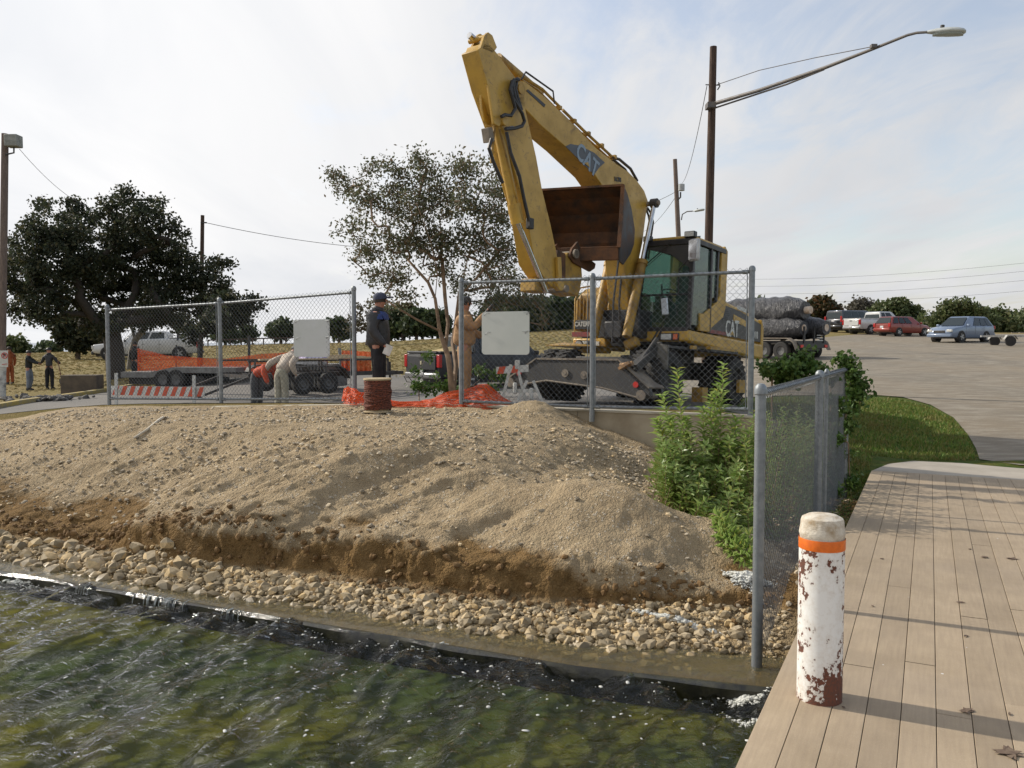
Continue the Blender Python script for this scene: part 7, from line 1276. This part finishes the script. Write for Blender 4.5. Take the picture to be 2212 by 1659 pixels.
bgtree('light green round tree low on the horizon beside the left edge pole', 34, 95, [(30, 750, 22), (14, 756, 18), (46, 758, 15)], lime_l, 200, .42); bgtree('dark low tree on the horizon behind the two talking men', 104, 92, [(100, 758, 14), (115, 756, 12), (88, 760, 10)], ever_l, 90, .38)
bgtree('dark bushy tree below the left part of the live oak crown', 168, 58, [(165, 705, 30), (145, 725, 24), (190, 725, 26), (205, 700, 24), (172, 740, 20), (135, 705, 22)], oak_l, 420, .26); bgtree('low dark tree right of the bushy one, left of the first fence post', 212, 64, [(212, 735, 18), (200, 742, 14), (226, 745, 12)], red_l, 130, .3)
GR = 'trees behind the parked cars'
bgtree('dark round tree behind the last fence post right of the excavator', 1640, 72, [(1632, 672, 20), (1650, 680, 17), (1622, 684, 13), (1640, 660, 12)], ever_l, 190, .34, group=GR)
bgtree('tall reddish brown and green tree between the wrapped rolls and the parked cars', 1768, 82, [(1768, 668, 26), (1745, 684, 22), (1795, 682, 22), (1780, 660, 18), (1735, 672, 14), (1810, 695, 16), (1770, 700, 24), (1752, 702, 20)], red_l, 480, .36, group=GR)
bgtree('grey nearly bare round tree above the black vehicle', 1862, 88, [(1862, 662, 18), (1848, 670, 14), (1878, 670, 14)], leaf_mat('grey_twig_leaves', [(.14, .125, .10), (.10, .095, .07)]), 120, .26, group=GR)
bgtree('light green tree above the white extended cab pickup', 1925, 86, [(1910, 670, 17), (1935, 666, 17), (1955, 672, 17), (1975, 680, 14), (1895, 676, 12)], lime_l, 260, .34, group=GR)
bgtree('sparse tree with pale trunk above the blue crossover', 2080, 80, [(2050, 672, 22), (2080, 664, 22), (2108, 672, 18), (2030, 684, 16)], lime_l, 140, .28, bk=M('pale_bark', (.2, .18, .15)), group=GR, sparse=18)
bgtree('scrubby tree right of the sparse one above the boat trailer', 2150, 82, [(2135, 684, 17), (2160, 682, 16), (2118, 690, 14)], lime_l, 120, .26, group=GR); bgtree('dark scrubby tree at the right edge of the picture', 2200, 84, [(2195, 692, 16), (2215, 690, 18), (2178, 698, 12)], lime_l, 120, .28, group=GR)
def brush(pts, d, mat, label, n, size, sp_):
    C = []
    for i in range(n): x = random.uniform(pts[0], pts[1]); g = on(x, d+random.uniform(-2, 2)); C.append((g.x, g.y, g.z+abs(random.gauss(0, sp_)))) 
    tagp(leaves('brush', np.repeat(np.array(C), 14, 0)+RNG.normal(size=(n*14, 3))*.3, size, mat, None), label, 'brush', kind='stuff')
brush((1655, 2260), 84, ever_l, 'dark low brush along the far edge of the parking lot', 420, .30, .6); brush((1985, 2260), 81, lime_l, 'paler low brush behind the blue crossover', 300, .3, .7); brush((1000, 1330), 92, ever_l, 'dark undergrowth below the dense evergreens', 420, .4, .9)
# ---------------------------------------------------------------- lance-leaved bush by the wall
def lance(q, c, d, up, ln, wd):
    s = d.cross(up).normalized(); n_ = s.cross(d).normalized(); a = c; b_ = c+d*ln*.45+n_*ln*.05; e = c+d*ln-n_*ln*.12
    q.add([a, b_+s*wd, e, b_-s*wd, b_-n_*wd*.5], [(0, 1, 4), (1, 2, 4), (2, 3, 4), (3, 0, 4)])
def shoot(q, ql, b0, tip_, bend, nl, ln, r=.006):
    b0 = Vector(b0); t1 = Vector(tip_); mid = (b0+t1)/2+Vector(bend); ns = 14; pts = [b0*(1-t)**2+mid*2*t*(1-t)+t1*t*t for t in np.linspace(0, 1, ns)]; q.tube(pts, [r*(1-.7*i/ns) for i in range(ns)], 5, False); ph = random.uniform(0, 6)
    for k in range(nl):
        t = (k+.5)/nl; t = .12+.88*t; i = min(int(t*(ns-1)), ns-2); f = t*(ns-1)-i; c = pts[i].lerp(pts[i+1], f); ax = (pts[i+1]-pts[i]).normalized(); an = ph+k*2.4; a = ax.cross(Vector((1, .2, 0))).normalized(); b_ = ax.cross(a); d = (a*math.cos(an)+b_*math.sin(an)+ax*random.uniform(.2, .8)).normalized(); lance(ql, c, d, ax, ln*random.uniform(.75, 1.25)*(1-.35*max(0, t-.8)/.2), ln*.17)
bu = UV(-.8, 2.4, -.2); bush = thing('willow_leaved_shrub', 'tall bright green lance leaved shrub against the concrete wall, left of the dock fence', 'shrub', bu); q = MB(); ql = MB()
for (px, py), d, base in (((1462, 796), 8.3, (1500, 1120)), ((1430, 850), 8.2, (1480, 1110)), ((1418, 905), 8.1, (1470, 1080)), ((1562, 786), 8.2, (1545, 1130)), ((1535, 850), 8.1, (1540, 1120)), ((1518, 880), 8.3, (1535, 1120)), ((1590, 905), 8.0, (1570, 1130)), ((1618, 930), 7.9, (1585, 1140)), ((1480, 900), 8.3, (1505, 1110)), ((1448, 900), 8.4, (1490, 1100)), ((1550, 830), 8.35, (1550, 1130))):
    b0 = P(base[0], base[1], d-.2); b0.z = max(b0.z, -.3); shoot(q, ql, b0, P(px, py, d), (random.uniform(-.05, .05), 0, .1), 115, .12)
for i in range(260):
    px = random.uniform(1425, 1632); py = random.uniform(935, 1190); lim = 985+(px-1425)*1.02; py = min(py, lim+random.uniform(-30, 15)); d = 7.9-(py-950)*.0042+random.uniform(-.15, .35); tipp = P(px, py, d); b0 = Vector((tipp.x+random.uniform(-.12, .12), tipp.y+random.uniform(.0, .3), tipp.z-random.uniform(.25, .6))); shoot(q, ql, b0, tipp, (0, 0, .05), random.randint(20, 30), .092, .004)
for i in range(34):
    px = random.uniform(1560, 1632); py = 1170+(px-1560)*.8+random.uniform(-40, 10); d = 6.7-(py-1170)*.006; tipp = P(px, py, d); shoot(q, ql, tipp+Vector((random.uniform(-.1, .1), .3, .05)), tipp, (0, 0, .08), 16, .085, .004)
q.build('stems', barkt, bush, False); ql.build('leaves', bush_l, bush, False, smooth=20)
# shrub in the dark gap on the far side of the dock fence
for lb, (u0, u1, v0, v1, z0, z1), n, mt_, ln in (('green undergrowth filling the gap behind the dock fence mesh', (-1.0, -.22, 2.6, 5.3, -.35, .95), 300, bush_l, .08), ('leafy weeds along the foot of the dock fence on the dock side', (-.02, .10, 2.6, 5.6, -.4, -.02), 90, vine_l, .05)):
    root = thing('undergrowth', lb, 'shrub', UV((u0+u1)/2, (v0+v1)/2, z0)); q = MB(); ql = MB()
    for i in range(n): u_, v_ = random.uniform(u0, u1), random.uniform(v0, v1); zt = random.uniform(z0+.2*(z1-z0), z1); shoot(q, ql, UV(u_, v_, max(z0, zt-.45)), UV(u_+random.uniform(-.08, .08), v_+random.uniform(-.1, .1), zt), (0, 0, .03), 18, ln, .003)
    q.build('stems', barkt, root, False); ql.build('leaves', mt_, root, False, smooth=20)
# vines at the far end of the dock fence
def vine(label, blobs, n, per, sp_, size, mat=None, stems=0):
    c0 = blobs[0][0]; root = thing('vine', label, 'vine', (c0.x, c0.y, c0.z-.3)); cl, LL = crown_points(blobs, n, per, sp_, .0); leaves('leaves', LL, size, mat or vine_l, root, 1.25, .3); grow(None, [[tuple(Vector(c0)-Vector((0, 0, .9))), tuple(c0)]], [cl[i] for i in range(0, len(cl), max(1, len(cl)//30))], .014, barkt, root, 'stems', .003, .2, 4)
vine('bushy vine heaped over the fence corner below the wrapped rolls', pxb([(1668, 803, 14), (1700, 795, 18), (1735, 783, 17), (1765, 797, 15), (1742, 760, 9), (1655, 790, 9), (1720, 810, 16), (1690, 820, 14)], 10.9, 1, .2), 230, 14, .05, .055)
vine('vine climbing the last post of the dock fence with loose tendrils', pxb([(1830, 790, 14), (1845, 810, 15), (1820, 775, 12), (1850, 850, 18), (1838, 880, 14), (1828, 920, 12), (1825, 980, 10), (1835, 1040, 12), (1822, 1100, 14), (1862, 830, 10)], 9.9, 1, .12), 170, 12, .05, .05)
vine('thin vine strands hanging on the dock fence mesh near its far end', pxb([(1795, 820, 10), (1800, 860, 10), (1790, 900, 9), (1805, 950, 9), (1785, 1010, 8), (1815, 880, 9), (1800, 1060, 12), (1790, 1110, 14)], 9.3, 1, .1), 70, 14, .035, .05)
# weeds around the foot of the middle tree
vine('small leafy weeds around the foot of the tan stemmed tree', pxb([(905, 835, 14), (930, 842, 12), (900, 800, 10), (945, 815, 9), (960, 838, 14), (990, 845, 12), (925, 770, 9), (1040, 800, 12), (1075, 810, 12), (1100, 825, 12), (1060, 845, 14)], 19, 1, .3), 120, 14, .07, .07)
# lawn blades on the green patch
bl = []
n = 42000; x = RNG.uniform(4.2, 9.4, n); y = RNG.uniform(9.5, 20, n); u, v = touv(x, y); px = 1106+x/y*1800
py = 740+(CAMZ-gz(x, y))/y*1800; edge_y = np.interp(py, [858, 866, 880, 904, 935, 965, 998, 1100], [1900, 1950, 2010, 2060, 2092, 2108, 2116, 2116]); ok = (px < edge_y-3) & (px > 1690) & (py > 862) & ((v > 8.0) | (u < .12)) & (v > 5.8); x, y = x[ok], y[ok]; z = gz(x, y); n = len(x)
h = RNG.uniform(.025, .07, n); a = RNG.uniform(0, 6.28, n); w_ = .006+.0006*y; C = np.stack([x, y, z], -1); dx = np.stack([np.cos(a), np.sin(a), 0*a], -1); tipv = C+np.stack([RNG.normal(0, .02, n), RNG.normal(0, .02, n), h], -1)
V = np.stack([C-dx*w_[:, None], C+dx*w_[:, None], tipv], 1).reshape(-1, 3); lawn = leaf_mat('lawn_blades', [(.07, .135, .02), (.12, .20, .032), (.17, .21, .045), (.24, .20, .06)], .6, .3, patch=(.17, .13, .04)); tagp(npmesh('lawn_grass', V, np.arange(n*3).reshape(-1, 3), lawn), 'short green lawn between the dock and the parking lot', 'grass', kind='stuff')
# dry tufts on the hill
n = 16000; px = RNG.uniform(-60, 1500, n); d = RNG.uniform(31, 88, n)**1.0; x = (px-1106)/1800*d; z = gz(x, d); ok = ~((px < 245) & (d < 34)) & ~((px > 1150) & (d < 50)); x, d, z = x[ok], d[ok], z[ok]; n = len(x); C = np.stack([x, d, z], -1); a = RNG.uniform(0, 6.28, n); wv = .02+.0022*d
dx = np.stack([np.cos(a), np.sin(a), 0*a], -1); V = np.stack([C-dx*wv[:, None], C+dx*wv[:, None], C+np.stack([RNG.normal(0, .05, n), RNG.normal(0, .05, n), RNG.uniform(.03, .08, n)], -1)], 1).reshape(-1, 3)
tagp(npmesh('dry_grass_tufts', V, np.arange(n*3).reshape(-1, 3), leaf_mat('dry_blades', [(.26, .205, .085), (.32, .245, .11), (.22, .19, .07)], .8, .2)), 'dry yellow grass tufts over the hill behind the fences', 'grass', kind='stuff')
